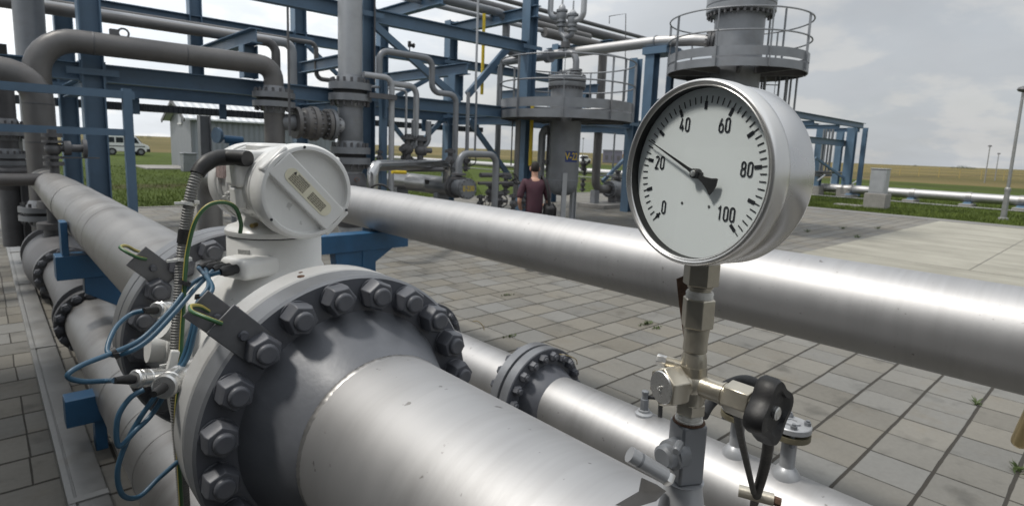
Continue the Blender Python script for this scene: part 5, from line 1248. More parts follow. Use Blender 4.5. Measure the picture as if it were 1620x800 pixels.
# small valve with level actuator on the silver run's end
sv0 = P(84, 268, X=0.64)
sv = thing("gate_valve", "small dark flanged valve standing on the end of the silver run, with level actuator", "valve", (0.64, sv0.y - 0.15, 1.4))
vx, vy = 0.66, sv0.y - 0.25
s_ = lambda py: P(84, py, Y=vy).z
vx = P(84, 240, Y=vy).x
mb = MB(); mb.cyl((vx, vy, s_(285)), (vx, vy, s_(205)), 0.045)
for py, hh_ in ((259, 6), (249, 4), (224, 4), (214, 6)): mb.cyl((vx, vy, s_(py + hh_ / 2)), (vx, vy, s_(py - hh_ / 2)), 0.10)
mb.ball((vx, vy, s_(236)), 0.085, 14)
obj("body", mb, 'grey_dark', sv, ang=30)
xe = P(134, 236, Y=vy).x
obj("actuator", MB().cyl((vx, vy, s_(234)), (xe, vy, s_(234)), 0.045).cyl((vx + 0.1, vy, s_(234)), (vx + 0.17, vy, s_(234)), 0.085).cyl((xe - 0.02, vy, s_(234)), (xe + 0.02, vy, s_(234)), 0.11, seg=20), 'grey_dark', sv, ang=30)
obj("shelf_arm", MB().bx((vx, vy - 0.03, s_(250)), (xe + 0.14, vy + 0.03, s_(248))), 'grey_dark', sv)

# pipes lying on the rack
def lvl(px, py, y): return P(px, py, Y=y)
za = lvl(270, 33, 14.0).z; xa = lvl(500, 62, 14.0).x
pipe("rack_pipe", [(-3, 14.0, za), (xa, 14.0, za), (xa, 14.0, lvl(503, 125, 14.0).z), (xa + 1.2, 14.0, lvl(503, 125, 14.0).z)], 0.055, 'grey_brown', "thin grey pipe high on the rack stepping down just left of the tall riser", "pipe", 0.16)
za = lvl(300, 48, 13.2).z; xa = lvl(436, 66, 13.2).x
pipe("rack_pipe", [(-3, 13.2, za), (xa, 13.2, za), (xa, 13.2, 3.05)], 0.095, 'grey_brown', "grey pipe high on the left rack with the nearer of two drop bends", "pipe", 0.22)
xb = lvl(462, 70, 13.7).x; za2 = lvl(440, 66, 13.7).z
pipe("rack_pipe", [(-3, 13.7, za2), (xb, 13.7, za2), (xb, 13.7, 3.0)], 0.10, 'grey_light', "paler grey pipe high on the left rack with the right hand drop bend", "pipe", 0.2)
za = lvl(150, 18, 14.5).z
pipe("rack_pipe", [(-3, 14.5, za), (4.5, 14.5, za)], 0.085, 'grey_brown', "uppermost grey pipe under the back beam of the left rack", "pipe", 0)
zt = lvl(760, 0, 14.4)
def roof(y, px, py, r, mat, lb, x0=2.0, x1=22.0):
    z = P(px, py, Y=y).z
    pipe("rack_pipe", [(x0, y, z), (x1, y, z)], r, mat, lb, "pipe", 0)
roof(14.8, 980, 50, 0.075, 'grey_dark', "dark thin pipe, outermost on the top of the right part of the rack", 9.0, 21.5)
roof(14.2, 960, 58, 0.16, 'grey_dark', "thick dark pipe on the top of the rack right of the relief valves", 9.5, 19.5)
roof(13.6, 800, 26, 0.11, 'grey_brown', "weathered pipe along the rack top ending behind the relief valves", 8.9, 15.9)
roof(13.1, 720, 16, 0.07, 'grey_light', "pale thin pipe along the rack top above the yellow pole", 6.3, 15.2)
zz = lvl(722, 0, 12.6).z
db = P(801, 40, Y=12.6)
pipe("rack_pipe", [(6.4, 12.6, P(740, 8, Y=12.6).z), (db.x, 12.6, P(740, 8, Y=12.6).z), (db.x, 12.6, P(800, 82, Y=12.6).z), (db.x + 1.0, 12.6, P(800, 82, Y=12.6).z)], 0.11, 'grey', "grey pipe on the rack top with a downward bend left of the vessels", "pipe", 0.3)
tr = thing("cable_tray", "ribbed dark cable tray slung beneath the blue rack beams", "cable tray", (5, 15.4, 2.5))
obj("tray", MB().bx((-4, 15.25, 2.44), (12.6, 15.65, 2.60)), 'tray', tr)
for k, x in enumerate((0.2, 2.6, 4.4, 5.6, 7.9, 10.2, 12.3)): obj("hanger", MB().bx((x - 0.08, 15.2, 2.36), (x + 0.08, 15.24, 2.75)), 'blue', tr)
gp = P(323, 200, Y=15.2)
tag(obj("tray_post", MB().ibeam((gp.x, 15.2, 0), (gp.x, 15.2, 2.42), 0.24, 0.24, (1, 0, 0)), 'grey', loc=(gp.x, 15.2, 0)), "grey steel post under the cable tray in front of the shed", "post")

# ------------------------------------------------------------------ small pipework right of the tall riser
def run(px_list, y, r, mat, lb, name="small_pipe", br=None, group=None):
    pts = [P(a, b, Y=y) for a, b in px_list]
    # keep verticals vertical and levels level
    for i in range(1, len(pts)):
        d = pts[i] - pts[i - 1]
        if abs(d.z) > abs(d.x) * 2: pts[i].x = pts[i - 1].x
        elif abs(d.x) > abs(d.z) * 2: pts[i].z = pts[i - 1].z
    return pipe(name, pts, r, mat, lb, "pipe", br if br is not None else r * 3, group)
run([(575, 118), (620, 116), (619, 330)], 10.7, 0.060, 'grey_light', "pale thin pipe leaving the tall riser and dropping at its right")
run([(606, 131), (659, 129), (656, 236)], 11.2, 0.066, 'grey_light', "second pale pipe with a hooked bend, right of the first drop pipe")
run([(588, 137), (643, 135), (641, 224)], 11.1, 0.027, 'grey_light', "very thin pale pipe between the two drop pipes")
run([(600, 118), (602, 80), (684, 90), (684, 146), (722, 146), (722, 280)], 10.9, 0.066, 'grey', "grey pipe stepping in an inverted U below the blue brace")
run([(610, 115), (610, 187)], 10.95, 0.035, 'blue', "slim blue post next to the first drop pipe", "pipe_post", 0)
pb = P(606, 200, Y=11.05)
tag(obj("pipe_post", MB().rect((pb.x, 11.05, 0), (pb.x, 11.05, P(606, 120, Y=11.05).z), 0.13, 0.13, (0, 1, 0)), 'blue', loc=(pb.x, 11.05, 0)), "square blue post carrying the pale pipe beside the tall riser", "post")
ar = P(590, 152, Y=10.6)
tag(obj("support_bracket", MB().bx((ar.x - 0.1, 10.55, ar.z - 0.04), (P(626, 152, Y=10.6).x, 10.65, ar.z + 0.06)), 'grey_dark', loc=ar), "short dark level arm from the tall riser's upper flange", "bracket")
run([(678, 192), (678, 224), (664, 238)], 10.6, 0.062, 'grey', "open ended grey stub pipe rising from the right relief valve", "stub_pipe", 0.2)
run([(655, 190), (655, 224), (644, 236)], 10.7, 0.055, 'grey', "open ended grey stub pipe rising from the left relief valve", "stub_pipe", 0.2)
def clutter_valve(px, py, y, s, lb, seed, wheel=None, mat='grey_dark'):
    c = P(px, py, Y=y); r = random.Random(seed)
    t = thing("small_valve", lb, "valve", c)
    mb = MB(); mb.ball(c, 0.11 * s, 14); mb.lathe([(0.06 * s, -0.30 * s), (0.06 * s, 0.28 * s)], c, Z, 14)
    for dz in (-0.22, 0.2): mb.lathe([(0.13 * s, -0.022 * s), (0.13 * s, 0.022 * s)], c + Z * dz * s, Z, 18)
    d = V((r.uniform(-1, 1), r.uniform(-1, -0.2), 0)).normalized()
    mb.lathe([(0.10 * s, 0.05 * s), (0.10 * s, 0.10 * s), (0.05 * s, 0.11 * s), (0.05 * s, 0.22 * s)], c, d, 14)
    obj("body", mb, mat, t, ang=30)
    bolts_on(t, mat, c + Z * (-0.19) * s, Z, 8, 0.105 * s, 0.014 * s, 0.03 * s); bolts_on(t, mat, c + Z * 0.225 * s, Z, 8, 0.105 * s, 0.014 * s, 0.03 * s)
    if wheel:
        wv = V(wheel).normalized(); wc = c + wv * 0.34 * s
        obj("hand_wheel", MB().torus(wc, wv, 0.17 * s, 0.016 * s, 28, 8).cyl(wc - perp(wv)[1] * 0.17 * s, wc + perp(wv)[1] * 0.17 * s, 0.011 * s, seg=8).cyl(wc - perp(wv)[2] * 0.17 * s, wc + perp(wv)[2] * 0.17 * s, 0.011 * s, seg=8).cyl(c, wc, 0.02 * s, seg=8), 'black', t)
    return t
clutter_valve(645, 236, 10.7, 1.15, "left one of the two dark relief valves behind the shiny pipe", 1)
clutter_valve(665, 238, 10.6, 1.15, "right one of the two dark relief valves behind the shiny pipe", 2)
clutter_valve(712, 254, 10.4, 0.95, "dark valve right behind the end of the shiny insulated pipe", 3)
clutter_valve(737, 254, 10.2, 0.8, "dark valve with black hand wheel behind the grey U pipe", 4, (-0.3, -0.9, 0.1))
clutter_valve(800, 292, 10.2, 0.85, "dark small valve left of the walking man, highest of the cluster", 5, (0.3, -0.8, 0.5))
clutter_valve(790, 318, 9.7, 0.8, "dark small valve at the foot of the U pipe", 6, (-0.5, -0.8, 0.1))
clutter_valve(812, 322, 9.6, 0.8, "dark small valve right beside the man's elbow", 7, (0.2, -0.9, 0.2))
clutter_valve(775, 304, 10.6, 0.8, "dark small valve seen through the grey U pipe", 8)
clutter_valve(760, 322, 9.9, 0.7, "dark small valve in the middle under the grey U pipe", 18, (-0.2, -0.9, 0.3))
clutter_valve(826, 318, 10.3, 0.75, "dark small valve hidden behind the man's arm", 19)
clutter_valve(640, 250, 11.0, 0.8, "dark valve below the left relief valve", 20)
run([(760, 277), (806, 281)], 10.3, 0.055, 'grey_dark', "dark level header pipe behind the cluster of small valves", "header_pipe", 0)
run([(757, 290), (830, 300)], 10.0, 0.035, 'grey_dark', "thin dark level pipe below the dark header pipe", "header_pipe", 0)
clutter_valve(600, 250, 10.9, 0.6, "small dark valve on the drop pipe just above the shiny pipe", 9)
hw = P(600, 312, Y=7.4)
hwt = thing("hand_wheel", "black hand wheel standing just above the big silver pipe at the shiny pipe's foot", "hand wheel", hw)
hd = V((-0.75, -0.62, 0.12)).normalized(); _, hu, hv = perp(hd)
obj("rim", MB().torus(hw, hd, 0.185, 0.016, 36, 8), 'black', hwt)
mb = MB()
for k in range(3):
    a = k * 2.094 + 0.5; mb.cyl(hw, hw + (hu * math.cos(a) + hv * math.sin(a)) * 0.18, 0.012, seg=8)
mb.cyl(hw, hw - hd * 0.4, 0.02, seg=10)
obj("spoke", mb, 'black', hwt)
# U pipe in front
run([(726, 282), (726, 243), (785, 243), (785, 342)], 9.3, 0.070, 'grey', "plain grey U shaped pipe in front of the small valves", "bent_pipe", 0.20)
uf = P(726, 276, Y=9.3)
tag(obj("pipe_flange", MB().lathe([(0.07, 0), (0.15, 0), (0.15, 0.04), (0.07, 0.05), (0.07, 0.07), (0.15, 0.075), (0.15, 0.115), (0.07, 0.12)], uf - Z * 0.09, Z, 24, False), 'grey_dark', loc=uf), "dark flange joint at the left foot of the grey U pipe", "flange")
# heat exchanger along Y with a label on its end cap
hxX = 7.6
ea = P(741, 298, X=hxX); eb = P(620, 284, X=hxX); ze = ea.z - 0.01
hxr = 0.205
hexc = thing("heat_exchanger", "shiny clad horizontal heat exchanger shell with dark end flanges and yellow lettering", "heat exchanger", (hxX, ea.y, 0))
obj("shell", MB().lathe([(0.06, 0), (hxr * 0.97, 0.005), (hxr, 0.02), (hxr, 0.8), (hxr * 1.012, 0.805), (hxr * 1.012, 0.86), (hxr, 0.865), (hxr, 1.6), (hxr * 1.012, 1.605), (hxr * 1.012, 1.66), (hxr, 1.665), (hxr, eb.y - ea.y - 0.55), (hxr * 0.9, eb.y - ea.y - 0.5)], (hxX, ea.y + 0.55, ze), AXY, 40), 'clad_shell', hexc, ang=30)
obj("channel", MB().lathe([(0.17, 0.08), (0.17, 0.42)], (hxX, ea.y, ze), AXY, 36, False), 'grey', hexc)
for y0, y1, r_ in ((0.40, 0.46, 0.235), (0.48, 0.54, 0.235), (0.0, 0.055, 0.225), (0.07, 0.125, 0.225)):
    obj("flange", MB().lathe([(0.15, y0), (r_, y0), (r_, y1), (0.15, y1)], (hxX, ea.y, ze), AXY, 40, False), 'grey_dark' if y0 > 0.3 else 'grey', hexc, ang=30)
obj("end_cover", MB().lathe([(0.21, 0.0), (0.205, -0.006), (0.0, -0.008)], (hxX, ea.y, ze), AXY, 40, False), 'grey', hexc)
bolts_on(hexc, 'grey_dark', (hxX, ea.y, ze), NEG, 14, 0.196, 0.015, 0.022); bolts_on(hexc, 'grey_dark', (hxX, ea.y + 0.40, ze), NEG, 14, 0.205, 0.015, 0.022)
text_mesh("lettering", "E-230", 0.155, 'yellow', hexc, facing(V((hxX + 0.0, ea.y - 0.012, ze)), (0, -1, 0)), 0.85)
cut = V((hxX - hxr, ea.y + 1.1, ze + 0.03)); aa = R_(172)
obj("inspection_gap", MB().box((hxX - hxr * 0.985, ea.y + 1.25, ze + 0.05), (0.02, 0.14, 0.13), Matrix.Rotation(R_(-12), 3, 'Y')), 'black', hexc)
obj("saddle", MB().bx((hxX - 0.16, ea.y + 0.9, 0), (hxX + 0.16, ea.y + 1.05, ze - 0.15)), 'grey', hexc); obj("saddle", MB().bx((hxX - 0.16, ea.y + 2.6, 0), (hxX + 0.16, ea.y + 2.75, ze - 0.15)), 'grey', hexc)
# shiny insulated pipe above it
i1, i2, i3, i4 = P(590, 325, Y=8.3), P(590, 262, Y=8.3), P(707, 263, X=7.5), P(707, 290, X=7.5)
i1.x = i2.x; i3.z = i2.z - 0.03; i4 = V((i3.x, i3.y, i4.z - 0.1))
pipe("insulated_pipe", [i1, i2, i3, i4], 0.092, 'clad', "shiny metal clad pipe bridging over the heat exchanger", "pipe", 0.16, None, 28)
for k in range(2):
    pass
yp = P(620, 272, Y=9.6); tag(obj("yellow_pipe", MB().tube([yp, P(642, 273, Y=9.6)], 0.035, 10), 'yellow', loc=yp), "short yellow pipe piece under the shiny clad pipe", "pipe")
run([(622, 268), (700, 272)], 9.7, 0.045, 'grey_dark', "dark level pipe just below the shiny clad pipe", "small_pipe", 0)
# yellow gas poles and thin conduits
def pole(px, y0, y1, yy, r, mat, lb, name="yellow_pipe"):
    a = P(px, y0, Y=yy); b = P(px, y1, Y=yy)
    return tag(obj(name, MB().cyl((a.x, yy, b.z), (a.x, yy, a.z), r, seg=12), mat, loc=(a.x, yy, b.z)), lb, "pipe")
pole(766, 22, 150, 12.4, 0.044, 'yellow', "bright yellow upright gas pipe high in the rack")
pole(843, 154, 262, 11.1, 0.048, 'yellow', "yellow upright pipe left of the grey vessel behind the man")
pole(757, -20, 145, 11.0, 0.028, 'grey_light', "thin pale conduit hanging beside the yellow pipe", "thin_conduit")
pole(741, 146, 238, 10.8, 0.045, 'grey', "thin grey upright left of the pale drop pipe", "thin_conduit")
pole(754, 145, 240, 10.9, 0.026, 'grey', "very thin grey upright below the yellow pipe", "thin_conduit")
pole(455, 12, 215, 10.2, 0.020, 'grey_dark', "thin dark rod hanging in front of the ball valve", "thin_conduit")
pole(593, -10, 130, 11.3, 0.02, 'grey_dark', "thin dark ladder rod right behind the tall riser", "thin_conduit")
pole(811, 192, 262, 11.9, 0.018, 'grey_dark', "thinnest dark rod left of the grey upright by the man", "thin_conduit")
pole(820, 190, 310, 11.0, 0.07, 'grey_brown', "weathered upright pipe behind the man's head", "upright_pipe")
pole(834, 196, 300, 13.0, 0.07, 'blue', "blue upright pipe next to the yellow one behind the man", "upright_pipe")
hk = P(648, 75, Y=11.6)
tag(obj("horn", MB().cyl(hk, hk - Z * 0.22, 0.012).lathe([(0.02, 0), (0.05, 0.10), (0.06, 0.11)], hk + V((0.0, 0, 0.05)), (1, 0, 0), 12).bx(hk + V((-0.03, -0.03, 0.0)), hk + V((0.02, 0.03, 0.13))), 'black', loc=hk), "small black horn on a stalk above the blue brace", "horn")
# ------------------------------------------------------------------ vessels with round platforms
def circ(c, r, n, a0=0.0): return [c + V((r * math.cos(a0 + 2 * math.pi * k / n), r * math.sin(a0 + 2 * math.pi * k / n), 0)) for k in range(n)]
def platform(t, c, rin, rout, z, zrail, npost, a0, gapz=0.14):
    c = V((c.x, c.y, 0))
    obj("platform_deck", MB().lathe([(rin + .05, 0), (rout, 0), (rout, 0.03), (rin + .05, 0.03)], c + Z * z, Z, 72, False), 'grey_brown', t, ang=30)
    obj("toe_board", MB().lathe([(rout, 0.09), (rout + 0.012, 0.09), (rout + 0.012, 0.09 + 0.22), (rout, 0.09 + 0.20)], c + Z * z, Z, 72, False), 'grey', t, ang=30)
    obj("ring_beam", MB().lathe([(rout - 0.02, -0.16), (rout + 0.01, -0.16), (rout + 0.01, 0.04), (rout - 0.02, 0.04)], c + Z * z, Z, 72, False), 'grey', t, ang=30)
    for k in range(8):
        a = a0 + k * math.pi / 4; e = V((math.cos(a), math.sin(a), 0))
        obj("bracket", MB().rect(c + e * rin + Z * (z - 0.10), c + e * (rout - 0.03) + Z * (z - 0.10), 0.16, 0.07), 'grey_dark', t)
    for q in (zrail, z + (zrail - z) * 0.56):
        obj("rail", MB().torus(c + Z * q, Z, rout + 0.03, 0.020, 96, 8), 'grey', t)
    for k in range(npost):
        a = a0 + 2 * math.pi * k / npost; e = V((math.cos(a), math.sin(a), 0)); p = c + e * (rout + 0.035)
        obj("rail_post", MB().rect(p + Z * (z - 0.15), p + Z * zrail, 0.06, 0.016, e), 'grey', t)

vc = P(891, 260, X=11.5); vc.z = 0
camdir = V((-vc.x, -vc.y, 0)).normalized()
ves = thing("separator_vessel", "shorter grey separator vessel with blue and yellow sign and round railed platform", "vessel", vc)
dpt = vc.length * 0.99
obj("shell", MB().lathe([(0.001, 0.72), (0.20, 0.75), (0.34, 0.84), (0.405, 0.98), (0.42, 1.12), (0.42, 2.2), (0.42, 3.55), (0.42, 3.62)], vc, Z, 64, False), 'grey', ves, ang=40)
obj("bottom_ring", MB().lathe([(0.42, 1.12), (0.426, 1.13), (0.426, 1.15), (0.42, 1.16)], vc, Z, 64, False), 'grey', ves)
obj("top_flange", MB().lathe([(0.40, 3.56), (0.485, 3.57), (0.49, 3.58), (0.49, 3.69), (0.40, 3.70)], vc, Z, 64, False), 'grey', ves, ang=30)
obj("blind_cover", MB().lathe([(0.40, 3.715), (0.485, 3.715), (0.49, 3.725), (0.49, 3.83), (0.47, 3.85), (0.10, 3.865), (0.0, 3.866)], vc, Z, 64, False), 'grey', ves, ang=30)
bolts_on(ves, 'grey_dark', vc + Z * 3.57, -Z, 28, 0.455, 0.022, 0.06); bolts_on(ves, 'grey_dark', vc + Z * 3.84, Z, 28, 0.455, 0.020, 0.05)
for k in range(3):
    a = math.atan2(camdir.y, camdir.x) + R_(8) + k * 2.094; e = V((math.cos(a), math.sin(a), 0)); p = vc + e * 0.40
    obj("leg", MB().ibeam(p, p + Z * 1.35, 0.14, 0.12, e), 'grey_light', ves)
platform(ves, vc, 0.43, 1.72, 2.86, 4.17, 9, 0.35)
# top pipework on the vessel
te = vc + V((0.02, -0.12, 0)) 
px_ = P(911, 108, X=te.x); tz = 3.86
ty = px_.y
zt_ = P(900, 84, X=te.x).z
obj("outlet_elbow", MB().tube([(te.x, ty, tz), (te.x, ty, zt_), (te.x, P(792, 92, X=te.x).y, zt_ - 0.04), (te.x, P(792, 92, X=te.x).y - 0.0, 0.4)], 0.085, 20, 0.26), 'grey', ves, ang=50)
obj("outlet_flange", MB().lathe([(0.08, 0.0), (0.17, 0.0), (0.17, 0.05), (0.09, 0.06), (0.09, 0.075), (0.17, 0.08), (0.17, 0.13), (0.08, 0.135)], (te.x, ty, tz + 0.03), Z, 32, False), 'grey', ves, ang=30)
ln = P(868, 84, X=te.x).y
obj("line_flange", MB().lathe([(0.08, -0.10), (0.17, -0.10), (0.17, -0.02), (0.09, -0.015), (0.17, -0.01), (0.17, 0.07), (0.08, 0.07)], (te.x, ln, zt_ - 0.02), Yv, 28, False), 'grey', ves, ang=30)
obj("thin_loop", MB().tube([(te.x, ty + 0.05, tz + 0.16), (te.x, ty + 0.45, tz + 0.14), (te.x, ty + 0.45, tz - 0.02)], 0.035, 12, 0.12), 'grey_light', ves)
obj("nozzle_stub", MB().lathe([(0.03, 0), (0.03, 0.12), (0.045, 0.12), (0.045, 0.15)], vc + V((-0.1, 0.15, 3.86)), Z, 12), 'grey', ves)
# side nozzle going up at the left of the shell
s1 = P(868, 200, X=vc.x)
obj("side_pipe", MB().tube([(vc.x - 0.1, vc.y + 0.3, 2.50), (vc.x - 0.1, s1.y + 0.13, 2.50), (vc.x - 0.1, s1.y + 0.13, 0.3)], 0.105, 18, 0.3), 'grey_light', ves, ang=50)
obj("level_gauge", MB().cyl((vc.x - 0.35, vc.y + 0.28, 1.35), (vc.x - 0.35, vc.y + 0.28, 2.55), 0.025).bx((vc.x - 0.42, vc.y + 0.2, 2.32), (vc.x - 0.2, vc.y + 0.32, 2.38)).bx((vc.x - 0.46, vc.y + 0.18, 1.55), (vc.x - 0.2, vc.y + 0.34, 1.66)), 'grey_dark', ves)
# sign
rgt = V((-camdir.y, camdir.x, 0)) * -1
if rgt.dot(rt) < 0: rgt = -rgt
sa = R_(31); sn_ = (camdir * math.cos(sa) + rgt * math.sin(sa)).normalized()
szz = P(905, 248, X=vc.x).z
spos = vc + sn_ * 0.432 + Z * szz
Ms = facing(spos, sn_)
sg = MB(); hwid = 0.185
for k in range(12):
    a0_ = (k / 12 - 0.5) * 2 * hwid / 0.426; a1_ = ((k + 1) / 12 - 0.5) * 2 * hwid / 0.426
    def pt(a, z, r=0.426):
        d = Matrix.Rotation(a, 3, 'Z') @ sn_; return vc + d * r + Z * z
    for rr_, fl_ in ((0.428, False),):
        vs = [sg.bm.verts.new(pt(a0_, szz - 0.14, rr_)), sg.bm.verts.new(pt(a1_, szz - 0.14, rr_)), sg.bm.verts.new(pt(a1_, szz + 0.14, rr_)), sg.bm.verts.new(pt(a0_, szz + 0.14, rr_))]; sg.bm.faces.new(vs)
bmesh.ops.remove_doubles(sg.bm, verts=sg.bm.verts, dist=0.0005)
sign = obj("name_sign", sg, 'sign_blue', ves)
tm = text_mesh("lettering", "V-22", 0.26, 'yellow', sign, Matrix.Identity(4), 0.78, 0.0)
for v in tm.data.vertices:
    lx_, ly_ = v.co.x + wloc(sign).x, v.co.y + wloc(sign).y
    d = Matrix.Rotation(lx_ / 0.43, 3, 'Z') @ sn_
    v.co = vc + d * 0.431 + Z * (szz + ly_) - wloc(sign)
# relief valves above it
def relief(px, ytop, ybot, lb, dis_px, side):
    x = te.x; b = P(px, ybot, X=x); tp = P(px, ytop, X=x)
    t = thing("relief_valve", lb, "relief valve", (x, b.y, b.z), "relief valves over the vessel")
    h = tp.z - b.z
    obj("body", MB().lathe([(0.06, -0.02), (0.06, 0.03), (0.13, 0.04), (0.13, 0.09), (0.08, 0.10), (0.08, 0.14), (0.13, 0.15), (0.13, 0.20), (0.11, 0.21), (0.14, 0.32), (0.12, 0.40), (0.15, 0.41), (0.15, 0.46), (0.10, 0.48)], (x, b.y, b.z), Z, 24), 'grey', t, ang=30)
    obj("spring_bonnet", MB().lathe([(0.10, 0.47), (0.095, 0.50), (0.085, h * 0.80), (0.05, h * 0.88), (0.025, h * 0.90), (0.02, h * 1.25)], (x, b.y, b.z), Z, 20), 'grey_light', t, ang=30)
    dy_ = P(dis_px, ybot - 8, X=x).y
    obj("discharge_pipe", MB().tube([(x, b.y, b.z + 0.30), (x, dy_, b.z + 0.30), (x, dy_, b.z + 2.2)], 0.075, 16, 0.2), 'grey_light', t, ang=50)
    return b
b1 = relief(888, 3, 45, "left relief valve with pale spring bonnet over the shorter vessel", 870, 1)
b2_ = relief(905, 12, 52, "right, slightly lower relief valve over the shorter vessel", 922, -1)
yk = thing("pipe_yoke", "Y shaped pipe fork carrying the two relief valves", "pipe fork", (te.x, ty + 0.1, zt_))
cx_ = P(895, 66, X=te.x)
obj("fork", MB().tube([(te.x, b1.y, b1.z + 0.01), (te.x, b1.y, b1.z - 0.12), (te.x, cx_.y, cx_.z + 0.08), (te.x, cx_.y, zt_)], 0.07, 16, 0.12).tube([(te.x, b2_.y, b2_.z + 0.01), (te.x, b2_.y, b2_.z - 0.05), (te.x, cx_.y, cx_.z + 0.10)], 0.07, 16, 0.1), 'grey', yk, ang=50)
obj("fork_flange", MB().lathe([(0.07, -0.08), (0.125, -0.08), (0.125, 0.06), (0.07, 0.06)], (te.x, cx_.y, cx_.z - 0.08), Z, 20), 'grey_dark', yk, ang=30)

# tall vessel
XT = 15.0
tv = P(1168, 60, X=XT); tv.z = 0
tall_v = thing("column_vessel", "taller grey column vessel behind the gauge with railed round platform", "vessel", tv)
dT = (tv.x * 0.672 + tv.y * 0.727)
rT = 36.5 / 910 * dT; rU = 50.5 / 910 * dT; rP = 101 / 910 * dT
zp = P(1168, 86, X=XT).z; zpl = zp - 0.16
zfl = P(1168, 24, X=XT).z
obj("shell", MB().lathe([(rT, 0.0), (rT, 2.0), (rT, zfl - 0.02)], tv, Z, 72, False), 'grey', tall_v, ang=40)
obj("top_shell", MB().lathe([(rT, zfl), (rU - 0.02, zfl), (rU, zfl + 0.03), (rU, zfl + 0.16), (rU - 0.015, zfl + 0.17), (rU - 0.015, zfl + 0.2), (rU, zfl + 0.21), (rU, zfl + 0.40), (rU - .02, zfl + 0.41), (rU - .02, zfl + 3), (0.1, zfl + 3.4)], tv, Z, 72, False), 'grey', tall_v, ang=30)
bolts_on(tall_v, 'grey_dark', tv + Z * zfl, -Z, 32, rU - 0.06, 0.035, 0.09)
platform(tall_v, tv, rT, rP, zpl - 0.22, P(1168, 36, X=XT).z, 9, 0.55)
# overhead silver pipe into the tall vessel
n_ = V((-0.35, 0.94, 0)).normalized()
zo = P(1108, 62, X=XT - 0.2).z
ye = tv.y + rT * 0.9
e0 = V((tv.x - 0.25, tv.y + rT * 0.8, zo - 0.12))
fl0 = P(820, 82, X=14.3); mid = P(1040, 66, X=14.4)
oh = thing("overhead_pipe", "pale silver overhead pipe running from the taller vessel back to the rack", "pipe", e0)
obj("pipe_wall", MB().tube([e0 + V((0, 0.0, 0)), V((14.55, e0.y + 0.55, zo - 0.06)), V((14.4, mid.y, mid.z)), V((14.3, fl0.y, mid.z - 0.02)), V((14.3, fl0.y + 1.0, mid.z - 0.02))], 0.155, 28, 0.5), 'silver', oh, ang=50)
dd = (V((14.55, e0.y + 0.55, zo - 0.06)) - e0).normalized()
obj("flange", MB().lathe([(0.15, 0), (0.27, 0), (0.27, 0.07), (0.20, 0.07), (0.20, 0.09), (0.27, 0.09), (0.27, 0.16), (0.16, 0.17)], e0 + dd * 0.02, dd, 32, False), 'grey_dark', oh, ang=30)
bolts_on(oh, 'grey_dark', e0 + dd * 0.18, dd, 14, 0.225, 0.026, 0.06)
obj("band", MB().lathe([(0.156, 0), (0.172, 0.005), (0.172, 0.05), (0.156, 0.055)], V((14.4, mid.y, mid.z)), Yv, 32, False), 'grey', oh)
sp0 = P(1030, 100, X=14.4)
sup = thing("pipe_trestle", "blue twin post trestle beneath the overhead silver pipe", "pipe support", (14.4, mid.y, 0))
obj("post", MB().ibeam((14.4, mid.y + 0.12, 0), (14.4, mid.y + 0.12, mid.z - 0.35), 0.3, 0.3, (1, 0, 0)), 'blue', sup)
obj("post", MB().ibeam((14.75, mid.y - 0.28, 0), (14.75, mid.y - 0.28, mid.z - 0.4), 0.16, 0.16, (1, 0, 0)), 'blue', sup)
obj("saddle_beam", MB().bx((14.2, mid.y - 0.45, mid.z - 0.36), (14.95, mid.y + 0.35, mid.z - 0.16)), 'blue', sup)
# second grey pipe behind the silver one and its big drop
dpz = P(905, 62, Y=13.0).z; dpx = P(952, 120, Y=13.0).x
drop = thing("drop_pipe", "thick weathered drop pipe under the overhead pipe with an elbow at its foot", "pipe", (dpx, 13.0, 0))
obj("pipe_wall", MB().tube([(P(860, 70, Y=13.0).x, 13.0, dpz), (dpx, 13.0, dpz), (dpx, 13.0, 0.62), (dpx + 1.0, 13.0, 0.62)], 0.15, 24, 0.34), 'grey_brown', drop, ang=50)
obj("stand", MB().bx((dpx - 0.13, 12.9, 0.1), (dpx + 0.13, 13.1, 0.6)), 'grey', drop)
pl = thing("valve_plinth", "low weathered concrete plinth under the ball valve near the gauge", "plinth", (dpx + 0.9, 12.8, 0))
obj("slab", MB().bx((dpx - 0.35, 12.3, 0), (dpx + 2.6, 13.5, 0.13)), 'concrete', pl, bevel=0.01)
gv = thing("ball_valve", "grey ball valve with dark studs on the concrete plinth just left of the gauge", "valve", (dpx + 1.0, 13.0, 0.62))
x0 = dpx + 0.75
obj("body", MB().lathe([(0.16, 0), (0.30, 0.0), (0.30, 0.08), (0.20, 0.09), (0.24, 0.2), (0.31, 0.3), (0.33, 0.5), (0.31, 0.70), (0.24, 0.80), (0.2, 0.9), (0.30, 0.91), (0.30, 0.99), (0.16, 1.0)], (x0, 13.0, 0.62), Xv, 40, False), 'grey', gv, ang=30)
bolts_on(gv, 'grey_dark', (x0, 13.0, 0.62), -Xv, 14, 0.26, 0.026, 0.08); bolts_on(gv, 'grey_dark', (x0 + 0.08, 13.0, 0.62), Xv, 14, 0.26, 0.026, 0.08); bolts_on(gv, 'grey_dark', (x0 + 0.91, 13.0, 0.62), -Xv, 14, 0.26, 0.026, 0.08)
obj("bonnet", MB().lathe([(0.13, 0.28), (0.13, 0.36), (0.22, 0.36), (0.22, 0.44), (0.10, 0.45), (0.08, 0.6), (0.12, 0.6), (0.12, 0.68)], (x0 + 0.5, 13.0, 0.62), Z, 24), 'grey_dark', gv, ang=30)
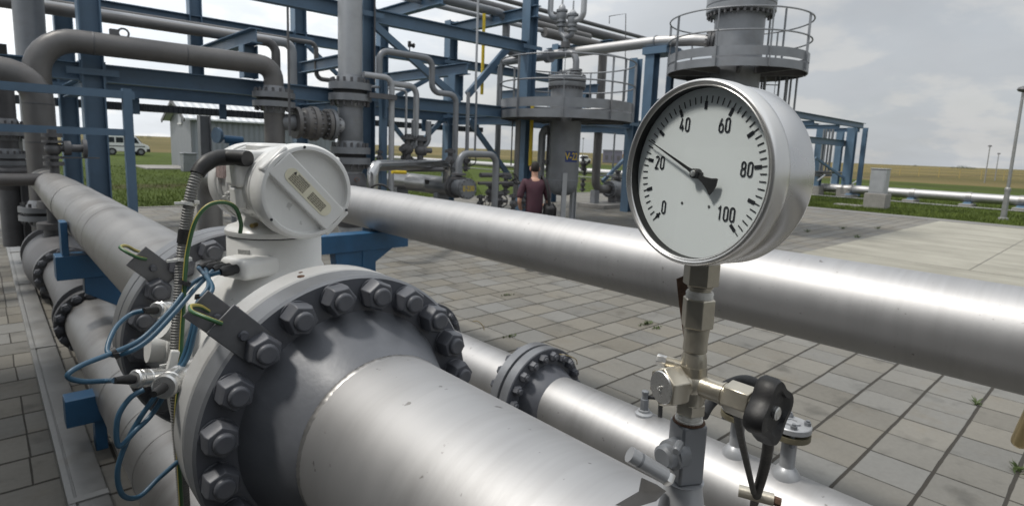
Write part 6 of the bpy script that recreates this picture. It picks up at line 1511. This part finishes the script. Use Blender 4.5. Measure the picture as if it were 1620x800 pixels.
obj("foot", MB().bx((x0 + 0.2, 12.85, 0.13), (x0 + 0.3, 13.15, 0.45)), 'grey_dark', gv); obj("foot", MB().bx((x0 + 0.7, 12.85, 0.13), (x0 + 0.8, 13.15, 0.45)), 'grey_dark', gv)
for k, (px, py, s) in enumerate(((922, 258, 0.9), (925, 268, 0.75), (922, 292, 0.85))):
    clutter_valve(px, py, 13.4, s, ("dark valve between the short vessel and the drop pipe, highest of three", "dark valve between the short vessel and the drop pipe, middle one of three", "dark valve between the short vessel and the drop pipe, lowest of three")[k], 30 + k)
pole(974, 190, 310, 13.6, 0.035, 'grey', "thin grey upright left of the gauge, over the ball valve", "thin_conduit")
run([(948, 278), (990, 277)], 13.4, 0.03, 'grey', "thin level pipe crossing in front of the blue brace left of the gauge", "small_pipe", 0)
# wire lightning frame over the rack
wa = [P(964, 38, Y=13), P(964, 26, Y=13), P(990, 22, Y=13), P(989, 130, Y=13)]
tag(obj("wire_loop", MB().tube(wa, 0.015, 8), 'grey_dark', loc=wa[0]), "thin square wire loop against the sky above the overhead pipe", "wire")
run([(960, 86), (992, 84), (988, 160)], 13.2, 0.035, 'grey', "thin grey bent pipe behind the platform rail, left of the blue trestle", "small_pipe")
# ladder with cage at the right of the tall vessel
ldc = P(1226, 150, X=XT + 1.0)
lad = thing("caged_ladder", "grey ladder with safety cage going down right behind the gauge", "ladder", (ldc.x, ldc.y, 0))
c0 = V((ldc.x, ldc.y, 0)); f1 = rgt
z1 = zpl - 0.4
for k in range(6):
    a = R_(-110 + k * 44); e = (rgt * math.sin(a) + camdir * math.cos(a)); p = c0 + e * 0.36
    obj("cage_bar", MB().rect(p + Z * 1.6, p + Z * z1, 0.05, 0.015, e), 'grey', lad)
for s_ in (-1, 1):
    p = c0 + rgt * 0.2 * s_ - camdir * 0.35
    obj("side_rail", MB().cyl(p, p + Z * (zpl + 1.5), 0.028), 'grey', lad)
mb = MB()
for k in range(14): mb.cyl(c0 + rgt * 0.2 - camdir * 0.35 + Z * (0.3 + k * 0.28), c0 - rgt * 0.2 - camdir * 0.35 + Z * (0.3 + k * 0.28), 0.014, seg=8)
obj("rung", mb, 'grey', lad)
for z in (1.7, 2.5, 3.3): obj("cage_hoop", MB().torus(c0 + Z * z, Z, 0.365, 0.02, 40, 6), 'grey', lad)
pq = [P(1235, 120, X=XT + 1.2), P(1262, 116, X=XT + 1.2)]
pq = [V((ldc.x + 0.1, ldc.y - 0.2, P(1250, 117, X=XT + 1).z)), V((P(1262, 117, Y=ldc.y - 0.4).x, ldc.y - 0.4, P(1262, 117, Y=ldc.y - 0.4).z))]
tag(obj("bent_handrail", MB().tube([pq[0], pq[1], V((pq[1].x, pq[1].y, 0))], 0.028, 10, 0.1), 'grey', loc=pq[1]), "thin bent handrail standing right of the caged ladder", "handrail")

# ------------------------------------------------------------------ right end of the rack, pipeline, cabinet, lamps
rr2 = thing("pipe_rack", "small distant blue rack end standing on concrete footings right of the gauge", "pipe rack", (33, 12, 0))
zt4 = P(1330, 193, X=35, Z=None).z; zt3 = P(1320, 222, X=34).z
def col2(px, y, z1, s=0.42, foot=True):
    x = P(px, 280, Y=y).x
    obj("column", MB().ibeam((x, y, 0.5 if foot else 0), (x, y, z1), s, s, (1, 0, 0), 0.03, 0.02), 'blue', rr2)
    if foot: obj("footing", MB().bx((x - 0.42, y - 0.35, -0.05), (x + 0.42, y + 0.35, 0.5)), 'concrete', rr2, bevel=0.02)
    return x
xA = col2(1340, 11.3, zt4 - 0.25); xB = col2(1292, 12.7, zt4 - 0.25); xC = col2(1322, 13.2, zt4 - 0.25, 0.36); xD = col2(1360, 11.0, zt4 - 0.2, 0.22, False)
xE = P(1366, 200, Y=11.0).x
for y in (11.0, 13.4): obj("beam", MB().ibeam((20, y, zt4 - 0.12), (xE, y, zt4 - 0.12), 0.28, 0.25), 'blue', rr2)
obj("beam", MB().ibeam((22, 11.6, zt3 - 0.1), (xA + 0.6, 11.6, zt3 - 0.1), 0.32, 0.25), 'blue', rr2)
for x in (26, 30, 33.5, xE - 0.2): obj("cross_beam", MB().ibeam((x, 11.1, zt4 - 0.35), (x, 13.3, zt4 - 0.35), 0.22, 0.2), 'blue', rr2)
obj("brace", MB().rect((xA, 11.3, 0.9), (xA - 2.2, 12.3, 2.1), 0.12, 0.1), 'blue', rr2)
for k, px in enumerate((1299, 1303, 1308, 1313)):
    x = P(px, 250, Y=12.4).x
    tag(obj("rack_riser", MB().cyl((x, 12.4, P(px, 272, Y=12.4).z), (x, 12.4, zt4 - 0.3), 0.05 + 0.02 * (k == 3), seg=12), 'grey', loc=(x, 12.4, 1)), ("thinnest grey riser inside the far rack end, leftmost of four", "second grey riser from the left inside the far rack end", "third grey riser from the left inside the far rack end", "thickest of the four grey risers inside the far rack end")[k], "pipe", "risers in the far rack end")
x = P(1323, 250, Y=14.0).x
tag(obj("rack_riser", MB().cyl((x, 14.0, 0), (x, 14.0, zt4), 0.19, seg=20), 'grey_light', loc=(x, 14, 0)), "thick pale riser standing behind the blue column of the far rack end", "pipe")
hp = P(1300, 272, Y=12.4)
tag(obj("header_pipe", MB().cyl((hp.x - 1, 12.4, hp.z), (P(1345, 273, Y=12.4).x, 12.4, hp.z - 0.05), 0.07, seg=12).bx((hp.x - 0.6, 12.2, hp.z - 0.25), (hp.x + 1.1, 12.6, hp.z - 0.10)), 'grey_dark', loc=hp), "dark level header under the risers of the far rack end", "pipe")
for k, (a, b) in enumerate((((1293, 286), (1305, 277)), ((1348, 291), (1364, 281)))):
    p, q = P(*a, Y=11.8), P(*b, Y=11.8)
    tag(obj("stay_rod", MB().cyl(p, q, 0.04, seg=8), 'grey_light', loc=p), ("pale slanted stay rod left of the rack end footing", "pale slanted stay rod right of the rack end column")[k], "rod")
# silver pipeline on low supports
PXL = 36.0
zpl_ = P(1500, 310, X=PXL).z; rpl = 0.235
line = thing("ground_pipeline", "long silver pipeline on low supports across the grass at right", "pipe", (PXL, 8, zpl_))
obj("pipe_wall", MB().lathe([(rpl, 0), (rpl, 20), (rpl, 90)], (PXL, -6, zpl_), AXY, 32, False), 'silver', line, ang=40)
for k, px in enumerate((1345, 1443, 1533, 1618)):
    y = P(px, 315, X=PXL).y
    obj("pipe_band", MB().lathe([(rpl, 0), (rpl + 0.03, 0.01), (rpl + 0.03, 0.22), (rpl, 0.23)], (PXL, y - 0.1, zpl_), AXY, 32, False), 'silver_worn', line)
    s = thing("pipe_saddle", ("blue saddle on a concrete block under the ground pipeline, nearest the rack end", "blue saddle on a concrete block under the ground pipeline, right of the pale cabinet", "blue saddle on a concrete block under the ground pipeline, just left of the lamp post", "blue saddle under the ground pipeline at the right picture edge")[k], "pipe support", (PXL, y, 0), "saddles under the ground pipeline")
    obj("block", MB().bx((PXL - 0.9, y - 0.25, -0.04), (PXL + 0.4, y + 0.25, 0.12)), 'concrete', s, bevel=0.02)
    obj("saddle", MB().prism([(PXL - 0.6, y - 0.15, 0.12), (PXL + 0.35, y - 0.15, 0.12), (PXL + 0.2, y - 0.15, zpl_ - rpl * 0.9), (PXL - 0.25, y - 0.15, zpl_ - rpl * 0.9)], (0, 0.3, 0)), 'blue', s)
zth = P(1500, 325, X=PXL - 1.2).z
tag(obj("thin_pipeline", MB().cyl((PXL - 1.2, -6, zth), (PXL - 1.2, 60, zth), 0.035, seg=10), 'galv', loc=(PXL - 1.2, 8, zth)), "thin pale pipe running low in front of the long silver pipeline", "pipe")
# control cabinet
cb = P(1387, 328, Z=0); bx_, by_ = cb.x + 0.3, cb.y + 0.1
cab = thing("control_cabinet", "pale grey control cabinet on a concrete block in the grass", "cabinet", (bx_, by_, 0))
obj("plinth", MB().bx((bx_ - 0.42, by_ - 0.42, -0.05), (bx_ + 0.42, by_ + 0.42, 0.60)), 'concrete', cab, bevel=0.02)
obj("case", MB().bx((bx_ - 0.30, by_ - 0.30, 0.60), (bx_ + 0.30, by_ + 0.30, 1.66)), 'grey_light', cab, bevel=0.012)
obj("lid", MB().bx((bx_ - 0.33, by_ - 0.33, 1.665), (bx_ + 0.33, by_ + 0.33, 1.70)), 'grey_light', cab, bevel=0.008)
obj("door", MB().bx((bx_ - 0.312, by_ - 0.26, 0.66), (bx_ - 0.302, by_ + 0.26, 1.60)), 'grey_light', cab, bevel=0.004)
pdx = P(1352, 325, Z=0)
tag(obj("concrete_pad", MB().bx((bx_ - 0.5, by_ + 0.5, -0.05), (bx_ + 0.1, by_ + 1.6, 0.02)), 'concrete', loc=(bx_, by_ + 1, 0)), "flat pale concrete pad in the grass beside the cabinet", "concrete pad")
# lamps
def lamp(base, h, lb, sleeve=True, k=1.0):
    t = thing("street_lamp", lb, "street lamp", base, "lamp posts on the site")
    if sleeve: obj("sleeve", MB().lathe([(0.16, -0.05), (0.16, 0.03), (0.10, 0.06), (0.085, 1.05), (0.10, 1.06), (0.10, 1.15), (0.06, 1.2)], base, Z, 20), 'galv', t, ang=30)
    obj("pole", MB().lathe([(0.062 * k, 0.0), (0.045 * k, h)], base, Z, 16), 'galv', t)
    obj("lamp_head", MB().lathe([(0.05 * k, -0.10), (0.16 * k, -0.06), (0.20 * k, 0.0), (0.17 * k, 0.07), (0.06 * k, 0.12), (0.0, 0.125)], V(base) + Z * h, Z, 20), 'grey_dark', t, ang=50)
lb0 = P(1587, 346, Z=0)
def topz(b, px, py):
    d = ray(px, py); t = math.hypot(b.x, b.y) / math.hypot(d.x, d.y); return EYE + d.z * t
lamp(lb0, topz(lb0, 1611, 142), "tall lamp post standing at the near edge of the grass at far right")
def far_lamp(px, yb, yt, lb, dist, k=1.1):
    d = ray(px, yb); t = dist / math.hypot(d.x, d.y); b = V((d.x * t, d.y * t, 0)); z = topz(b, px, yt); lamp(b, z, lb, False, k)
far_lamp(1558, 285, 231, "distant lamp post left of the tall one, taller of the two", 95)
far_lamp(1574, 283, 243, "distant lamp post left of the tall one, shorter of the two", 115)
far_lamp(784, 250, 212, "distant lamp post seen left of the blue diagonal brace", 80, 0.9)
far_lamp(826, 252, 221, "distant lamp post right behind the weathered upright pipe", 95, 0.9)
far_lamp(921, 255, 219, "distant lamp post seen right of the vessel sign", 95, 0.9)
# yellow fence
fx = P(1462, 279, Z=0).x
fen = thing("yellow_fence", "long low yellow post fence along the grain field", "fence", (fx, 20, 0))
ya = P(1625, 285, X=fx).y; yb_ = P(1290, 270, X=fx).y
k = 0; y = ya
zz_ = topz(V((fx, P(1462, 279, X=fx).y, 0)), 1462, 265)
while y < yb_ and k < 40:
    obj("post", MB().rect((fx, y, -0.05), (fx, y, zz_), 0.10, 0.10, (0, 1, 0)), 'fence', fen); y += 2.9; k += 1
for z in (0.35, zz_ * 0.62, zz_ - 0.08): obj("rail", MB().cyl((fx, ya, z), (fx, yb_, z), 0.02, seg=8), 'fence', fen)
# ------------------------------------------------------------------ far left: shed, van, lorry
sc0 = P(304, 266, Z=0)
sx, sy = sc0.x, sc0.y
ze_ = P(304, 188, Y=sy).z
yg = P(272, 262, X=sx).y - sy
za_ = topz(V((sx, sy + yg / 2, 0)), 283, 163)
shed = thing("metal_shed", "grey ribbed metal shed with pale ribbed gable roof on the grass", "shed", (sx, sy, 0))
LX = 9.5
obj("wall", MB().bx((sx, sy, -0.05), (sx + LX, sy + 0.1, ze_)), 'shed_wall', shed)
gw = MB().prism([(sx - 0.001, sy - 0.001, -0.05), (sx - 0.001, sy + yg, -0.05), (sx - 0.001, sy + yg, ze_), (sx - 0.001, sy + yg / 2, za_), (sx - 0.001, sy - 0.001, ze_)], (0.1, 0, 0))
obj("gable_wall", gw, paint('shed_gable_sheet', (0.19, 0.20, 0.215), 0.5, 0.1, 0.06, 2, 0.0), shed)
obj("wall", MB().bx((sx, sy + yg - 0.1, -0.05), (sx + LX, sy + yg, ze_)), 'shed_wall', shed)
for s_ in (0, 1):
    y0 = sy - 0.35 if s_ == 0 else sy + yg + 0.35
    sl_ = (za_ - ze_) / (yg / 2)
    obj("roof", MB().prism([(sx - 0.4, y0, ze_ - 0.35 * sl_ + 0.06), (sx - 0.4, sy + yg / 2, za_ + 0.06), (sx - 0.4, sy + yg / 2, za_ + 0.16), (sx - 0.4, y0, ze_ - 0.35 * sl_ + 0.16)], (LX + 0.8, 0, 0)), 'shed_roof', shed)
obj("verge", MB().rect((sx - 0.43, sy - 0.4, ze_ - 0.35 * sl_ + 0.02), (sx - 0.43, sy + yg / 2, za_ + 0.1), 0.22, 0.06).rect((sx - 0.43, sy + yg + 0.4, ze_ - 0.35 * sl_ + 0.02), (sx - 0.43, sy + yg / 2, za_ + 0.1), 0.22, 0.06), 'grey_dark', shed)
ly = sy + yg * 0.45
lou = obj("louvre", MB().bx((sx - 0.06, ly - 0.4, ze_ - 0.25), (sx - 0.02, ly + 0.4, ze_ + 0.35)), 'grey_light', shed)
obj("louvre_frame", MB().bx((sx - 0.09, ly - 0.48, ze_ - 0.32), (sx - 0.03, ly + 0.48, ze_ - 0.25)).bx((sx - 0.09, ly - 0.48, ze_ + 0.35), (sx - 0.03, ly + 0.48, ze_ + 0.42)), 'white_dull', lou)
tag(obj("concrete_pad", MB().bx((sx - 2.6, sy - 0.9, -0.05), (sx - 0.05, sy + yg * 0.7, 0.02)), 'concrete', loc=(sx, sy, 0)), "pale concrete pad in front of the shed gable", "concrete pad")
bn = P(299, 270, Z=0)
tag(obj("grey_bin", MB().bx((bn.x - 0.35, bn.y - 0.35, -0.05), (bn.x + 0.35, bn.y + 0.35, 0.95)).bx((bn.x - 0.4, bn.y - 0.4, 0.95), (bn.x + 0.4, bn.y + 0.4, 1.02)), 'grey', loc=bn, bevel=0.03), "grey bin standing at the corner of the shed", "bin")
# blue actuator in front of the shed
ba = P(366, 222, Y=13.0)
act = thing("blue_actuator", "small blue valve actuator with round end plate in front of the shed", "actuator", ba)
obj("cylinder", MB().cyl(ba + V((-0.15, 0, 0.02)), ba + V((0.22, 0, 0.0)), 0.085, seg=18).cyl(ba + V((0.0, 0, -0.02)), ba + V((0.0, 0, -0.30)), 0.05), 'blue_bright', act)
obj("end_plate", MB().cyl(ba + V((-0.30, -0.02, 0.09)), ba + V((-0.24, 0.0, 0.09)), 0.16, seg=24).cyl(ba + V((-0.3, 0, 0.06)), ba + V((-0.1, 0, 0.02)), 0.03), 'blue', act)
obj("stand", MB().cyl((ba.x, ba.y, 0), (ba.x, ba.y, ba.z - 0.28), 0.05), 'grey', act)
# van
VY = 66.0
vx0 = P(165, 240, Y=VY).x; vx1 = P(237, 240, Y=VY).x; VL = vx1 - vx0; VW = 1.9; VH = topz(V((vx0 + VL / 2, VY, 0)), 195, 214)
van = thing("parked_van", "white minibus van parked on the grass beyond the rack", "van", (vx0, VY, 0))
prof_ = [(0.0, 0.32), (0.0, 0.62), (0.01, 0.97), (0.04, 1.0), (0.62, 1.0), (0.70, 0.96), (0.82, 0.62), (0.97, 0.50), (1.0, 0.40), (1.0, 0.22), (0.98, 0.17), (0.03, 0.17), (0.0, 0.22)]
obj("body", MB().prism([(vx0 + a * VL, VY, b * VH) for a, b in prof_], (0, VW, 0)), 'van', van, bevel=0.06, bseg=3)
def vwin(nm, pts): obj(nm, MB().prism([(vx0 + a * VL, VY - 0.012, b * VH) for a, b in pts], (0, 0.03, 0)), 'glass_dark', van)
vwin("window", [(0.07, 0.62), (0.23, 0.62), (0.23, 0.89), (0.07, 0.89)]); vwin("window", [(0.26, 0.62), (0.42, 0.62), (0.42, 0.89), (0.26, 0.89)]); vwin("window", [(0.45, 0.62), (0.56, 0.62), (0.56, 0.89), (0.45, 0.89)])
vwin("window", [(0.60, 0.62), (0.77, 0.60), (0.70, 0.88), (0.60, 0.89)])
obj("windscreen", MB().prism([(vx0 + 0.712 * VL, VY + 0.12, 0.955 * VH), (vx0 + 0.715 * VL, VY + VW - 0.12, 0.955 * VH), (vx0 + 0.832 * VL, VY + VW - 0.12, 0.63 * VH), (vx0 + 0.832 * VL, VY + 0.12, 0.63 * VH)], (0.02, 0, 0.01)), 'glass_dark', van)
obj("bumper", MB().bx((vx0 + VL * 0.93, VY - 0.02, 0.17 * VH), (vx0 + VL + 0.05, VY + VW + 0.02, 0.33 * VH)), 'black', van, bevel=0.03)
obj("side_strip", MB().bx((vx0 + 0.02, VY - 0.02, 0.42 * VH), (vx0 + VL * 0.9, VY - 0.005, 0.47 * VH)), 'grey_dark', van)
obj("headlight", MB().box((vx0 + VL * 0.985, VY + 0.2, 0.42 * VH), (0.12, 0.35, 0.18)), 'steel', van)
for f_ in (0.17, 0.80):
    for yy in (VY - 0.02, VY + VW - 0.18):
        c = V((vx0 + f_ * VL, yy, 0.31))
        w_ = obj("wheel", MB().cyl(c, c + V((0, 0.2, 0)), 0.35, seg=28), 'tyre', van); obj("rim", MB().cyl(c + V((0, -0.012, 0)), c + V((0, 0.02, 0)), 0.19, seg=20), 'grey', w_)
# yellow lorry glimpsed at the left
ly0 = 46.0; lx0 = P(29, 240, Y=ly0).x; lx1 = P(47, 240, Y=ly0).x
lor = thing("yellow_lorry", "yellow lorry glimpsed between the risers at the left edge", "lorry", (lx0, ly0, 0))
zt_l = topz(V((lx0, ly0, 0)), 36, 209)
wL = (lx1 - lx0) + 0.7
obj("cab", MB().prism([(lx0, ly0, 1.5), (lx0 + wL, ly0, 1.5), (lx0 + wL, ly0, zt_l - 0.45), (lx0 + wL * 0.8, ly0, zt_l), (lx0 + wL * 0.12, ly0, zt_l), (lx0, ly0, zt_l - 0.3)], (0, 2.0, 0)), 'yellow', lor, bevel=0.06)
obj("windscreen", MB().bx((lx0 + 0.15, ly0 - 0.02, 1.75), (lx0 + wL - 0.2, ly0 + 0.02, zt_l - 0.55)), 'glass_dark', lor)
obj("chassis", MB().bx((lx0 - 1.6, ly0 + 0.1, 0.55), (lx0 + wL, ly0 + 1.9, 1.45)), 'grey_dark', lor, bevel=0.03)
for xx in (lx0 - 1.0, lx0 + wL - 0.6): obj("wheel", MB().cyl((xx, ly0 - 0.05, 0.42), (xx, ly0 + 0.2, 0.42), 0.46, seg=24), 'tyre', lor)
# far buildings
def far_box(name, px0, px1, yb, yt, dist, mat, lb, roofmat='grey', slope=0.12):
    d = ray((px0 + px1) / 2, yb); t = dist / math.hypot(d.x, d.y); c = V((d.x * t, d.y * t, 0))
    d0 = ray(px0, yb); d1 = ray(px1, yb); wd = (V((d1.x, d1.y, 0)).normalized() - V((d0.x, d0.y, 0)).normalized()).length * dist
    z = topz(c, (px0 + px1) / 2, yt); dirn = V((c.x, c.y, 0)).normalized(); ang = math.atan2(dirn.y, dirn.x) - math.pi / 2
    rot = Matrix.Rotation(ang, 3, 'Z')
    t_ = thing(name, lb, "building", c)
    mb = MB(); mb.box(c + dirn * (wd * 0.35) + Z * (z / 2), (wd, wd * 0.7, z), rot); obj("wall", mb, mat, t_)
    mb = MB(); mb.box(c + dirn * (wd * 0.35) + Z * (z + 0.12), (wd * 1.03, wd * 0.74, 0.24), rot); obj("roof", mb, roofmat, t_)
    for k in range(3):
        mb = MB(); mb.box(c + rot @ V((wd * (-0.3 + 0.3 * k), -0.03, 0)) + Z * z * 0.45, (wd * 0.14, 0.05, z * 0.35), rot); obj("door" if k == 1 else "window", mb, 'grey_dark', t_)
far_box("warehouse", 953, 984, 256, 239, 120, 'purple', "flat grey violet warehouse in the far field left of the gauge")
far_box("red_hall", 985, 1004, 256, 240, 112, 'red', "red brown hall beside the grey violet warehouse, touching the gauge rim")
far_box("far_shed", 494, 514, 224, 211, 160, 'grey_light', "tiny pale building on the horizon between head and riser")
cr = P(927, 256, Z=0)
d = V((cr.x, cr.y, 0)).normalized() * 100
car = thing("parked_car", "small pale parked car far behind, just right of the vessel sign", "car", d)
obj("body", MB().prism([(d.x - 1.0, d.y, 0.3), (d.x + 1.3, d.y, 0.3), (d.x + 1.3, d.y, 0.8), (d.x + 0.8, d.y, 0.9), (d.x + 0.4, d.y, 1.4), (d.x - 0.7, d.y, 1.4), (d.x - 1.0, d.y, 0.9)], (0, 1.6, 0)), 'van', car, bevel=0.08)
obj("window", MB().prism([(d.x - 0.75, d.y - 0.02, 0.92), (d.x + 0.6, d.y - 0.02, 0.92), (d.x + 0.33, d.y - 0.02, 1.3), (d.x - 0.65, d.y - 0.02, 1.3)], (0, 0.05, 0)), 'glass_dark', car)
for xx in (d.x - 0.6, d.x + 0.85): obj("wheel", MB().cyl((xx, d.y - 0.03, 0.32), (xx, d.y + 0.2, 0.32), 0.32, seg=20), 'tyre', car)
# far trees on the horizon: each a short trunk and a crown of leaf clumps
def far_tree(px, hpx, dist, lb, seed, wide=1.0):
    r = random.Random(seed); dd_ = ray(px, 262); t = dist / math.hypot(dd_.x, dd_.y); c = V((dd_.x * t, dd_.y * t, 0)); h = hpx / 910 * dist
    t_ = thing("distant_tree", lb, "tree", c, "trees on the far horizon")
    obj("trunk", MB().cyl(c, c + Z * h * 0.5, h * 0.04, h * 0.02, seg=8), 'grey_dark', t_)
    mb = MB()
    for k in range(260):
        a = r.uniform(0, 6.28); q = h * 0.55 * wide * math.sqrt(r.random()); z = h * (0.25 + 0.75 * r.random() ** 0.8) * (1 - 0.35 * (q / (h * 0.55 * wide)) ** 2)
        p = c + V((math.cos(a) * q, math.sin(a) * q, z)); s_ = h * r.uniform(0.04, 0.10)
        vs = [mb.bm.verts.new(p + V((r.uniform(-1, 1), r.uniform(-1, 1), r.uniform(-1, 1))) * s_) for _ in range(3)]; mb.bm.faces.new(vs)
    obj("crown", mb, 'tree', t_)
for k, (px, hp, ds, lb) in enumerate(((1519, 5.5, 520, "dark round tree on the horizon, leftmost of the clump left of the lamp"), (1526, 5.0, 540, "second dark tree in the horizon clump left of the lamp"), (1534, 4.2, 540, "lower third tree in the horizon clump left of the lamp"), (1541, 3.5, 560, "smallest tree at the right end of the horizon clump"), (1508, 3.2, 600, "lone tiny tree just left of the horizon clump"), (1448, 3.0, 700, "lone tiny tree on the horizon above the pale cabinet"), (238, 4.5, 420, "tiny tree on the left horizon beside the shed"), (226, 3.5, 450, "tiny tree on the left horizon above the van"))):
    far_tree(px, hp, ds, lb, 60 + k, 1.3)

# ------------------------------------------------------------------ walking man seen from behind
def skinned(name, vs, es, rad, mat, parent, sub=2, root=0):
    me = bpy.data.meshes.new(name + "_cage"); me.from_pydata([V(v) for v in vs], es, [])
    o = bpy.data.objects.new(name + "_cage", me); COL.objects.link(o)
    o.modifiers.new("skin", 'SKIN'); sd_ = o.modifiers.new("sub", 'SUBSURF'); sd_.levels = sub; sd_.render_levels = sub
    for i, r in enumerate(rad):
        q = r if isinstance(r, tuple) else (r, r)
        me.skin_vertices[0].data[i].radius = q
    me.skin_vertices[0].data[root].use_root = True
    bpy.context.view_layer.update()
    m2 = bpy.data.meshes.new_from_object(o.evaluated_get(bpy.context.evaluated_depsgraph_get())); m2.name = name
    bpy.data.objects.remove(o); m2.materials.clear(); m2.materials.append(MT[mat])
    m2.polygons.foreach_set("use_smooth", [True] * len(m2.polygons))
    r = bpy.data.objects.new(name, m2); COL.objects.link(r)
    if parent: r.parent = parent
    return r
PB = P(846, 300, X=6.35); PB.z = 0
fw = V((PB.x, PB.y, 0)).normalized(); hd_ang = math.atan2(fw.y, fw.x) - math.pi / 2 + R_(8)
man = thing("person", "man in maroon short sleeved shirt and dark trousers walking away beyond the silver pipe", "person", PB)
man.rotation_euler = (0, 0, hd_ang); man.scale = (0.84, 0.95, 0.99)
# local frame: +y is the way he walks, +x his right hand
bv = [(0, 0, .93), (0, .00, 1.10), (0, .015, 1.26), (0, .03, 1.40), (0, .04, 1.47), (0, .06, 1.53), (0, .085, 1.62), (0, .095, 1.70),
      (-.19, .03, 1.40), (-.265, .00, 1.24), (-.285, -.03, 1.12), (-.24, .13, 1.00), (-.21, .20, .97),
      (.19, .03, 1.40), (.245, .02, 1.22), (.265, .03, 1.10), (.22, .20, 1.04), (.19, .28, 1.04),
      (-.09, .0, .88), (-.10, .10, .50), (-.10, .02, .09), (-.10, .16, .04),
      (.09, -.0, .88), (.10, -.05, .50), (.10, -.28, .13), (.10, -.14, .04)]
be_ = [(0, 1), (1, 2), (2, 3), (3, 4), (4, 5), (5, 6), (6, 7), (3, 8), (8, 9), (9, 10), (10, 11), (11, 12), (3, 13), (13, 14), (14, 15), (15, 16), (16, 17), (0, 18), (18, 19), (19, 20), (20, 21), (0, 22), (22, 23), (23, 24), (24, 25)]
br_ = [.14, (.145, .115), (.15, .12), (.13, .10), .062, .060, (.078, .095), (.062, .078), .062, .048, .042, .034, .026, .062, .048, .042, .034, .026, .085, .055, .042, .036, .085, .055, .042, .036]
body = skinned("body", bv, be_, br_, 'skin', man)
shv = [(0, .0, .80), (0, .0, 1.10), (0, .01, 1.27), (0, .025, 1.38), (0, .035, 1.465), (-.19, .03, 1.41), (-.262, .00, 1.25), (-.283, -.025, 1.15), (.19, .03, 1.41), (.242, .02, 1.24), (.262, .03, 1.13)]
skinned("shirt", shv, [(0, 1), (1, 2), (2, 3), (3, 4), (3, 5), (5, 6), (6, 7), (3, 8), (8, 9), (9, 10)], [(.185, .155), (.175, .145), (.175, .14), (.15, .115), .072, .082, .072, .070, .082, .072, .070], 'shirt', man)
trv = [(0, 0, .99), (-.09, .0, .86), (-.10, .10, .50), (-.10, .02, .12), (.09, 0, .86), (.10, -.05, .50), (.10, -.27, .15)]
skinned("trousers", trv, [(0, 1), (1, 2), (2, 3), (0, 4), (4, 5), (5, 6)], [.165, .11, .085, .075, .11, .085, .075], 'trousers', man)
hm = MB(); hm.ball((0, .075, 1.655), 1.0, 28, (.083, .100, .098)); 
for v in list(hm.bm.verts):
    if v.co.y > .12 and v.co.z < 1.69 or v.co.z < 1.57: hm.bm.verts.remove(v)
hme = hm.mesh("hair", V((0, 0, 0)), 80); hme.materials.append(MT['hair']); ho = bpy.data.objects.new("hair", hme); COL.objects.link(ho); ho.parent = man
fm = MB(); fm.ball((-.083, .085, 1.63), 1, 12, (.016, .03, .038)); fm.ball((.083, .085, 1.63), 1, 12, (.016, .03, .038)); fm.ball((0, .185, 1.62), 1, 10, (.016, .024, .026))
fme = fm.mesh("ear", V((0, 0, 0)), 80); fme.materials.append(MT['skin']); fo = bpy.data.objects.new("ear", fme); COL.objects.link(fo); fo.parent = man
def man_pt(p): return PB + Matrix.Rotation(hd_ang, 3, 'Z') @ V((p[0] * 0.86, p[1] * 0.95, p[2]))
bagc = man_pt((.27, -.04, .93))
bag = thing("shoulder_bag", "black shoulder bag hanging at the walking man's right hip", "bag", bagc)
rotm = Matrix.Rotation(hd_ang, 3, 'Z')
obj("pouch", MB().box(bagc, (.15, .36, .30), rotm @ Matrix.Rotation(R_(8), 3, 'X')), 'bag', bag, bevel=0.05, bseg=4)
obj("flap", MB().box(bagc + rotm @ V((.082, 0, .04)), (.015, .34, .20), rotm @ Matrix.Rotation(R_(8), 3, 'X')), 'bag', bag, bevel=0.006)
strp = smooth_path([man_pt(q) for q in ((.25, -.15, 1.05), (.225, -.16, 1.25), (.17, -.10, 1.44), (.13, .03, 1.505), (.15, .12, 1.44), (.24, .16, 1.2), (.26, .10, 1.05))], 6)
obj("strap", MB().tube(strp, 0.022, 8), 'bag', bag)

# ------------------------------------------------------------------ invented kiosk added out of view at left: it shades the left flanks and shows in the gauge glass
kx0, kx1, ky0, ky1, kh = -7.0, -1.65, -7.0, 7.2, 4.5
kio = thing("shade_kiosk", "unseen grey ribbed kiosk with flat roof, added left of the pipes to shade them", "kiosk", (kx1, 1, 0))
obj("wall", MB().bx((kx0, ky0, 0), (kx1, ky1, kh)), ribbed("shade_kiosk_cladding", (0.10, 0.105, 0.11), 1, 0.33), kio)
obj("roof", MB().bx((kx0 - 0.25, ky0 - 0.25, kh + 0.002), (kx1 + 0.25, ky1 + 0.25, kh + 0.16)), 'grey_dark', kio)
for y in (-3.5, 0.2, 3.8):  # windows and pale door added to give the gauge glass something to reflect
    wf = obj("window", MB().bx((kx1 + 0.002, y, 1.5), (kx1 + 0.04, y + 1.5, 2.5)), 'glass_dark', kio)
    obj("window_frame", MB().bx((kx1 + 0.002, y - 0.08, 1.42), (kx1 + 0.06, y + 1.58, 1.498)).bx((kx1 + 0.002, y - 0.08, 2.502), (kx1 + 0.06, y + 1.58, 2.58)), 'white_dull', wf)
dr = obj("door", MB().bx((kx1 + 0.002, 2.2, 0.05), (kx1 + 0.045, 3.2, 2.15)), 'white_dull', kio)
obj("handle", MB().cyl((kx1 + 0.08, 2.32, 1.05), (kx1 + 0.08, 2.45, 1.05), 0.012).cyl((kx1 + 0.04, 2.33, 1.05), (kx1 + 0.08, 2.33, 1.05), 0.012), 'steel', dr)
